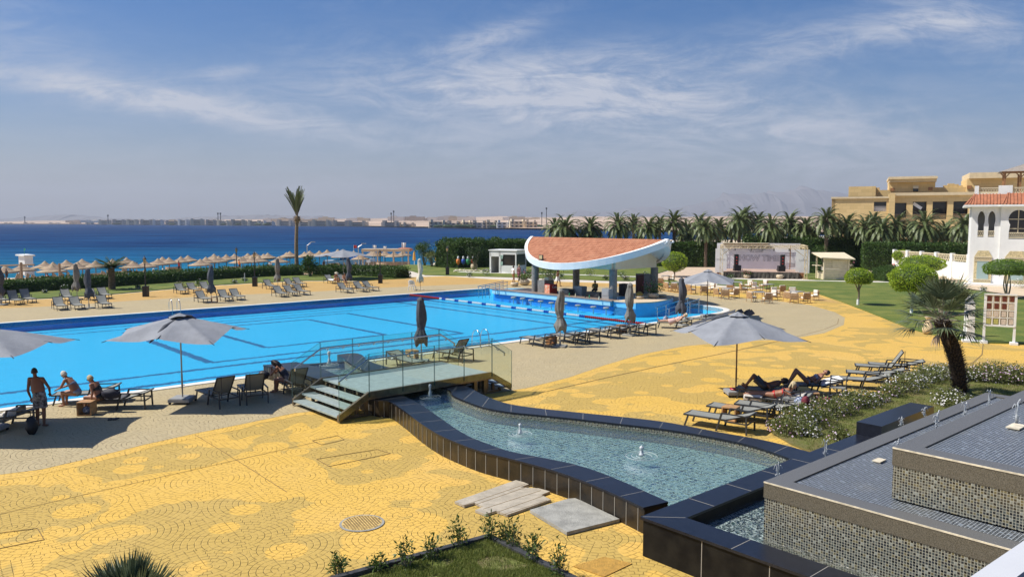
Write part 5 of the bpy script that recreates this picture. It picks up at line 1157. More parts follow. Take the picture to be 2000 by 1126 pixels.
# small plants and shrubs
def shrub(name,label,base,rad,h,n,size,seed,leafm=None,flowers=0,fl=None,group=None,fsz=.045,cat='shrub'):
    r=random.Random(seed); b=MB(); f=ell_fn((0,0,h*.45),(rad,rad,h*.55),bump=.35,seed=seed)
    def g(rr):
        p,nr=f(rr); k=rr.random()**.35; return Vector((p.x*k,p.y*k,max(.02,h*.45+(p.z-h*.45)*k))),nr
    shell(b,g,n,size,seed,jit=.5,asp=.35)
    for k in range(int(n/25)+4):
        p,nr=g(r); b.tube([(p.x*.3,p.y*.3,0),(p.x,p.y,p.z)],[.008,.004],3,1,False)
    if flowers:
        for k in range(flowers):
            p,nr=f(r)
            if p.z<h*.15 and r.random()<.6: continue
            p=Vector((p.x,p.y,max(.05,p.z)))+nr*r.uniform(-.02,.06); nn=(nr+Vector((0,0,.6))+rdir(r)*.5).normalized(); a0=r.uniform(0,6); u=nn.orthogonal().normalized(); v=nn.cross(u); s=fsz*r.uniform(.6,1.25)
            vs=[p+(u*math.cos(a0+j*1.2566)+v*math.sin(a0+j*1.2566))*s for j in range(5)]; b.add(vs,[(0,1,2,3,4)],2)
    return tag(b.build(name,[leafm or L_bush,MT['bark'],fl or L_petal],loc=base),label,cat,group)
FB=[(1520,838,.35,'m'),(1541,846,.55,'m'),(1560,832,.60,'w'),(1585,826,.65,'m'),(1612,812,.60,'m'),(1577,848,.4,'w'),(1640,806,.55,'m'),(1665,795,.50,'p'),(1690,790,.55,'w'),(1640,858,.32,'m'),(1716,783,.35,'p'),(1740,772,.45,'m'),(1762,764,.60,'w'),(1785,754,.60,'w'),(1806,745,.6,'w'),(1826,738,.65,'w'),(1846,733,.5,'w'),(1852,790,.5,'w'),(1868,796,.45,'w'),(1876,741,.45,'w'),(1900,741,.6,'w'),(1922,743,.7,'p'),(1948,744,.7,'p'),(1972,746,.7,'m'),(1998,748,.7,'p'),(1890,790,.4,'w')]
for i,(x,y,rd,k) in enumerate(FB):
    kd={'w':'white','p':'pink','m':'mixed white and pink'}[k]
    shrub('flowering_shrub','shrub with %s flowers, %s from the left in the right bed'%(kd,nth(i)),at(x,y,.05),rd,rd*(.8+.35*((i*7)%5)/4),int(1100*rd/.5),.085,50+i,L_bush,flowers=int({'w':140,'p':80,'m':62}[k]*rd/.5),fl=L_white if k=='w' else L_petal,group='flowering shrubs in the right bed',fsz=.028)
for i,(x,y,h) in enumerate([(660,1122,.5),(738,1117,.42),(793,1110,.75),(842,1094,.62),(894,1072,.75),(957,1056,.72),(985,1060,.5),(1001,1070,.8),(1041,1098,.75),(1092,1124,.85)]):
    shrub('young_shrub','small leggy young shrub in the corner bed, %s from the left along the black kerb'%nth(i),at(x,y,.03),.17,h*.78,230,.085,90+i,leafmat('young_leaf%d'%i,(.035,.07,.015),(.10,.15,.03)) if i==0 else bpy.data.materials['young_leaf0'],group='young shrubs in the corner bed')
for i,(x,y,h,k) in enumerate([(127,566,.5,0),(88,572,.3,0),(270,563,.3,0),(352,562,.6,1),(388,556,.5,0),(458,553,.4,0),(478,549,.4,0),(1096,541,.4,0),(1152,538,.9,0),(1215,541,.7,0),(1222,547,.5,2),(1260,540,.6,0),(1183,546,.5,2),(950,537,.8,0),(917,540,.5,0),(1034,538,.9,0),(1040,545,.6,0),(1428,544,.55,0),(1868,562,.9,1),(1995,563,1.0,1),(1920,568,.4,0)]):
    shrub('small_shrub','%s shrub on the lawn edge, %s small shrub from the left of the picture'%(['low green','brownish sprawling','reddish leafed'][k],nth(sorted([127,88,270,352,388,458,478,1096,1152,1215,1222,1260,1183,950,917,1034,1040,1428,1868,1995,1920]).index(x))),at(x,y,.04),h*.7,h,260,.13,120+i,[L_hedge,L_bush,L_dark][k],flowers=25,fl=L_white if k==0 else L_petal,group='small shrubs along the lawns',fsz=.05)
# beds with soil and real grass
def blades(name,poly,n,seed,h=(.03,.07),z=.05,holes=()):
    r=random.Random(seed); xs=[p[0] for p in poly]; ys=[p[1] for p in poly]; b=MB(); k=0
    def inside(x,y):
        c=False; j=len(poly)-1
        for i in range(len(poly)):
            if (poly[i][1]>y)!=(poly[j][1]>y) and x<(poly[j][0]-poly[i][0])*(y-poly[i][1])/(poly[j][1]-poly[i][1])+poly[i][0]: c=not c
            j=i
        return c
    while k<n:
        x,y=r.uniform(min(xs),max(xs)),r.uniform(min(ys),max(ys))
        if not inside(x,y): continue
        if noise.noise(Vector((x*1.2,y*1.2,seed)))<-.33 and r.random()<.85: k+=1; continue
        k+=1; a=r.uniform(0,6.28); l=r.uniform(*h); w=.006; dx,dy=math.cos(a),math.sin(a); t_=r.uniform(.1,.7)*l
        b.add([(x-dy*w,y+dx*w,z),(x+dy*w,y-dx*w,z),(x+dx*t_,y+dy*t_,z+l)],[(0,1,2)])
    return kind(b.build(name,L_grass),'stuff')
bedR=xy([(1508,846),(1530,830),(1600,806),(1660,790),(1730,770),(1775,748),(1812,733),(1860,728),(1950,733),(2150,742),(2150,800),(1935,810),(1835,830),(1760,850),(1690,874),(1605,893),(1545,868)])
kind(MB().prism(bedR,-.02,.05).build('planting_bed',mat('bed_grass_soil',(.17,.135,.05),.95,var=.5,vs=1.6,bump=.6,bs=30,col2=(.11,.13,.02))))
blades('grass',bedR,42000,3,(.03,.07))
bedC=[at(*p).xy[:] for p in[(640,1150),(700,1132),(955,1053),(1100,1120),(1130,1150),(1000,1260),(600,1260)]]
kind(MB().prism(bedC,-.02,.06).build('corner_bed',mat('corner_bed_soil',(.14,.17,.03),.95,var=.45,vs=2.5,bump=.8,bs=25,col2=(.17,.13,.06))))
blades('grass',[at(*q_).xy[:] for q_ in[(665,1152),(715,1132),(953,1060),(1085,1120),(1115,1150),(980,1250),(660,1250)]],70000,4,(.03,.075),.06)
kb=MB(); 
for a_,c_ in(((600,1147),(955,1050)),((955,1050),(1135,1140))): kb.beam(at(*a_,.06),at(*c_,.06),.12,.14)
tag(kb.build('black_kerb',mat('dark_kerb',(.05,.05,.052),.7,var=.4,vs=8)),'dark stone kerb with a pointed corner round the planted bed at the bottom','kerb')
# ---- fan palms
def fan_leaf(b,base,d,r,pet=.55,L=.55,n=34,droop=.35,spread=2.3):
    d=d.normalized(); side=d.cross(Vector((0,0,1)));
    if side.length<.05: side=Vector((1,0,0))
    side.normalize(); up=side.cross(d); hub=base+d*pet+Vector((0,0,-.06*pet)); b.tube([base,base+d*pet*.5+up*.02,hub],[.018,.013,.009],4,1,False)
    for k in range(n):
        a=(k/(n-1)-.5)*spread*1.15+r.uniform(-.04,.04); l=L*(1-.25*abs(a)/1.6)*r.uniform(.88,1.08)
        ld=(d*math.cos(a)+side*math.sin(a)+up*.12*math.cos(a*2)).normalized(); w=side*math.cos(a)-d*math.sin(a); w.normalize(); w*=.022
        m_=hub+ld*l*.55; tip=hub+ld*l+Vector((0,0,-droop*l*r.uniform(.1,.9)))
        b.add([hub,m_+w+up*.008,tip,m_-w+up*.008],[(0,1,2,3)]); 
fp=thing('fan_palm','leaning fan palm with a rough dark trunk in the flower bed','palm tree',at(1876,776))
ztop=2.72; top=Vector((-.85,-.1,ztop)); base0=Vector((0,0,-.1)); b=MB(); pts=[];rs=[]
for i in range(31):
    u=i/30; pts.append(base0.lerp(top,u)+Vector((.18*math.sin(u*3.1),0,0))); rs.append(.21+.05*u)
b.tube(pts,rs,12); r=random.Random(8)
for i in range(31):
    for k in range(20):
        a=k*.314+(i%2)*.157+r.uniform(-.06,.06); u=i/30; c=Vector(pts[i])+Vector((math.cos(a),math.sin(a),0))*(rs[i]-.01)+Vector((0,0,r.uniform(-.03,.03)))
        dd=Vector((math.cos(a),math.sin(a),.75)); s=r.uniform(.09,.14); t2=Vector((-math.sin(a),math.cos(a),0))*.035
        b.add([c-t2,c+t2,c+dd*s+t2*.5,c+dd*s-t2*.5,c+dd*s*.6+Vector((0,0,-.05))],[(0,1,2,3),(0,4,1),(3,2,4)],1)
b.build('trunk',[mat('dark_fibre',(.045,.03,.02),.95,var=.5,vs=20,bump=.8,bs=50),mat('leaf_boot',(.10,.07,.045),.8,var=.6,vs=25)],fp)
b=MB()
for i in range(32):
    a=i*2.39996; e=R(88)-(i/32)**.9*R(112); d=Vector((math.cos(a)*math.cos(e),math.sin(a)*math.cos(e),math.sin(e)+.05)); fan_leaf(b,top+Vector((0,0,.05))+d*.1,d,r,pet=.80*r.uniform(.75,1.15),L=.95*r.uniform(.85,1.1),droop=.3)
b.build('crown',[L_fan,MT['bark']],fp)
b=MB()
for i in range(3):
    a=[.2,3.6,5.6][i]; fan_leaf(b,top,Vector((math.cos(a)*.35,math.sin(a)*.35,-.95)),r,pet=.4,L=.45,droop=.7,n=16,spread=.9)
b.build('dead_leaves',[MT['reed'],MT['bark']],fp)
fp2=thing('low_fan_palm','low fan palm whose leaf tips rise at the bottom left edge','palm tree',at(258,1262)); b=MB(); r=random.Random(17)
for i in range(15):
    a=i*2.4; e=R(84)-(i/15)*R(58); d=Vector((math.cos(a)*math.cos(e)*1.1,math.sin(a)*math.cos(e),math.sin(e))); fan_leaf(b,Vector((0,0,.30))+d*.08,d,r,pet=.42*r.uniform(.6,1.3),L=.72*r.uniform(.8,1.15),droop=.05,n=26,spread=1.3)
b.build('leaves',[leafmat('grey_fan_leaf',(.05,.075,.035),(.17,.21,.12),rough=.4,spec=.5,tr=.2),MT['bark']],fp2); palm_trunk(.45,.14,.14).build('trunk',MT['palmtrunk'],fp2)
# ================================================================ loungers
def lounger(back,name='sun_lounger'):
    t_=thing(name,'x','sun lounger',group='grey sun loungers on the pool deck')
    zs=.36; W2=.31; hg=.30; L=.78; bx,bz=hg+L*math.cos(back),zs+L*math.sin(back)
    f=MB()
    for s in(-1,1): f.beam((-1.0,s*W2,zs-.02),(hg,s*W2,zs-.02),.035,.045); f.beam((hg,s*W2,zs-.02),(bx,s*W2,bz-.01),.035,.04); f.beam((hg,s*(W2+.045),zs-.04),(.98,s*(W2+.045),zs-.05),.03,.04)
    f.box((-1.0,0,zs-.02),(.04,W2*2,.045)); f.box((.98,0,zs-.05),(.03,W2*2+.1,.04)); f.beam((bx,-W2,bz-.01),(bx,W2,bz-.01),.035,.035); f.box((hg,0,zs-.05),(.03,W2*2,.03)); f.box((-.2,0,zs-.06),(.03,W2*2,.03))
    f.beam((hg+.5,-.2,zs-.06),(hg+.5,-.2,zs+.5*math.tan(back)*.95-.02),.02,.02) if back>.15 else None
    f.build('frame',MT['charcoal'],t_)
    def sl(p,q_):
        b=MB(); n=8; vs=[]
        for i in range(n+1):
            u=i/n
            for j in range(5):
                v=j/4; s_=-.018*math.sin(math.pi*u)-.02*math.sin(math.pi*v); vs.append((p[0]+(q_[0]-p[0])*u,(v-.5)*(W2*2-.02),p[1]+(q_[1]-p[1])*u+.008+s_))
        b.add(vs,[(i*5+j,(i+1)*5+j,(i+1)*5+j+1,i*5+j+1) for i in range(n) for j in range(4)]); return b
    sl((-.98,zs),(hg,zs)).build('seat',MT['sling'],t_,smooth=True); sl((hg,zs),(bx-.01,bz)).build('backrest',MT['sling'],t_,smooth=True)
    for s in(-1,1):
        y=s*(W2+.045)
        b=MB(); b.beam((-.86,s*W2,zs-.03),(-.97,s*W2,0),.035,.05); b.build('leg',MT['charcoal'],t_)
        b=MB(); b.beam((.22,y,zs+.20),(.05,y,0),.035,.055); b.beam((.22,y,zs+.2),(.95,y,zs+.18),.05,.03); b.build('armrest',MT['charcoal'],t_)
        b=MB(); b.beam((.95,y,zs+.19),(.97,y,0),.035,.05); b.build('leg',MT['charcoal'],t_)
    return t_
LF=Rep(lounger(R(38))); LL=Rep(lounger(R(17))); LU=Rep(lounger(R(56)))
ANG=math.atan2(-BX.y,-BX.x)   # loungers across the pool: feet to the water
FAR=math.atan2(BX.y,BX.x)
farL=[(30,593,1,'left of the pair at the far left end'),(54,590,1,'right of the pair at the far left end'),(2,592,1,'cut by the left picture edge beyond the pool'),
 (131,586,0,'back row left, by the two left parasols'),(180,585,0,'back row middle, by the two left parasols'),(204,582,0,'back row right, by the two left parasols'),(117,604,0,'front row left, by the two left parasols'),(150,603,0,'front row middle, by the two left parasols'),(203,600,0,'front row right, by the two left parasols'),
 (354,573,0,'back row, left one near the far ladder'),(378,571,0,'back row, middle one near the far ladder'),(403,569,0,'back row, right one near the far ladder'),(397,590,0,'front row, left of the orange table'),(440,587,0,'front row, just right of the orange table'),(463,585,0,'front row, right end beside the orange table'),
 (528,564,0,'back row, left one near the tall palm'),(568,561,0,'back row, middle one near the tall palm'),(585,559,0,'back row, right one near the tall palm'),(548,579,0,'front row, left one near the tall palm'),(569,577,0,'front row, middle one near the tall palm'),(589,575,0,'front row, right one near the tall palm'),
 (674,571,0,'front row, left one near the sunbathing pair'),(705,569,0,'front row, middle one near the sunbathing pair'),(723,567,0,'front row, right one near the sunbathing pair'),(647,553,0,'back row, under the hatted sunbather'),(671,552,0,'back row, under the dark haired sunbather')]
for x,y,k,l in farL:
    (LU if k else LF)(at(x,y),FAR+(R(8) if k else R(rnd.uniform(-3,3))),'grey lounger beyond the pool, '+l)
nearR=[(1049,674,0,0,'nearest the bridge, left of the closed parasol'),(1108,668,1,0,'second from the bridge, right of the parasol'),(1136,666,1,0,'third from the bridge'),(1176,657,1,0,'fourth from the bridge'),(1213,652,0,0,'fifth from the bridge'),(1247,650,0,0,'sixth from the bridge, left of the reclining sunbather')]
for x,y,k,a,l in nearR: (LL if k else LL)(at(x,y),ANG+R(rnd.uniform(-3,3)),'grey lounger on the near pool side, '+l)
LL(at(1318,640),R(-12),'grey lounger under the reclining sunbather by the pool'); LL(at(1372,632),R(-10),'grey lounger behind the reclining sunbather, half under the large parasol')
for x,y,l in[(792,716,'left one by the closed parasol behind the bridge glass')]: LL(at(x,y),ANG+R(180),'grey lounger '+l)
LU(at(884,702),ANG+R(8),'grey lounger with a raised back standing behind the bridge railing')
for x,y,a,k,l in[(1404,835,-36,0,'nearest the channel, first of the right group'),(1446,818,-36,0,'second of the right group, with a small table beside it'),(1519,797,-30,0,'under the blond woman with white towels'),(1497,779,-25,0,'under the man lying in the shade'),(1585,768,-8,0,'under the woman in a patterned bikini'),(1678,757,-22,0,'beyond the walking frame, nearer of two'),(1707,745,-22,0,'beyond the walking frame, farther of two'),(1722,731,-20,1,'with a steeply raised back at the right end'),(1748,728,-20,0,'last one at the right end of the group'),(1500,812,-30,0,'hidden behind the second one, beside the dark trolley')]:
    (LU if k else LL)(at(x,y),R(a),'grey lounger right, '+l)
LL(at(170,785),R(14),'grey lounger by the pool under the white haired woman'); LL(at(232,796),R(6),'grey lounger with a dark towel behind the wooden cube table'); LL(at(10,832),R(10),'grey lounger cut by the left picture edge with a pinkish towel')
for x,y,a,l in[(424,786,ANG+R(4),'seen from behind right of the large parasol foot'),(492,778,ANG-R(12),'seen from behind, middle of three by the bridge'),(571,766,ANG-R(4),'under the dark haired woman bending over by the bridge')]: LU(at(x,y),a,'grey lounger '+l)
# ================================================================ parasols
def closed_parasol(m_,pm,wood=False):
    t_=thing('closed_parasol','x','parasol',group='closed parasols round the pool')
    b=MB(); b.tube([(0,0,.05),(0,0,2.75)],.026,8); b.build('pole',pm,t_)
    b=MB(); b.box((0,0,.05),(.62,.62,.08)); b.lathe([(.05,.09),(.05,.35)],8); b.build('base',MT['concrete'] if not wood else MT['cream'],t_)
    def wob(a,z): return 1+.20*abs(math.sin(a*4+z*.9))**.5*1.2-.12+.10*math.sin(a*3-z*3.2)+(.22*math.sin(a*3+1) if z<1.15 else 0)
    b=MB(); b.lathe([(.27,.86),(.28,.95),(.27,1.12),(.20,1.32),(.14,1.50),(.18,1.64),(.215,1.9),(.21,2.2),(.17,2.5),(.13,2.68),(.15,2.76),(.08,2.86),(.02,2.9)],40,wob=wob); 
    b.v=[(x+.05*math.sin(z*4),y,z+(.17*math.sin(math.atan2(y,x)*4+.6) if z<1.0 else 0)) for x,y,z in b.v]; b.build('canopy',m_,t_,smooth=True)
    MB().lathe([(.165,1.46),(.175,1.49),(.165,1.53)],20,wob=lambda a,z:1+.08*math.sin(a*5)).build('tie',m_,t_); return t_
CP=Rep(closed_parasol(MT['parasol_dark'],MT['pole'])); CP2=Rep(closed_parasol(mat('parasol_faded',(.20,.195,.175),.9,var=.3,vs=3,bump=.3,bs=12),MT['pole']))
for i,(x,y,k,l) in enumerate([(3,596,0,'cut by the left picture edge beyond the pool'),(151,585,1,'faded grey, left of the pair at the far left'),(174,602,0,'dark, right of the pair at the far left'),(413,591,0,'dark, above the orange table beyond the pool'),(543,565,1,'in front of the tall palm and beach umbrellas'),(682,563,0,'dark, next to the sunbathing pair'),(823,706,0,'standing behind the glass bridge railing'),(1094,677,1,'nearest the bridge end, left of three in front of the bar'),(1229,655,1,'middle of three in front of the bar'),(1331,636,0,'right of three in front of the bar, beside the steps')]):
    (CP2 if k else CP)(at(x,y),i*1.3,'closed grey parasol '+l if k==0 else 'closed parasol '+l)
o=Rep(closed_parasol(MT['cream_cloth'],MT['lightwood'],True))(at(821,567),.4,'closed cream parasol with a wooden pole beyond the pool by the white chair')
def open_parasol(name,label,loc,rz,half=1.72,zt=2.95,ze=2.38,pm='pole',base=True,messy=0,seed=0,ragged=False):
    t_=thing(name,label,'parasol',loc,0,'open grey parasols'); r=random.Random(seed)
    rim=[]
    for k in range(8):
        a=rz+k*math.pi/4; corner=k%2==0; rr=half*math.sqrt(2)*(1 if corner else .735); z=ze-(.17 if corner else -.02)+messy*r.uniform(-.09,.07); rim.append(Vector((math.cos(a)*rr,math.sin(a)*rr,z)))
    ap=Vector((0,0,zt)); b=MB(); vs=[]; NR,NS=9,8
    tot_=8*NS
    for i in range(NR+1):
        u=i/NR
        for k in range(8):
            p,q_=rim[k],rim[(k+1)%8]
            for j in range(NS):
                v=j/NS; e=p.lerp(q_,v); sag=math.sin(math.pi*v)*u; e2=e*(1-.045*math.sin(math.pi*v)*u)
                z=zt+(e.z-zt)*(u**1.12)-.07*sag*(.4+u*.6)+messy*.03*noise.noise(Vector((e.x*2*u,e.y*2*u,seed)))
                vs.append(Vector((e2.x*u,e2.y*u,z)))
    for i in range(NR):
        for k in range(tot_): b.add([],[])
    fs=[(i*tot_+k,(i+1)*tot_+k,(i+1)*tot_+(k+1)%tot_,i*tot_+(k+1)%tot_) for i in range(NR) for k in range(tot_)]
    b.add(vs,fs); o=b.build('canopy',MT['parasol'],t_,smooth=True)
    b=MB()
    for p in rim: b.beam(ap-Vector((0,0,.05)),p+Vector((p.x,p.y,0)).normalized()*.09-Vector((0,0,.02)),.018,.018)
    for p in rim: b.beam((0,0,zt-.62),p*.48+ap*.52-Vector((0,0,.06)),.014,.014)
    b.build('ribs',MT['charcoal'],t_)
    # vent cap
    b=MB(); cz=zt+.05; vs=[(0,0,cz+.06)]
    for k in range(16):
        a=rz+k*math.pi/8; rr=.36*(1 if k%2==0 else .82)*(1+messy*r.uniform(-.2,.3)); vs.append((math.cos(a)*rr,math.sin(a)*rr,cz-.11+messy*r.uniform(-.03,.1)))
    b.add(vs,[(0,1+k,1+(k+1)%16) for k in range(16)]); b.build('vent',MT['parasol'],t_)
    if ragged:
        b=MB()
        for k in range(9):
            a=r.uniform(-.3,1.9)+rz*0; s=r.uniform(.12,.3); c=Vector((math.cos(a)*.25,math.sin(a)*.3,zt+.05)); b.add([c,c+Vector((s,.05,.02+s*.5)),c+Vector((s*1.6,.1,-.02)),c+Vector((s*.7,.02,-.10))],[(0,1,2,3)])
        for k in range(6):
            s=r.uniform(.12,.26); c=Vector((-.25*k,.35+.02*k,zt-.08*k+.02)); b.add([c,c+Vector((-.28,.03,-.06)),c+Vector((-.2,.1,.03)),c+Vector((.05,.1,.12))],[(0,1,2,3)])
        b.build('torn_flap',MT['parasol_dark'],t_)
    b=MB(); b.tube([(0,0,.08),(0,0,zt+.02)],.026,10); b.tube([(0,0,.5),(0,0,1.0)],.031,10); b.tube([(0,0,.62),(.09,0,.62)],.012,6); b.build('pole',MT[pm],t_)
    b=MB()
    b.box((0,0,.135),(.72,.72,.10)); b.box((0,0,.195),(.66,.66,.02)); b.build('base',MT['greypanel'],t_)
    for i_ in(-1,1):
        for j in(-1,1): MB().tube([(i_*.31,j*.31-.02,.045),(i_*.31,j*.31+.02,.045)],.045,10).build('castor',MT['rubber'],t_)
    return t_
u1=open_parasol('open_parasol','large crumpled open grey parasol on a wheeled base by the pool at left',at(357,786),R(46),seed=3,messy=1,half=1.72,ze=2.55,zt=3.0)
b=MB(); b.tube([(.0,-.05,2.93),(-.12,-.85,2.74),(-.25,-1.75,2.35)],[.05,.09,.02],8); b.tube([(.1,0,2.95),(-.15,.05,3.03),(.35,.1,2.98),(.5,.15,2.88)],[.03,.07,.05,.02],6); b.build('folded_flap',MT['parasol_dark'],u1,smooth=True)
open_parasol('open_parasol','large open grey parasol with torn dark flaps on top in the right half',at(1437,772),R(-33),seed=5,messy=.35,pm='polewood',ragged=True,zt=2.92,ze=2.32)
open_parasol('open_parasol','open grey parasol over the cafe chairs in front of the stage',at(1381,620),R(-60),seed=6,messy=.2,pm='polewood',half=1.6,zt=3.05,ze=2.45)
open_parasol('open_parasol','open grey parasol standing beyond the pool in front of the beach umbrellas',at(671,545),R(10),seed=7,half=2.3,zt=3.15,ze=2.65)
open_parasol('open_parasol','open grey parasol cut off by the left picture edge',at(-19,844),R(48),seed=8,messy=.3,half=1.75,zt=3.12,ze=2.68)
# wooden cube tables
def cube_table(label,loc,rz,s=.45,m_='lightwood'):
    t_=thing('side_table',label,'side table',loc,rz,'small wooden cube tables')
    MB().box((0,0,s-.02),(s,s,.035)).build('table_top',MT[m_],t_); MB().box((0,0,.03),(s-.02,s-.02,.03)).build('shelf',MT[m_],t_)
    for x in(-1,1): MB().box((x*(s/2-.02),0,s/2),(.035,s-.01,s-.04)).build('side_panel',MT[m_],t_)
cube_table('open wooden cube table with bags inside next to the seated women',at(170,809),R(5)); cube_table('orange wooden side table under the closed parasol beyond the pool',at(419,591),R(30),m_='orange' if 0 else 'wood')
cube_table('wooden side table behind the bridge glass at the closed parasol',at(805,702),R(35)); cube_table('pale topped wooden side table between the two nearest right loungers',at(1427,820),R(-35)); cube_table('wooden side table by the first closed parasol in front of the bar',at(1077,672),R(40),.42,'wood'); cube_table('wooden side table by the second closed parasol in front of the bar',at(1213,648),R(40),.42,'wood'); cube_table('wooden side table behind the shaded loungers by the trolley',at(1584,790),R(-10))
# lamps
def lamp():
    t_=thing('street_lamp','x','lamp post',group='black lantern lamp posts')
    b=MB(); b.box((0,0,.42),(.40,.40,.84)); b.box((0,0,.86),(.46,.46,.06)); b.build('pedestal',MT['black'],t_)
    b=MB(); b.tube([(0,0,.88),(0,0,2.72)],[.055,.04],10); b.lathe([(.09,.88),(.06,1.0)],10); b.lathe([(.07,2.66),(.05,2.74)],10); b.build('pole',MT['black'],t_)
    MB().lathe([(.075,2.76),(.135,3.12)],6).build('lantern_glass',MT['lamp_glass'],t_)
    b=MB(); b.lathe([(.17,3.12),(.16,3.16),(.05,3.3),(.02,3.34),(.035,3.38),(.0,3.44)],6)
    for k in range(6): a=k*math.pi/3; b.beam((.075*math.cos(a),.075*math.sin(a),2.76),(.138*math.cos(a),.138*math.sin(a),3.12),.014,.014)
    b.build('lantern_frame',MT['black'],t_); return t_
LM=Rep(lamp())
for x,y,l in[(285,579,'leftmost, on the deck near the small sago palm'),(498,559,'left of the tall lone palm'),(743,553,'at the hedge end right of the tall palm'),(874,537,'in front of the tall clipped hedge'),(463,541,'small and far, behind the beach hedge')]: LM(at(x,y),0,'black lantern lamp post, '+l)
# ladders and rails
def ladder(s,t_,side,label):
    o=thing('pool_ladder',label,'pool ladder',wl(s,t_),PA if side<0 else PA+math.pi,'steel pool ladders')
    for k in(-.27,.27):
        b=MB(); pts=[(k,-.5,0),(k,-.46,.55),(k,-.32,.78),(k,-.1,.82),(k,.1,.68),(k,.2,.3),(k,.22,-.7)]
        b.tube(spline([Vector(p) for p in pts],4),.022,8); b.build('rail',MT['steel'],o,smooth=True)
    for z in(-.2,-.45): MB().box((0,.22,z),(.5,.08,.03)).build('rung',MT['steel'],o)
ladder(-7.9,26.0,1,'steel pool ladder on the far side behind the crumpled parasol'); ladder(-1.7,0,-1,'steel pool ladder on the near side at the right end of the bridge')
def steprail(pts,label):
    o=thing('step_handrail',label,'handrail',group='handrails at the pool steps')
    d=(pts[1]-pts[0]).xy.normalized(); nrm_=Vector((-d.y,d.x,0))
    for k in(0,.9):
        b=MB(); p,q_=pts[0]+nrm_*k,pts[1]+nrm_*k; b.tube([p,q_],.03,8); b.tube([p-Vector((0,0,.3)),q_-Vector((0,0,.3))],.022,6)
        b.build('rail',MT['steel'],o)
        for u in(.04,.3,.68,.97):
            c=p.lerp(q_,u); MB().tube([c,(c.x,c.y,-.2 if u<.5 else .0)],.025,8).build('post',MT['steel'],o)
steprail([at(940,561,.75),at(992,550,1.15)],'steel handrail at the steps left of the bar platform'); steprail([at(1304,603,.6),at(1367,583,1.0)],'steel handrail at the steps right of the bar platform')
# lane rope
p,q_=wl(11.6,25.9),wl(11.6,.1); L=(q_-p).length; n=150
b=MB()
for i in range(n):
    u=(i+.5)/n; c=p.lerp(q_,u); c.z=-.06; k=1 if (u<.17 or u>.80) else ([0,0,0,2][int(u*60)%4] if u<.9 else 0)
    a=c-(q_-p).normalized()*.055; e=c+(q_-p).normalized()*.055; b.tube([a,c,e],[.06,.105,.06],8,k)
tag(b.build('lane_rope',[MT['white'],MT['red'],MT['blue']]),'floating lane rope with red, white and blue discs across the pool','lane rope')
# ================================================================ cafe set
def cafe_chair():
    t_=thing('cafe_chair','x','chair',group='cushioned cafe chairs at the terrace tables')
    for x in(-1,1):
        b=MB(); b.tube([(x*.29,.27,0),(x*.29,.27,.60),(x*.29,-.27,.62)],.018,6); b.tube([(x*.29,-.27,0),(x*.29,-.27,.62)],.018,6); b.build('side_frame',MT['lightwood'],t_); MB().box((x*.29,0,.625),(.06,.56,.03)).build('armrest',MT['lightwood'],t_)
    b=MB(); b.box((0,0,.30),(.56,.54,.05)); b.build('seat',MT['lightwood'],t_)
    b=MB()
    for k in range(6): b.box((0,.27+.012*k,.40+.075*k),(.56,.025,.062))
    b.build('backrest',mat('cane_slats',(.50,.30,.14),.7,var=.25,vs=12),t_)
    b=MB(); b.box((0,-.02,.385),(.52,.52,.10)); o=b.build('seat_cushion',MT['cushion'],t_); mo=o.modifiers.new('bev','BEVEL'); mo.width=.03; mo.segments=2
    b=MB(); b.box((0,.20,.62),(.50,.11,.40)); o=b.build('back_cushion',MT['cushion'],t_); mo=o.modifiers.new('bev','BEVEL'); mo.width=.03; mo.segments=2
    return t_
CC=Rep(cafe_chair())
TB=[(1482,588),(1500,571),(1557,587),(1369,572),(1440,566),(1322,567),(1419,580),(1300,552)]
ch=[(1305,568),(1317,570),(1350,573),(1375,576),(1388,571),(1403,581),(1416,584),(1434,582),(1452,571),(1462,564),(1468,589),(1476,568),(1491,564),(1498,592),(1508,586),(1514,580),(1525,575),(1540,589),(1548,580),(1551,592),(1573,591),(1589,586),(1311,552),(1427,570),(1336,563),(1290,558)]
och=sorted(range(len(ch)),key=lambda i:ch[i][0])
for i,(x,y) in enumerate(ch):
    p=at(x,y); n_=min((at(*t_) for t_ in TB),key=lambda c:(c-p).length); a=math.atan2(n_.y-p.y,n_.x-p.x)
    CC(p,a+R(90),'cushioned cane cafe chair on the terrace, %s chair counting from the left'%nth(och.index(i)))
def cafe_table():
    t_=thing('cafe_table','x','table',group='square dark cafe tables on the terrace')
    MB().box((0,0,.73),(.8,.8,.04)).build('table_top',MT['greypanel'],t_)
    for x in(-1,1):
        for y in(-1,1): MB().tube([(x*.33,y*.33,0),(x*.33,y*.33,.72)],.022,6).build('leg',MT['charcoal'],t_)
    return t_
CT=Rep(cafe_table())
for i,(x,y) in enumerate(sorted(TB)): CT(at(x,y),.3*i,'square grey topped cafe table on the terrace, %s from the left'%nth(i))
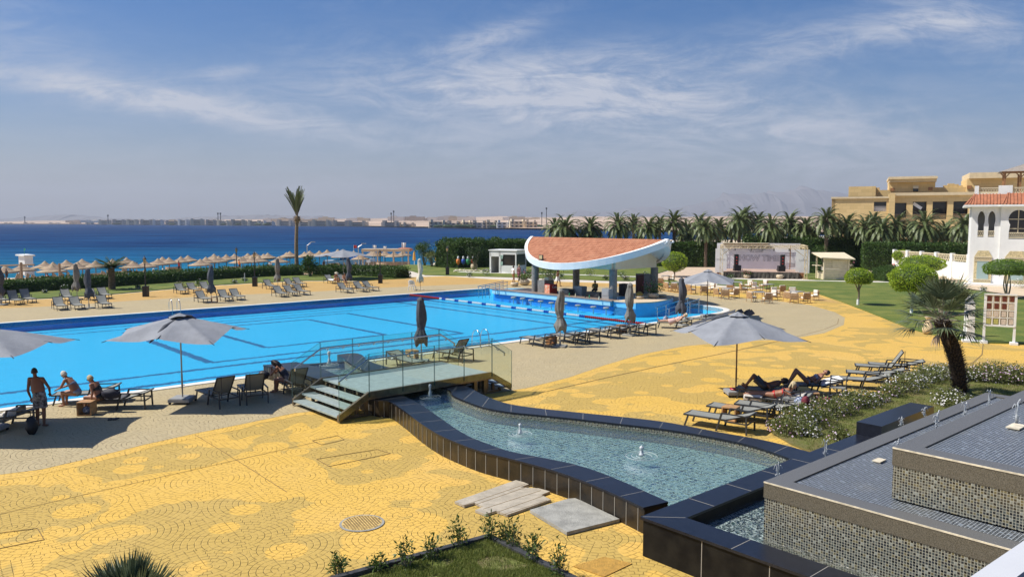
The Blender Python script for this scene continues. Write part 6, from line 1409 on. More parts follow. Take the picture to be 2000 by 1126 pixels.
# white plastic chair
c=at(805,567); wc=thing('plastic_chair','white moulded plastic armchair beyond the pool beside the cream parasol','chair',c,R(160))
for x in(-1,1):
    for y in(-1,1): MB().beam((x*.27,y*.25,0),(x*.24,y*.22,.42),.05,.05).build('leg',MT['white'],wc)
MB().box((0,0,.43),(.52,.5,.04)).build('seat',MT['white'],wc); b=MB()
for k in range(9):
    a=R(180)*k/8; b.tube([(.28*math.cos(a),.05+.22*math.sin(a),.45),(.28*math.cos(a)*1.05,.07+.26*math.sin(a),.68+.25*math.sin(a))],.02,5)
b.tube([(.3*math.cos(R(180)*k/12),-.0+.27*math.sin(R(180)*k/12)+.05,.68+.27*math.sin(R(180)*k/12)) for k in range(13)],.03,6); b.build('backrest',MT['white'],wc)
MB().box((.0,.1,.75),(.4,.06,.35)).build('grey_towel',MT['sling'],wc)
# ================================================================ bar contents
def at5(x,y,z): return at(x,y,z)
def put(name,mb,m_,label,cat,group=None): return tag(mb.build(name,m_),label,cat,group)
p=at(1066,571,.40); c_=thing('bar_counter','grey stone bar cabinet between the left columns','cabinet',p,PA)
MB().box((0,0,.52),(1.1,.8,1.04)).build('cabinet',MT['stone'],c_); MB().box((.1,-.2,1.14),(.5,.5,.22)).build('paper_roll',MT['cream'],c_)
p=at(1076,573,.40); cf=thing('drinks_cooler','orange and dark red drinks cooler on the bar left of the centre','cooler',p,PA); MB().box((0,0,.38),(.85,.6,.76)).build('body',MT['red'],cf); MB().box((-.435,0,.38),(.01,.56,.7)).build('side_print',mat('orange_print',(.72,.16,.04),.5,var=.9,vs=5,col2=(.75,.55,.4)),cf); text('Cola',.26,(.1,-.31,.55),cf,MT['white'])
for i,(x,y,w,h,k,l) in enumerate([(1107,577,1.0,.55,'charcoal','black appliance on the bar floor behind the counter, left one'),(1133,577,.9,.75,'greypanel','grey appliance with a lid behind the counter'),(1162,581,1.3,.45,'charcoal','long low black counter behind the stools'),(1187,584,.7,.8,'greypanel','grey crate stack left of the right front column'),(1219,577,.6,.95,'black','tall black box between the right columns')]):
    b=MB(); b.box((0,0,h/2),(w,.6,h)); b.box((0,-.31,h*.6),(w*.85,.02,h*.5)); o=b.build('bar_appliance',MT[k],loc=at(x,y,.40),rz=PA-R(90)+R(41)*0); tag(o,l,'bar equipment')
for i,(x,y) in enumerate([(1094,576),(1112,578),(1124,579),(1143,581),(1151,582),(1170,585)]):
    o=MB().lathe([(.04,0),(.045,.14),(.02,.2),(.018,.27)],8).build('bottle',[MT['darkglass'],MT['greenpaint'],MT['cream']][i%3],loc=at(x,y,.47)); tag(o,'small bottle on the stone counter top, %s from the left'%nth(i),'bottle','bottles on the bar counter')
p=at(1257,573,.40); fr=thing('drinks_fridge','tall grey and dark red drinks fridge at the right columns','fridge',p,PA-R(50)); MB().box((0,0,.8),(1.3,.8,1.6)).build('body',MT['greypanel'],fr); MB().box((-.3,-.42,.8),(.6,.03,1.5)).build('door',mat('dark_red_door',(.10,.01,.01),.3),fr)
def bowl(loc,r,label,plant=None,seed=0,h=None):
    t_=thing('stone_bowl',label,'planter',loc,0,'rounded stone planters'); h=h or r*.85
    MB().lathe([(r*.55,0),(r*.8,h*.15),(r,h*.5),(r*.95,h*.8),(r*.72,h),(r*.66,h),(r*.6,h*.85)],20).build('bowl',mat('pale_stone%d'%seed,(.58,.47,.32),.9,var=.2,vs=6,bump=.5,bs=25),t_,smooth=True,auto=50)
    if plant:
        b=MB(); R_,H2=plant; f=ell_fn((0,0,h+H2*.5),(R_,R_,H2*.55),bump=.5,seed=seed); r_=random.Random(seed)
        def g(rr): p,n_=f(rr); k=rr.random()**.4; return Vector((p.x*k,p.y*k,h+max(0,(p.z-h)*k))),n_
        shell(b,g,700,.13,seed,jit=.4,asp=.45)
        for k in range(10): p_,_=g(r_); b.tube([(0,0,h*.8),(p_.x,p_.y,p_.z)],.008,3,1,False)
        for k in range(90):
            p_,n_=f(r_)
            if p_.z>h*1.1: b.leaf(p_,rdir(r_),(0,0,1),.10,.09,2)
        b.build('plant',[L_hedge,MT['bark'],leafmat('magenta_petal',(.50,.05,.16),(.60,.18,.28))],t_)
bowl(at(1276,582,.46),.44,'rounded stone planter with pink bougainvillea on the curved bar platform',(.75,1.0),3,.42); bowl(at(1249,583,.46),.36,'low stone bowl holding a golden cactus cushion on the bar platform',None,4,.24)
tag(MB().ball((at(1249,583,.46)+Vector((0,0,.33))),(.26,.26,.22),16,10,0,.1).build('cactus',mat('gold_cactus',(.28,.22,.05),.9,var=.5,vs=20,bump=1,bs=40),smooth=True),'golden round cactus cushion in the low stone bowl','cactus')
bowl(at(1294,580,.46),.34,'dark filled low stone bowl at the right tip of the bar platform',None,6,.22); bowl(at(1024,557,.0)+Vector((0,0,.05)),.55,'round stone planter with thin pink shrub left of the bar column',(.7,.9),7,.5); bowl(at(1005,559,.0),.4,'low mounded stone bowl beside the pool steps',None,8,.4)
bowl(at(926,527),.45,'tall round stone pot in front of the tall hedge near the white booth',None,9,.8); bowl(at(1459,543),.38,'white planter bowl in front of the stage, left one',(.5,.35),10,.42); bowl(at(1523,544),.4,'white planter bowl in front of the stage, right one',None,11,.45); bowl(at(1658,524),.6,'pale round stone pot with a green plant right of the kiosk',(.6,.6),12,.6)
for i,(x,m_) in enumerate([(895,'orange'),(905,'blue'),(914,'greenpaint'),(924,'red')]):
    x-=0; t_=thing('recycling_bin','%s litter bin with a white cap hanging in the row before the tall hedge'%['orange','blue','green','red'][i],'bin',at(x,526),0,'coloured hanging bins')
    MB().lathe([(.06,.62),(.24,.85),(.27,1.25),(.2,1.35)],12).build('bin',MT[m_],t_,smooth=True); MB().lathe([(.12,1.4),(.12,1.65),(.03,1.75)],10).build('cap',MT['white'],t_); MB().tube([(0,.2,0),(0,.2,1.6)],.04,6).build('post',MT['charcoal'],t_)
# right side furniture: vase, obelisks, notice board
c=at(1812,652); v=thing('clay_vase','pale clay amphora vase standing at the lawn corner left of the white pillars','vase',c); MB().lathe([(.13,0),(.26,.08),(.30,.28),(.26,.5),(.13,.72),(.11,.82),(.2,.95),(.17,.96)],20).build('body',mat('clay_vase',(.66,.52,.32),.85,var=.2,vs=5),v,smooth=True,auto=50)
for i,(x,y) in enumerate([(1894,667),(1889,658)]):
    p=at(x,y); o=thing('obelisk_sign',['white pillar sign with a pointed top, nearer to the deck','white pillar sign standing behind the front pillar'][i],'pillar sign',(p.x,p.y,0),R(-20),'white pointed pillar signs'); b=MB(); w=.17; 
    b.add([(-w*1.1,-w*.8,.1),(w*1.1,-w*.8,.1),(w*1.1,w*.8,.1),(-w*1.1,w*.8,.1),(-w*.9,-w*.6,2.0),(w*.9,-w*.6,2.0),(w*.9,w*.6,2.0),(-w*.9,w*.6,2.0),(0,0,2.3)],[(0,1,5,4),(1,2,6,5),(2,3,7,6),(3,0,4,7),(4,5,8),(5,6,8),(6,7,8),(7,4,8)]); b.build('pillar',MT['white'],o); MB().box((0,0,.05),(.7,.5,.1)).build('base',MT['white'],o)
p=at(1950,671); nb=thing('notice_board','white framed notice board with rows of small menu sheets on two legs','notice board',p,R(-26))
bw,bz0,bz1=1.32,.95,2.5
for s in(-1,1): b=MB(); b.box((s*bw/2,0,1.25),(.11,.10,2.5)); b.box((s*bw/2,0,.06),(.34,.4,.12)); b.build('leg',MT['white'],nb)
MB().box((0,0,(bz0+bz1)/2),(bw-.11,.05,bz1-bz0)).build('board',MT['cream'],nb)
b=MB(); b.box((0,-.02,bz1+.02),(bw+.12,.12,.06)); b.box((0,-.02,bz0-.02),(bw,.12,.08)); 
for k in range(1,4): b.box((-bw/2+bw*k/4,-.035,(bz0+bz1)/2),(.03,.02,bz1-bz0)); b.box((0,-.035,bz0+(bz1-bz0)*k/4),(bw-.1,.02,.03))
b.build('frame',MT['white'],nb)
for r_ in range(4):
    for c_ in range(4):
        k='brownpaper' if (r_==0 or (r_==1 and c_<3)) else 'paper'; col=MT[k]
        if r_==3 and c_<2: col=mat('yellow_green_sheet%d'%c_,(.45,.42,.12),.6,var=.3,vs=20)
        x=-bw/2+bw*(c_+.5)/4; z=bz1-(bz1-bz0)*(r_+.5)/4; MB().box((x,-.04,z),(.20,.012,.27)).build('sheet',col,nb)
        if r_>=2 and c_>=2 or (r_==3): MB().box((x,-.034,z),(.23,.008,.30)).build('sheet_frame',MT['charcoal'],nb)
# items by the loungers
def walker(label,loc,rz):
    t_=thing('rollator',label,'walking frame',loc,rz,'wheeled walking frames')
    for s in(-1,1):
        b=MB(); b.tube([(s*.27,-.28,.12),(s*.25,.0,.86),(s*.25,.12,.93),(s*.25,.25,.93)],.018,6); b.tube([(s*.27,.28,.12),(s*.25,-.02,.72)],.016,6); b.build('side_frame',MT['charcoal'],t_)
        for y in(-.28,.28): w=MB(); w.tube([(s*.29,y,.11),(s*.32,y,.11)],.11,16); w.build('wheel',MT['rubber'],t_); w=MB(); w.tube([(s*.285,y,.11),(s*.325,y,.11)],.065,12); w.build('hub',MT['steel'],t_)
    MB().box((0,.0,.58),(.48,.3,.04)).build('seat',MT['sling'],t_); b=MB(); b.tube([(-.25,.1,.86),(0,.2,.80),(.25,.1,.86)],.025,6); b.build('back_strap',MT['black'],t_); b=MB(); b.beam((-.26,-.2,.3),(.26,.15,.55),.02,.02); b.beam((.26,-.2,.3),(-.26,.15,.55),.02,.02); b.build('cross_brace',MT['steel'],t_)
walker('folding wheeled walking frame standing beside the shaded sunbathers',at(1636,789),R(-30)); walker('second walking frame loaded with bags behind the blond woman',at(1545,812),R(150))
def bag(name,label,loc,r,m_,cat='bag'): return tag(MB().ball((0,0,r[2]*.95),r,14,10,0,.35,r[0]*9).build(name,m_,smooth=True,loc=loc),label,cat)
bag('backpack','black backpack leaning against the leftmost lounger end',at(62,847),(.16,.2,.27),MT['black']); bag('handbag','dark handbag on the lounger back beside the two women',at(217,778,.45),(.30,.12,.17),MT['navy']); bag('handbag','dark bag on the lounger to the left of the woman by the bridge',at(515,740,.45),(.22,.16,.16),MT['black'])
bag('bag','black and white patterned bag behind the blond sunbather',at(1562,792,.38),(.18,.14,.15),MT['floral']); bag('bag','dark red bag hanging on the trolley in the shade',at(1573,790,.55),(.12,.12,.14),mat('dark_red_cloth',(.16,.02,.03),.8)); bag('bag','small white and dark bag inside the cube table',at(170,806,.05),(.14,.12,.12),MT['floral']); bag('beach_bag','pale bag standing on the pool edge beside the reclining sunbather',at(1300,629),(.16,.12,.20),MT['floral'])
bag('bag','pink striped bag on the deck behind the walking frame',at(1612,790),(.18,.12,.14),MT['pink'])
def towel(label,loc,rz,sx,sy,m_,drop=.25,seed=1,tilt=0):
    b=MB(); n=16; m2=10; vs=[]
    for i in range(n+1):
        for j in range(m2+1):
            x=(i/n-.5)*sx; y=(j/m2-.5)*(sy+2*drop); z=.0
            over=abs(y)-sy/2
            if over>0: z=-over; y=math.copysign(sy/2+.02,y)
            z+=.035*noise.noise(Vector((x*4,y*4,seed)))+.03; z+=x*tilt; vs.append((x,y,z))
    b.add(vs,[(i*(m2+1)+j,(i+1)*(m2+1)+j,(i+1)*(m2+1)+j+1,i*(m2+1)+j+1) for i in range(n) for j in range(m2)]); o=b.build('towel',m_,smooth=True,loc=loc,rz=rz); mo=o.modifiers.new('thick','SOLIDIFY'); mo.thickness=.015; return tag(o,label,'towel','towels on the loungers')
towel('dark grey towel draped over the lounger behind the cube table',at(215,796,0)+Vector((0,0,.37)),R(6),1.1,.66,MT['towelgrey'],.18,2); towel('pale towel folded over the lounger at the left picture edge',at(22,828,0)+Vector((0,0,.42)),R(10),.6,.66,MT['towel'],.3,3,.35)
towel('white towels under the head of the blond sunbather',at(1519,797)+Vector((.35,-.2,.42)),R(-30),.9,.62,MT['towel'],.2,4,.3); towel('cream towel at the foot end of the blond woman lounger',at(1519,797)+Vector((-.65,.4,.37)),R(-30),.6,.62,MT['towel'],.2,5); towel('white towel over the head end of the shaded woman lounger',at(1585,768)+Vector((.62,-.08,.50)),R(-8),.75,.62,MT['white'],.15,6,.3)
towel('white towel on the far lounger under the hatted sunbather',at(650,553)+Vector((0,0,.38)),FAR,1.3,.64,MT['white'],.2,7)
tag(MB().box((0,0,.02),(.12,.26,.03),.4).box((.16,.05,.02),(.11,.26,.03),.1).build('sandals',MT['black'],loc=at(215,819)),'pair of black sandals on the beige deck below the seated women','sandals')
tag(MB().ball((0,0,.04),(.13,.13,.05),10,6).build('red_cup',MT['red'],loc=at(1432,772)+Vector((0,0,.2))),'small red item on the parasol base by the blond woman','item')
for i,(x,y,h) in enumerate([(316,556,.95),(690,541,1.1)]): pass
tag(MB().beam((0,0,0),(0,0,1.0),.06,.06).build('marker_post',MT['white'],loc=at(478,552)),'short white marker post on the lawn left of the second lamp','post'); 
o=MB(); o.beam((0,0,0),(0,0,1.1),.08,.08); o.box((0,-.05,1.2),(.5,.04,.35)); tag(o.build('small_sign',MT['white'],loc=at(720,528)),'small white sign on a post on the lawn before the beach','sign')
# ================================================================ beach
BU=[(9,517),(42,514),(87,509),(103,511),(101,516),(129,507),(151,511),(160,505),(186,508),(219,505),(247,502),(259,509),(283,508),(308,504),(317,501),(330,502),(353,500),(367,498),(391,505),(402,501),(418,495),(419,500),(427,499),(442,496),(458,495),(469,501),(474,500),(484,494),(491,500),(505,499),(499,492),(515,495),(523,493),(545,500),(560,492),(566,490),(595,491),(605,489),(624,489),(639,487),(660,486),(665,492),(691,489),(704,495),(727,489),(731,490),(752,489),(770,491),(787,489)]
def beach_umb(seed):
    t_=thing('thatched_umbrella','x','beach umbrella',group='thatched umbrellas on the beach'); r=random.Random(seed)
    MB().tube([(0,0,-2.8),(0,0,.05)],.07,7).build('pole',MT['polebrown'],t_)
    pr_=[(1.92,-.80),(1.95,-.74),(1.4,-.56),(.9,-.40),(.55,-.2),(.28,.05),(.12,.22),(.05,.27)]
    MB().lathe(pr_,26,wob=lambda a,z:1+.03*math.sin(a*7+seed)+.02*math.sin(a*13)).build('canopy',MT['thatch'],t_,smooth=True)
    b=MB(); b.lathe([(1.85,-.82),(.3,-.05)],20); b.build('canopy_frame',MT['polebrown'],t_); return t_
UB=Rep(beach_umb(1)); ou=sorted(range(len(BU)),key=lambda i:BU[i][0])
UBp=[]
for i,(x,y) in enumerate(BU):
    za=.25 if y>500 else .15; d=(6.2-za)*F/(y-HY)*1.0; d=min(d,150 if x<650 else 165); X=(x-1000)/F*d; zt=6.2-(y-HY)*d/F
    s=.92+.12*((i*37)%10)/10; UBp.append((X,d,zt)); UB(Vector((X,d,zt-.27)),i*.9,'thatched beach umbrella beyond the hedge, %s counting from the left'%nth(ou.index(i)),scale=(s,s,1))
# reed wind screens and beach loungers
SCN=[(300,382,531,118),(322,352,520,128),(392,432,528,115),(436,470,519,125),(470,499,526,116),(504,540,519,122),(560,600,525,112),(170,205,532,112),(60,120,540,104),(212,246,528,118),(250,282,530,114),(655,700,524,108),(700,738,518,114),(735,778,512,124),(745,790,520,112),(120,160,543,102),(540,560,527,108),(600,640,520,118),(640,664,514,124)]
for i,(x0,x1,y,d) in enumerate(SCN):
    zt=6.2-(y-HY)*d/F; b=MB(); n=10; vs=[]
    for k in range(n+1):
        u=k/n; X=(x0+(x1-x0)*u-1000)/F*d; Y=d-1.6*math.sin(math.pi*u)*(1 if i%2 else -1); vs+=[(X,Y,zt-1.3),(X,Y,zt),(X,Y+.06,zt),(X,Y+.06,zt-1.3)]
    b.add(vs,[(k*4+j,(k+1)*4+j,(k+1)*4+(j+1)%4,k*4+(j+1)%4) for k in range(n) for j in range(4)])
    tag(b.build('reed_screen',MT['reed']),'curved reed wind screen on the beach, %s from the left'%nth(sorted(s[0] for s in SCN).index(x0)),'wind screen','reed wind screens on the beach')
def beach_lounger():
    t_=thing('beach_lounger','x','beach lounger',group='tan beach loungers under the thatched umbrellas')
    MB().box((0,0,.32),(1.3,.62,.06)).build('seat',MT['reed'],t_); b=MB(); b.beam((.6,0,.34),(.95,0,1.0),.62,.06,0,(0,1,0)); b.build('backrest',MT['thatch'],t_)
    b=MB()
    for x in(-.55,.55):
        for y in(-.27,.27): b.box((x,y,.15),(.06,.06,.3))
    b.build('leg_frame',MT['polebrown'],t_); return t_
BLr=Rep(beach_lounger()); BLp=[(22,542),(32,540),(45,541),(52,544),(62,545),(75,546),(97,541),(110,540),(128,538),(138,540),(232,531),(243,530),(262,533),(275,534),(190,536),(205,534),(405,531),(440,528),(548,527),(610,524),(670,520),(690,519),(710,520),(740,516)]
for i,(x,y) in enumerate(BLp):
    d=100+((i*13)%16); z=6.2-(y-HY)*d/F-.6; BLr(Vector(((x-1000)/F*d,d,z)),R(90+((i*29)%40-20)),'tan beach lounger beyond the hedge, %s from the left'%nth(sorted(p[0] for p in BLp).index(x)))
# lifeguard hut
d=128; X=(50-1000)/F*d; lh=thing('lifeguard_tower','small white lifeguard tower hut on the beach at the far left','lifeguard tower',(X,d,-2.6),R(-25))
zb=6.2-(516-HY)*d/F+2.6
b=MB(); 
for x in(-.7,.7):
    for y in(-.7,.7): b.box((x,y,zb/2),(.12,.12,zb))
b.box((0,0,zb*.45),(1.6,1.6,1.2)); b.build('tower_frame',MT['white'],lh); MB().box((0,0,zb+.7),(1.5,1.4,1.35)).build('cabin',MT['white'],lh); MB().box((-.1,0,zb+1.5),(2.1,1.9,.22),0,0,.06).build('roof',MT['white'],lh)
b=MB(); b.tube([(-.3,0,zb+1.6),(-.3,0,zb+2.6)],.03,5); b.box((-.15,0,zb+2.45),(.3,.03,.28)); b.build('flag',MT['greenpaint'],lh)
# blue beach sign
d=88; z0=6.2-(548-HY)*d/F; bs_=thing('beach_sign','blue arched sign between two white posts behind the hedge','sign',((308-1000)/F*d,d,z0-.6))
for s in(-1,1): MB().lathe([(.13,0),(.13,1.85),(.05,2.0)],8,(s*.52,0,0)).build('post',MT['white'],bs_)
b=MB(); pts=[(-.42,.5),(.42,.5),(.42,1.35)]+[(.42*math.cos(R(a)),1.35+.32*math.sin(R(a))) for a in range(0,181,20)]; b.prism(pts,-.03,.03); b.v=[(x,z,y) for x,y,z in b.v]; b.build('panel',MT['blue'],bs_); text('SAHARA',.22,(0,-.05,1.2),bs_,MT['white']); text('BEACH',.18,(0,-.05,.9),bs_,MT['white'])
# pergola bars at far left
pg=thing('beach_shade_frame','wooden post frame with a horizontal pole at the far left of the beach','shade frame'); 
for x,y,d in((40,512,84),(115,514,86)): X=(x-1000)/F*d; MB().tube([(X,d,-2),(X,d,6.2-(y-HY)*d/F)],.13,8).build('post',MT['polebrown'],pg)
d=84.5; MB().tube([((0-1000)/F*d,d,6.2-(518-HY)*d/F),((66-1000)/F*d,d,6.2-(516.5-HY)*d/F)],.09,6).build('bar',MT['polebrown'],pg)
# flags, boats and beach bar
for i,(x,yt,yb,m_,l) in enumerate([(785,473,500,'white','white feather flag near the water right of the beach umbrellas'),(691,478,500,'red','small red white and black flag on the beach'),(729,478,498,'white','small red and white pennant near the beach boats'),(749,480,498,'white','small white pennant near the beach boats')]):
    d=150; X=(x-1000)/F*d; f_=thing('flag',l,'flag',(X,d,-2.9),0,'flags on the beach'); zt=6.2-(yt-HY)*d/F+2.9; MB().tube([(0,0,0),(0,0,zt)],.04,5).build('pole',MT['white'],f_)
    b=MB(); n=8; hh_=.6 if i else 2.4; ww=.6 if i else .8
    vs=[(ww*(k/n),.15*math.sin(k),zt-.05) for k in range(n+1)]+[(ww*(k/n)*(1 if i else .6),.15*math.sin(k)+.03,zt-hh_) for k in range(n+1)]; b.add(vs,[(k,k+1,n+2+k,n+1+k) for k in range(n)]); b.build('cloth',MT[m_],f_)
d=158
bt=thing('boat','white and blue motor boat drawn up at the water edge behind the umbrellas','boat',((665-1000)/F*d+2,d,-3.0),R(5)); b=MB()
hull=[]; 
for i in range(11):
    u=i/10; w=1.3*math.sin(math.pi*min(1,.15+u*.85))**.6; hull+=[( -5+10*u,-w,1.5+.4*u),( -5+10*u,-w*.5,.3),( -5+10*u,w*.5,.3),( -5+10*u,w,1.5+.4*u)]
b.add(hull,[(i*4+j,(i+1)*4+j,(i+1)*4+j+1,i*4+j+1) for i in range(10) for j in range(3)]+[(i*4+3,(i+1)*4+3,(i+1)*4,i*4) for i in range(10)]); b.build('hull',MT['white'],bt); MB().box((.5,0,2.0),(5.0,1.6,.7)).build('cover',mat('blue_tarp',(.02,.20,.55),.6),bt)
d=150; bb=thing('beach_bar','long low beach hut with a pale flat roof behind the umbrellas','beach hut',((755-1000)/F*d,d,-2.6)); z_=6.2-(488-HY)*d/F+2.6; b=MB(); b.box((0,0,z_),(9,3,.5)); b.build('roof',MT['sand'],bb); b=MB(); 
for x in(-4.3,-1.5,1.5,4.3): b.box((x,-1.3,z_/2),(.25,.25,z_))
b.box((0,1,.6),(8.6,.2,1.2)); b.build('wall',MT['sand'],bb); MB().ball((3.5,0,z_+.1),(1.6,1.2,.4),14,8).build('awning',MT['terracotta'],bb)
for i,(x,y) in enumerate([(809,489),(859,487),(852,491),(860,500)]):
    d=140; t_=thing('closed_beach_parasol','closed yellow beach parasol by the shore, %s from the left'%nth([0,2,1,3][i]),'parasol',((x-1000)/F*d,d,-2.7),0,'closed yellow parasols by the shore'); z_=6.2-(y-HY)*d/F+2.7; MB().tube([(0,0,0),(0,0,z_)],.05,6).build('pole',MT['white'],t_); MB().lathe([(.28,z_-1.7),(.2,z_-.6),(.05,z_)],8).build('canopy',mat('yellow_canvas',(.62,.33,.05),.8),t_)
for i in range(16):
    x=845+i*7.5+rnd.uniform(-2,2); d=126-rnd.uniform(0,6); tag(MB().ball((0,0,.3),(rnd.uniform(.5,1.1),.6,rnd.uniform(.4,.8)),8,6,0,.5,i).build('boulder',MT['tape'],loc=((x-1000)/F*d,d,-1.2 if i<8 else -.6)),'pale boulder by the shore right of the umbrellas, %s from the left'%nth(i),'boulder','pale boulders by the shore')
for i in range(30):
    x=908+i*3.8-20; p=at(x,530+rnd.uniform(-1,1)); tag(MB().ball((0,0,.08),(rnd.uniform(.15,.28),.18,rnd.uniform(.12,.2)),7,5,0,.5,i).build('edging_stone',MT['tape'],loc=p),'pale edging stone along the lawn by the white booth, %s from the left'%nth(i),'stone','pale edging stones')
for i,(x,yb,h) in enumerate([(804,505,3.4),(693,520,3.2)]): 
    d=104; tag(MB().tube([(0,0,0),(0,0,h),(.5,0,h+.35)],.05,6).box((.75,0,h+.45),(.6,.25,.08)).build('slim_lamp',MT['steel'],loc=(((608 if i==0 else 652)-1000)/F*d,d,-.8)),'slim modern lamp arm %s'%['behind the bush by the tall palm','above the far open grey parasol'],'lamp')if 0 else tag(MB().tube([(0,0,0),(0,0,h),(.5,0,h+.35)],.05,6).box((.75,0,h+.45),(.6,.25,.08)).build('slim_lamp',MT['steel'],loc=(((600 if i==0 else 700)-1000)/F*d,d,-.3)),['slim angled lamp arm behind the bush by the tall palm','slim angled lamp arm right of the far open grey parasol'][i],'lamp')
# beach shed roof and shed right of hedge
p=Vector((30.2,119,-.2)); sh=thing('garden_shed','low white shed with a pale pitched roof behind the hedge left of the stage','shed',p,R(-4)); MB().box((0,0,1.5),(3.7,3,3.0)).build('wall',MT['whitewall'],sh); MB().add([(-2.2,-1.8,3.02),(2.2,-1.8,3.02),(1.8,1.2,3.75),(-1.7,1.2,3.75)],[(0,1,2,3)]).build('roof',mat('pale_roof',(.60,.50,.42),.8,var=.1,vs=2),sh)
p=at(1704,519); tw_=thing('small_tower','narrow beige masonry tower with a small dark window beyond the kiosk','tower',p,R(-8)); b=MB(); b.box((0,0,2.1),(2.0,1.6,4.2)); b.add([(-1.0,-.8,4.2),(1.0,-.8,4.2),(0,-.8,4.75),(-1,.8,4.2),(1,.8,4.2),(0,.8,4.75)],[(0,1,2),(5,4,3),(0,2,5,3),(1,4,5,2)]); b.build('wall',mat('pinkish_render',(.50,.36,.24),.9,var=.1,vs=1),tw_); MB().box((-.55,-.82,2.6),(.35,.05,.8)).build('window',MT['darkglass'],tw_)
pl=thing('pink_planter','pink round planter with a white base at the end of the white wall','planter',at(1752,531)); MB().lathe([(.3,0),(.5,.3),(.6,1.0),(.5,1.2)],14).build('pot',mat('pink_pot',(.55,.2,.2),.7),pl,smooth=True); MB().box((0,0,.06),(1.3,1,.12)).build('base',MT['white'],pl)
# loose paving stones stacked in front of the white wall
for i in range(42):
    u=(i%14)/14; r_=i//14; x=1838+u*56+rnd.uniform(-1,1); y=532+r_*5+rnd.uniform(-1,1); p=at(x,y); tag(MB().box((0,0,.09),(rnd.uniform(.7,1.1),.75,.16),rnd.uniform(-.3,.3)).build('paving_slab',MT['tape'],loc=p+Vector((0,0,.06+.1*(2-r_)))),'loose paving slab in the pile before the white wall, %s row, %s from left'%(['back','middle','front'][r_],nth(i%14)),'slab','pile of loose paving slabs')
# ================================================================ far coast
M_fb=[mat('far_wall%d'%i,c,.9,var=.1,vs=.05) for i,c in enumerate([(.66,.56,.40),(.52,.44,.35),(.74,.70,.63),(.60,.49,.34)])]
def far_building(x,yb,d,w,h,k,label,i,tower=True):
    r=random.Random(i); zb=6.2-(yb-HY)*d/F; X=(x-1000)/F*d; t_=thing('resort_building',label,'resort building',(X,d,min(zb,2)-1.0),R(r.uniform(-12,12)))
    b=MB(); b.box((0,0,h/2),(w,12,h)); 
    if tower: b.box((-w*.35,-1,h/2+1.4),(w*.14,13,h+2.8)); b.box((w*.3,-1,h/2+1),(w*.12,13,h+2.0))
    b.build('wall',M_fb[k],t_); fl=max(2,int(h/3.2)); nw=max(3,int(w/5))
    for f_ in range(fl):
        if d>1100: MB().box((w*.02,-6.1,h*(f_+.55)/fl),(w*.5,.3,h/fl*.4)).build('window_band',MT['darkglass'],t_); continue
        for j in range(nw):
            wb_=MB(); wb_.box((-w/2+w*(j+.5)/nw,-6.1 if abs((j+.5)/nw-.15)>.08 and abs((j+.5)/nw-.8)>.07 else -7.6,h*(f_+.55)/fl),(w/nw*.5,.3,h/fl*.42))
            wb_.build('window',MT['darkglass'],t_)
FBs=[]
r=random.Random(77)
for x,w_,yb,d,h,k in[(856,36,443.5,1000,9,0),(888,28,443.5,1000,7.5,1),(912,20,443.5,1000,8.5,0),(938,30,443.5,990,8,1),(962,22,443.5,985,8.5,3),(985,30,443.5,970,8,2),(1012,34,443.5,960,9.5,0),(1038,22,443.5,950,8.5,3),
   (765,36,441,1250,8,1),(800,24,441,1250,5,3),(700,40,440.5,1450,9,0),(668,34,440.5,1500,10,1),(630,40,440.5,1550,12,0),(598,30,440.5,1600,10,3),(560,36,440,1700,12,1),(528,22,440,1750,10,2),(500,28,440,1800,12,0),(468,30,439.8,1850,14,3),(440,26,439.5,1900,12,0),(415,20,439.5,1950,14,1),(388,26,439.2,2050,17,0),(362,22,439.2,2100,16,2),(338,22,439,2150,12,1),(312,20,439,2200,15,2),(290,24,439,2250,16,1),(262,22,438.8,2350,17,0),(236,24,438.8,2400,17,1),(208,22,438.5,2500,16,0),(178,14,438.3,2700,9,1),(150,20,438,2900,8,3),(110,22,438,3000,7,2),(60,22,437.8,3100,7,1),(20,16,437.8,3150,6,0)]:
    FBs.append((x,w_,yb,d,h,k))
fo=sorted(range(len(FBs)),key=lambda i:FBs[i][0])
for i,(x,w_,yb,d,h,k) in enumerate(FBs):
    far_building(x,yb,d,w_/F*d,h*.88,k,'distant %s resort building across the bay, %s from the left'%(['tan','brownish','whitish','sand coloured'][k],nth(fo.index(i))),i)
nf=0
HX=sorted(r.uniform(120,1050) for _ in range(48))
for i in range(48):
    x=HX[i]; d=2600-x*1.3+r.uniform(250,700); w_=r.uniform(18,55); h=r.uniform(5,10)
    X=(x-1000)/F*d; f=max(0,min(1,(x-100)/900)); o=tag(MB().box((0,0,h/2),(w_,14,h)).box((w_*r.uniform(-.3,.3),0,h*.6),(w_*.3,12,h*1.3)).build('distant_house',M_fb[r.choice([0,1,2,2])],loc=(X,d,(3+10*f)*.8)),'tiny far house behind the bay resorts, %s from the left'%nth(i),'house','tiny houses scattered behind the bay resorts')
for i,(x,yt,d) in enumerate([(428,417,1950),(433,417,1950),(765,417,1250),(770,413,1250),(1058,416,900),(1067,407,880),(214,421,2400),(52,424,3000)]):
    z_=6.2-(yt-HY)*d/F; o=thing('mast','tall thin mast with a bulky top across the bay, %s from the left'%nth([2,3,4,5,6,7,1,0][i]),'mast',((x-1000)/F*d,d,0),0,'tall masts across the bay'); MB().tube([(0,0,0),(0,0,z_)],d/1900*.9,6).build('pole',MT['charcoal'],o); MB().box((0,0,z_),(d/1900*3.2,2,d/1900*4)).build('head',MT['charcoal'],o)
TX=sorted(r.choice([r.uniform(770,1050),r.uniform(770,1050),r.uniform(200,760)]) for _ in range(26))
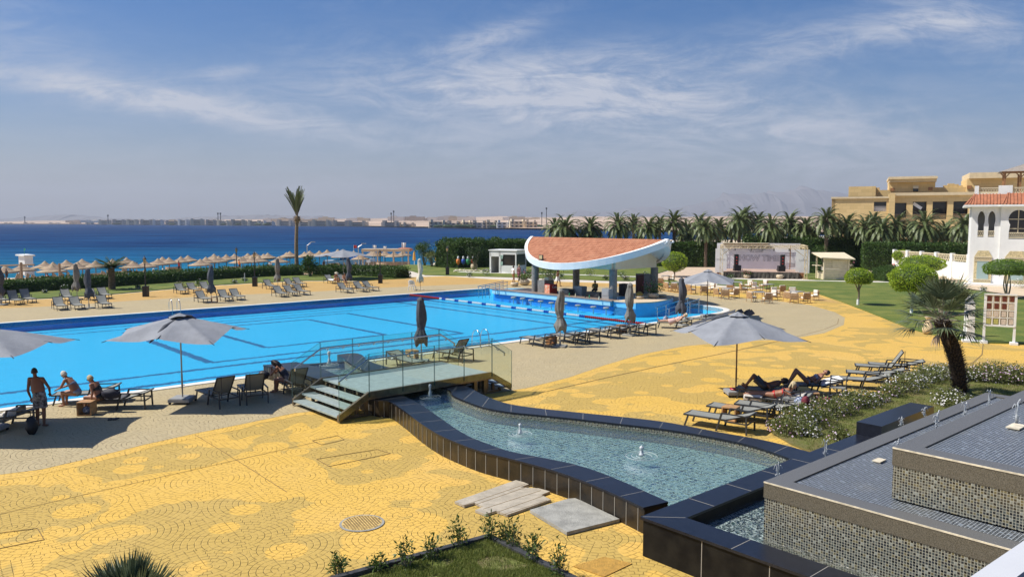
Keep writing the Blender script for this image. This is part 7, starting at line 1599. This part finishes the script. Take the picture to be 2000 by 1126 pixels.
for i in range(26):
    x=TX[i]; d=(1010 if x>830 else 1320 if x>700 else 1650+(600-x)*1.4)-30
    shell_b=MB(); shell_b.ball((0,0,1.2),(r.uniform(6,14),5,r.uniform(1.4,2.6)),10,6,0,.5,i); kk=tag(shell_b.build('tree_clump',L_dark,loc=((x-1000)/F*d,d,-.5)),'dark clump of trees before the resorts across the bay, %s from the left'%nth(i),'trees','tree clumps across the bay')
# ================================================================ people
def body(b,J,face,sc=1.0,fem=False,hands=True,ab=1.0):
    """one continuous figure: torso loft, tapered limbs, hands with five fingers, head with a face; fused by a voxel remesh"""
    V_=lambda k:Vector(J[k]); shl,shr=V_('shl'),V_('shr'); wid=(shr-shl).normalized(); pel,che,nek=V_('pel'),V_('che'),V_('nek')
    sp=spline([pel-(che-pel).normalized()*.10,pel,pel.lerp(che,.5),che,nek-(nek-che).normalized()*.03,nek],4); n=len(sp)
    wd=[(.10,.08),(.175 if fem else .165,.125),(.135*ab if fem else .15*ab,.105*ab),(.165 if fem else .185,.12),(.12,.085),(.055,.055)]
    vs=[];N_=18
    for i,p in enumerate(sp):
        u=i/(n-1)*5; k=min(4,int(u)); f=u-k; w=wd[k][0]*(1-f)+wd[k+1][0]*f; dd=wd[k][1]*(1-f)+wd[k+1][1]*f
        d=(sp[min(n-1,i+1)]-sp[max(0,i-1)]).normalized(); r_=(wid-d*wid.dot(d)).normalized(); fr=r_.cross(d)
        for j in range(N_): a=2*math.pi*j/N_; vs.append(p+r_*math.cos(a)*w+fr*math.sin(a)*dd)
    b.add(vs,[(i*N_+k,i*N_+(k+1)%N_,(i+1)*N_+(k+1)%N_,(i+1)*N_+k) for i in range(n-1) for k in range(N_)]+[tuple(range(N_-1,-1,-1)),tuple((n-1)*N_+k for k in range(N_))])
    def limb(ps,rs):
        P=spline([Vector(p) for p in ps],4); R_=[]
        for i in range(len(P)):
            u=i/(len(P)-1)*(len(rs)-1); k=min(len(rs)-2,int(u)); R_.append(rs[k]*(1-u+k)+rs[k+1]*(u-k))
        b.tube(P,R_,10); b.ball(P[0],rs[0]*.98,10,7); b.ball(P[-1],rs[-1],8,6)
    limb([nek-(nek-che)*.1,V_('head')-face*.01],[.06,.052])
    for s in 'lr':
        sh,elb,wr,hip,kn,an,toe=[V_(k+s) for k in('sh','el','wr','hi','kn','an','to')]
        limb([che.lerp(nek,.75),sh],[.06,.058]); limb([sh,sh.lerp(elb,.5),elb],[.056,.047,.038]); limb([elb,elb.lerp(wr,.35),wr],[.038,.038,.025])
        limb([hip,hip.lerp(kn,.5),kn],[.10 if fem else .092,.078,.056]); limb([kn,kn.lerp(an,.35),an],[.055,.057,.035])
        ft=(toe-an); heel=an-ft.normalized()*.04+Vector((0,0,-.03)) if abs(ft.z)<abs(ft.length)*.8 else an
        limb([heel,an.lerp(toe,.5)+Vector((0,0,-.02)) if heel is not an else an.lerp(toe,.5),toe],[.036,.036,.026])
        if hands:
            d=(wr-elb).normalized(); sd=d.cross(Vector((0,0,1))); sd=(sd if sd.length>.1 else wid).normalized(); q_=sd.cross(d)
            for k in range(4): b.tube([wr+sd*(k-1.5)*.008,wr+d*.085+sd*(k-1.5)*.021],[.016,.013],6)
            for k in range(4):
                L=[.062,.072,.068,.052][k]; p=wr+d*.085+sd*(k-1.5)*.022; b.tube([p,p+d*L*.55-q_*.012,p+d*L*.85-q_*.035],[.0095,.009,.0075],6)
            p=wr+d*.03-sd*.03; b.tube([p,p+d*.03-sd*.025-q_*.01,p+d*.06-sd*.028-q_*.02],[.011,.0105,.008],6)
    # head: +f is where the face looks
    h=V_('head'); f=Vector(face).normalized(); up=(h-nek).normalized(); up=(up-f*up.dot(f)).normalized(); r_=f.cross(up); c=h+up*.06
    def P(x,y,z): return c+r_*x+f*y+up*z
    vs=[];n1,m1=16,12
    for i in range(m1+1):
        ph=math.pi*i/m1
        for k in range(n1):
            a=2*math.pi*k/n1; x,y,z=math.sin(ph)*math.cos(a),math.sin(ph)*math.sin(a),math.cos(ph); jaw=1-.28*max(0,-z); vs.append(P(x*.075*jaw,y*.093*(1-.12*max(0,-z)),z*.118))
    b.add(vs,[(i*n1+k,(i+1)*n1+k,(i+1)*n1+(k+1)%n1,i*n1+(k+1)%n1) for i in range(m1) for k in range(n1)])
    b.tube([P(0,.085,.015),P(0,.112,-.022),P(0,.095,-.032)],[.010,.016,.010],6); b.ball(P(0,.082,-.058),(.022,.012,.010),8,5); b.ball(P(0,.075,-.095),.022,8,5)
    for s in(-1,1): b.ball(P(s*.078,.0,-.01),.022,8,6); b.ball(P(s*.030,.078,.03),.016,8,5)
    return P
def remesh(o,v,sm=4):
    m_=o.modifiers.new('fuse','REMESH'); m_.mode='VOXEL'; m_.voxel_size=v; m_.use_smooth_shade=True; s=o.modifiers.new('smooth','SMOOTH'); s.factor=.5; s.iterations=sm; return o
def std(**k): return k
def stand(lean=0,fwd=.04,step=.12,armL=None,armR=None,h=1.72):
    s=h/1.75; J=dict(pel=(0,0,.95*s),che=(lean*.6,fwd*.6,1.28*s),nek=(lean,fwd,1.47*s),head=(lean*1.25,fwd*1.5,1.56*s),shl=(-.19+lean*.85,fwd,1.42*s),shr=(.19+lean*.85,fwd,1.42*s),
     hil=(-.09,0,.90*s),hir=(.09,0,.90*s),knl=(-.10,step,.50*s),knr=(.10,.02,.50*s),anl=(-.11,step,.09),anr=(.11,-step*.6,.09),tol=(-.13,step+.17,.03),tor=(.14,-step*.6+.17,.03))
    J['ell'],J['wrl']=armL or ((-.26+lean*.5,-.02,1.12*s),(-.27+lean*.3,.08,.86*s)); J['elr'],J['wrr']=armR or ((.26+lean*.5,-.02,1.12*s),(.27+lean*.3,.08,.86*s)); return J
def sit(z=.36,lean=.3,feet=.38,hands='knee',kneeup=0):
    # facing +y, seat at y=0
    J=dict(pel=(0,0,z+.13),che=(0,lean*.55,z+.44),nek=(0,lean,z+.60),head=(0,lean+.07,z+.67),shl=(-.17,lean*.9,z+.55),shr=(.17,lean*.9,z+.55),hil=(-.09,.02,z+.11),hir=(.09,.02,z+.11),
     knl=(-.12,.45,z+.13+kneeup),knr=(.12,.45,z+.12+kneeup),anl=(-.10,feet,.09),anr=(.12,feet+.05,.09),tol=(-.10,feet+.18,.03),tor=(.13,feet+.23,.03))
    if hands=='knee': J.update(ell=(-.22,lean+.08,z+.32),elr=(.22,lean+.08,z+.32),wrl=(-.10,lean+.30,z+.23),wrr=(.10,lean+.28,z+.24))
    if hands=='down': J.update(ell=(-.23,lean*.5,z+.32),elr=(.23,lean*.5,z+.32),wrl=(-.25,lean*.2+.1,z+.10),wrr=(.24,lean*.5+.2,z+.22))
    if hands=='face': J.update(ell=(-.20,lean+.16,z+.30),elr=(.20,lean+.16,z+.30),wrl=(-.05,lean+.20,z+.50),wrr=(.06,lean+.21,z+.46))
    return J
def lie(z=.36,back=.3,knee=0,prone=False):
    # lying with head towards +y, feet to -y; back raises the torso
    J=dict(pel=(0,0,z+.11),che=(0,.32,z+.12+back*.45),nek=(0,.50,z+.14+back*.75),head=(0,.58,z+.15+back*.95),shl=(-.18,.44,z+.13+back*.65),shr=(.18,.44,z+.13+back*.65),hil=(-.09,-.03,z+.10),hir=(.09,-.03,z+.10),
     knl=(-.11,-.45+knee*.12,z+.09+knee),knr=(.10,-.45+knee*.1,z+.09+knee*.9),anl=(-.10,-.85+knee*.55,z+.07),anr=(.12,-.85+knee*.5,z+.07),tol=(-.12,-.93+knee*.4,z+.20-knee*.2),tor=(.14,-.92+knee*.4,z+.20-knee*.2),
     ell=(-.28,.22,z+.10),elr=(.28,.22,z+.10),wrl=(-.24,.0,z+.12),wrr=(.12,.05,z+.24))
    if prone: J.update(ell=(-.28,.62,z+.06),elr=(.28,.62,z+.06),wrl=(-.06,.74,z+.06),wrr=(.08,.76,z+.06),tol=(-.12,-1.0,z+.03),tor=(.14,-1.0,z+.03),head=(0,.57,z+.22+back*.9))
    return J
def clothe(p,J,kind_,m_,name,vox=.014):
    b=MB(); V_=lambda k:Vector(J[k]); pel,che,nek=V_('pel'),V_('che'),V_('nek'); wid=(V_('shr')-V_('shl')).normalized()
    def loft(ts):
        sp=[]; N_=18; vs=[]
        for t_,w,dd in ts:
            c=pel.lerp(che,t_) if t_<=1 else che.lerp(nek,t_-1); d=(che-pel).normalized(); r_=(wid-d*wid.dot(d)).normalized(); fr=r_.cross(d)
            for j in range(N_): a=2*math.pi*j/N_; vs.append(c+r_*math.cos(a)*w+fr*math.sin(a)*dd)
        n=len(ts); b.add(vs,[(i*N_+k,i*N_+(k+1)%N_,(i+1)*N_+(k+1)%N_,(i+1)*N_+k) for i in range(n-1) for k in range(N_)]+[tuple(range(N_-1,-1,-1)),tuple((n-1)*N_+k for k in range(N_))])
    if kind_=='shorts':
        loft([(-.30,.16,.12),(0,.192,.15),(.25,.175,.14)])
        for s in 'lr': h_,k_=V_('hi'+s),V_('kn'+s); b.tube([h_,h_.lerp(k_,.45),h_.lerp(k_,.80)],[.115,.112,.118],14)
    if kind_=='suit': loft([(-.28,.115,.10),(0,.185,.137),(.5,.152,.122),(.9,.172,.135),(1.25,.15,.118)]); [b.tube([V_('che').lerp(V_('nek'),.3)+(V_('sh'+s)-V_('che')).normalized()*.08,V_('sh'+s).lerp(V_('nek'),.45)],[.06,.03],8) for s in 'lr']
    if kind_=='bikini': loft([(-.25,.12,.10),(-.05,.182,.136),(.12,.172,.13)]); b2=loft([(.80,.16,.128),(1.0,.175,.138),(1.12,.165,.128)])
    if kind_=='top': loft([(.75,.16,.13),(1.0,.178,.14),(1.15,.165,.128)])
    if kind_=='shirt':
        loft([(-.25,.185,.145),(0,.190,.150),(.5,.170,.135),(1,.20,.137),(1.75,.15,.10)]); [b.tube([V_('che').lerp(V_('nek'),.6),V_('sh'+s),V_('sh'+s).lerp(V_('el'+s),.6)],[.09,.075,.066],10) for s in 'lr']
    if kind_=='dress': loft([(-.9,.24,.2),(-.3,.21,.165),(0,.19,.15),(.5,.16,.13),(1,.18,.14),(1.3,.15,.12)])
    if kind_=='skirt': loft([(-1.1,.26,.22),(-.3,.21,.165),(.25,.16,.13)])
    if kind_=='trousers':
        loft([(-.2,.16,.12),(0,.185,.14),(.25,.17,.135)]); [b.tube([V_('hi'+s),V_('kn'+s),V_('an'+s)],[.112,.085,.07],12) for s in 'lr']
    return remesh(b.build(name,m_,p),vox,2)
def person(label,loc,rz,J,face=(0,1,0),skin='skin',hair='hairdark',wear=(),fem=False,hl=0,vox=.009,hat=None,hands=True,ab=1.0,scale=1,glasses=False):
    p=thing('person',label,'person',loc,rz); p.scale=(scale,)*3
    b=MB(); P=body(b,J,Vector(face).normalized(),fem=fem,hands=hands,ab=ab); remesh(b.build('body',MT[skin],p),vox)
    for k,m_,n_ in wear: clothe(p,J,k,MT[m_] if isinstance(m_,str) else m_,n_,max(.012,vox*1.4))
    if hair:
        h=MB(); vs=[];n1,m1=18,10; r=random.Random(len(label))
        for i in range(m1+1):
            ph=math.pi*.62*i/m1
            for k in range(n1):
                a=2*math.pi*k/n1; front=max(0,math.sin(a)); e=ph*(1-.42*front); w=1+.06*r.uniform(-1,1)+(.05 if hl else 0); vs.append(P(math.sin(e)*math.cos(a)*.088*w,math.sin(e)*math.sin(a)*.103*w-.006,math.cos(e)*.130*w))
        h.add(vs,[(i*n1+k,(i+1)*n1+k,(i+1)*n1+(k+1)%n1,i*n1+(k+1)%n1) for i in range(m1) for k in range(n1)]+[tuple(m1*n1+k for k in range(n1-1,-1,-1))])
        if hl:
            for k in range(7): x=(k-3)*.024; h.tube([P(x,-.075,.03),P(x*1.3,-.10,-.08),P(x*1.5,-.09,-.08-hl)],[.03,.034,.012],7)
            for s in(-1,1): h.tube([P(s*.08,.0,.05),P(s*.09,-.0,-.07),P(s*.085,.02,-.05-hl*.8)],[.025,.028,.01],7)
        h.build('hair',MT[hair],p,smooth=True)
    e=MB()
    for s in(-1,1): e.ball(P(s*.030,.092,.018),(.010,.007,.008),8,5)
    e.build('eyes',MT['black'],p)
    if glasses: g=MB(); [g.ball(P(s*.033,.095,.02),(.026,.012,.02),8,5) for s in(-1,1)]; g.build('sunglasses',MT['black'],p)
    if hat:
        g=MB(); up=(P(0,0,1)-P(0,0,0)); rx=(P(1,0,0)-P(0,0,0)); fy=(P(0,1,0)-P(0,0,0)); c=P(0,0,.05)
        for (r0,z0),(r1,z1) in(((.21,.0),(.10,.02)),((.10,.02),(.095,.10)),((.095,.10),(.02,.125))):
            vs=[c+(rx*math.cos(a)+fy*math.sin(a))*rr+up*zz2 for rr,zz2 in((r0,z0),(r1,z1)) for a in[2*math.pi*k/20 for k in range(20)]]; g.add(vs,[(k,(k+1)%20,20+(k+1)%20,20+k) for k in range(20)])
        g.build('hat',MT[hat],p)
    return p
CH_W=.36
# near left group
person('standing man seen from behind in dark patterned swim shorts by the pool',at(80,833),R(6),stand(lean=-.14,fwd=.10,step=.05,armL=((-.33,.02,1.12),(-.30,.12,.86)),armR=((.30,-.02,1.20),(.25,.12,1.02)),h=1.80),face=(-.5,.8,-.25),skin='skintan',hair='hairdark',wear=[('shorts',mat('patterned_shorts',(.30,.30,.32),.8,var=.9,vs=11,col2=(.006,.006,.008)),'swim_shorts')],ab=1.3)
person('white curly haired woman in a pale and dark swimsuit sitting on a lounger, facing left',at(152,793),R(86),sit(lean=.34,feet=.42),face=(0,.9,-.45),hair='hairwhite',fem=True,wear=[('suit',mat('grey_blue_suit',(.30,.34,.44),.7,var=.9,vs=4,col2=(.02,.025,.06)),'swimsuit')],ab=1.3,skin='skin')
person('woman in a black swimsuit with sunglasses sitting on a lounger behind the cube table',at(197,803),R(84),sit(lean=.22,feet=.45,hands='down'),face=(0,.85,-.5),hair='hairblond',fem=True,wear=[('suit','black','swimsuit')],ab=1.2,glasses=True)
person('woman with long dark hair bending over on the lounger by the bridge',at(564,766),R(82),sit(lean=.42,feet=.46,hands='face'),face=(0,.7,-.7),hair='hairdark',hl=.25,fem=True,wear=[('suit','navy','swimsuit')])
# reclining and shaded sunbathers
def lounging(label,x,y,rz,J,**k): return person(label,at(x,y),rz,J,**k)
lounging('reclining sunbather in a straw hat and pale dress on the lounger by the pool',1316,641,R(-12-90),lie(back=.25),face=(0,-.5,.8),fem=True,hair='hairblond',hat='cream_cloth',wear=[('dress',mat('pale_pink_dress',(.60,.40,.36),.8),'dress')],skin='skinlt',vox=.013)
lounging('blond woman in a red bikini lying face down on white towels in parasol shade',1513,796,R(-30-90),lie(back=.22,prone=True),face=(0,.9,-.2),fem=True,hair='hairblond',wear=[('bikini','red','bikini')],skin='skin',hl=.06)
lounging('man in dark grey shorts lying deep in the parasol shade with a knee raised',1494,779,R(-25-90),lie(back=.2,knee=.36),face=(0,-.3,.95),hair='hairdark',wear=[('shorts','charcoal','shorts')],skin='skindk')
lounging('woman in a blue and white patterned bikini lying on her back with knees raised',1577,768,R(-8-90),lie(back=.28,knee=.40),face=(0,-.2,1),fem=True,hair='hairdark',wear=[('bikini',MT['floral'],'bikini')],skin='skin')
# far pair on the other side
person('far sunbather in a pale straw hat sitting on a lounger beyond the pool',at(655,555),FAR+R(95),sit(lean=.12,feet=.5,hands='knee',kneeup=.15),face=(0,.9,-.3),fem=True,hat='cream_cloth',hair='hairdark',skin='skin',wear=[('suit','cream','swimsuit')],vox=.018,hands=False)
person('far sunbather with dark hair sitting with a bare back beyond the pool',at(672,556),FAR+R(80),sit(lean=.1,feet=.5,hands='knee'),face=(0,.9,-.3),fem=True,hair='hairdark',hl=.15,skin='skinlt',wear=[('shorts','navy','shorts')],vox=.018,hands=False)
# standing visitors round the bar
person('man in a red shirt standing in the doorway of the white booth',at(971,529)+Vector((0,-.6,0)),R(200),stand(),wear=[('shirt','red','shirt'),('trousers','black','trousers')],vox=.02,hands=False,skin='skindk')
person('man in a white shirt and brown shorts walking near the pool steps',at(1002,551),R(-60),stand(step=.2),wear=[('shirt','white','shirt'),('shorts','wood','shorts')],vox=.02,hands=False)
person('person in a dark patterned shirt and black trousers walking beside the white shirted man',at(1013,550),R(-50),stand(step=.16,h=1.78),wear=[('shirt',mat('checked_shirt',(.30,.12,.10),.8,var=.9,vs=14,col2=(.02,.02,.03)),'shirt'),('trousers','black','trousers')],vox=.02,hands=False,hair='hairblond')
person('woman in a white skirt walking behind the bar seen under its roof',at(1089,559),R(-110),stand(step=.22,h=1.66),fem=True,wear=[('skirt','white','skirt'),('top','skindk','top')],vox=.02,hands=False,hl=.1)
person('bartender in a dark yellow shirt sitting behind the counter in shade',at(1165,579,.40)+Vector((0,.8,0)),R(160),sit(lean=.1),wear=[('shirt',mat('mustard_shirt',(.25,.15,.04),.8),'shirt'),('trousers','black','trousers')],vox=.02,hands=False,skin='skindk')
# beach guests behind the hedge
for i,(x,y,w_,l) in enumerate([(90,545,'red','guest in red sitting low on the beach by the hedge, far left'),(253,535,'black','guest with a dark backpack sitting behind the hedge left of the blue sign'),(349,519,'red','guest in red standing between reed screens right of the blue sign'),(467,516,'orange','guest in orange standing under a thatched umbrella left of the second lamp'),(11,536,'black','guest in black standing under the leftmost thatched umbrella'),(527,520,'white','guest in white near the reed screens left of the tall palm'),(632,517,'black','guest in black near the big far open parasol')]):
    d=104 if y>530 else 120; z=6.2-(y-HY)*d/F-.9
    person(l,Vector(((x-1000)/F*d,d,z)),R(40*i),stand(h=1.7),wear=[('shirt',w_,'shirt'),('shorts','navy','shorts')],vox=.035,hands=False,skin='skin')

# ---- pieces of a part go one level deeper
def base_(o): return o.name.split('.')[0]
SUB=[('street_lamp','lantern_glass','lantern_frame'),('loudspeaker','red_badge','speaker_column'),('notice_board','frame','board'),('notice_board','sheet','board'),('notice_board','sheet_frame','board'),('swim_up_bar','fascia','roof_tiles'),('swim_up_bar','soffit','roof_tiles'),('swim_up_bar','floodlight_lens','floodlight'),
 ('open_parasol','vent','canopy'),('open_parasol','torn_flap','canopy'),('open_parasol','folded_flap','canopy'),('open_parasol','ribs','canopy'),('open_parasol','castor','base'),('closed_parasol','tie','canopy'),('white_villa','window_frame','window_pane'),('white_villa','panel_glass','ornate_panel'),('white_villa','panel_lattice','ornate_panel'),('foot_bridge','glass_edge','glass_railing'),
 ('towel_kiosk','notice','wall'),('towel_kiosk','window','wall'),('slatted_kiosk','hatch','slatted_wall'),('sandstone_hotel','cornice','wall'),('sandstone_hotel','window','wall'),('drinks_cooler','side_print','body'),('drinks_cooler','lettering','body'),('drinks_fridge','door','body'),('open_air_stage','lettering','backdrop'),('open_air_stage','stage_light','truss_beam'),('rollator','hub','wheel'),('small_tower','window','wall'),
 ('recycling_bin','cap','bin'),('thatched_umbrella','canopy_frame','canopy'),('person','hat','hair'),('person','sunglasses','hair'),('fan_palm','dead_leaves','crown'),('beach_sign','lettering','panel'),('resort_building','window','wall'),('cafe_chair','seat_cushion','seat'),('cafe_chair','back_cushion','backrest'),('side_table','none','x')]
index_kids(); kids=dict(KIDS)
for o in list(sc.objects):
    if o.parent or o.name not in kids: continue
    ch=kids[o.name]
    for tn,cn,pn in SUB:
        if base_(o)!=tn: continue
        ps=[c for c in ch if base_(c)==pn]; cs_=[c for c in ch if base_(c)==cn]
        if not ps: continue
        for i,c in enumerate(cs_):
            p_=ps[min(len(ps)-1,i*len(ps)//len(cs_))]
            if tuple(p_.location)!=(0,0,0): continue
            c.parent=p_
HAZE=1.15e-4
# ---- air: haze over the far coast and mountains
hm=bpy.data.materials.new('haze_air'); hm.use_nodes=True; q=NT(hm.node_tree); q.n.remove(q.n['Principled BSDF'])
pv=q.N('ShaderNodeVolumePrincipled',{'Color':(.71,.75,.84),'Density':HAZE,'Anisotropy':.1}); q.l.new(pv.outputs[0],q.n['Material Output'].inputs['Volume'])
hb=MB().box((0,4950,241.5),(22000,13000,497)).build('haze',hm); kind(hb,'stuff'); hb.location.z=0
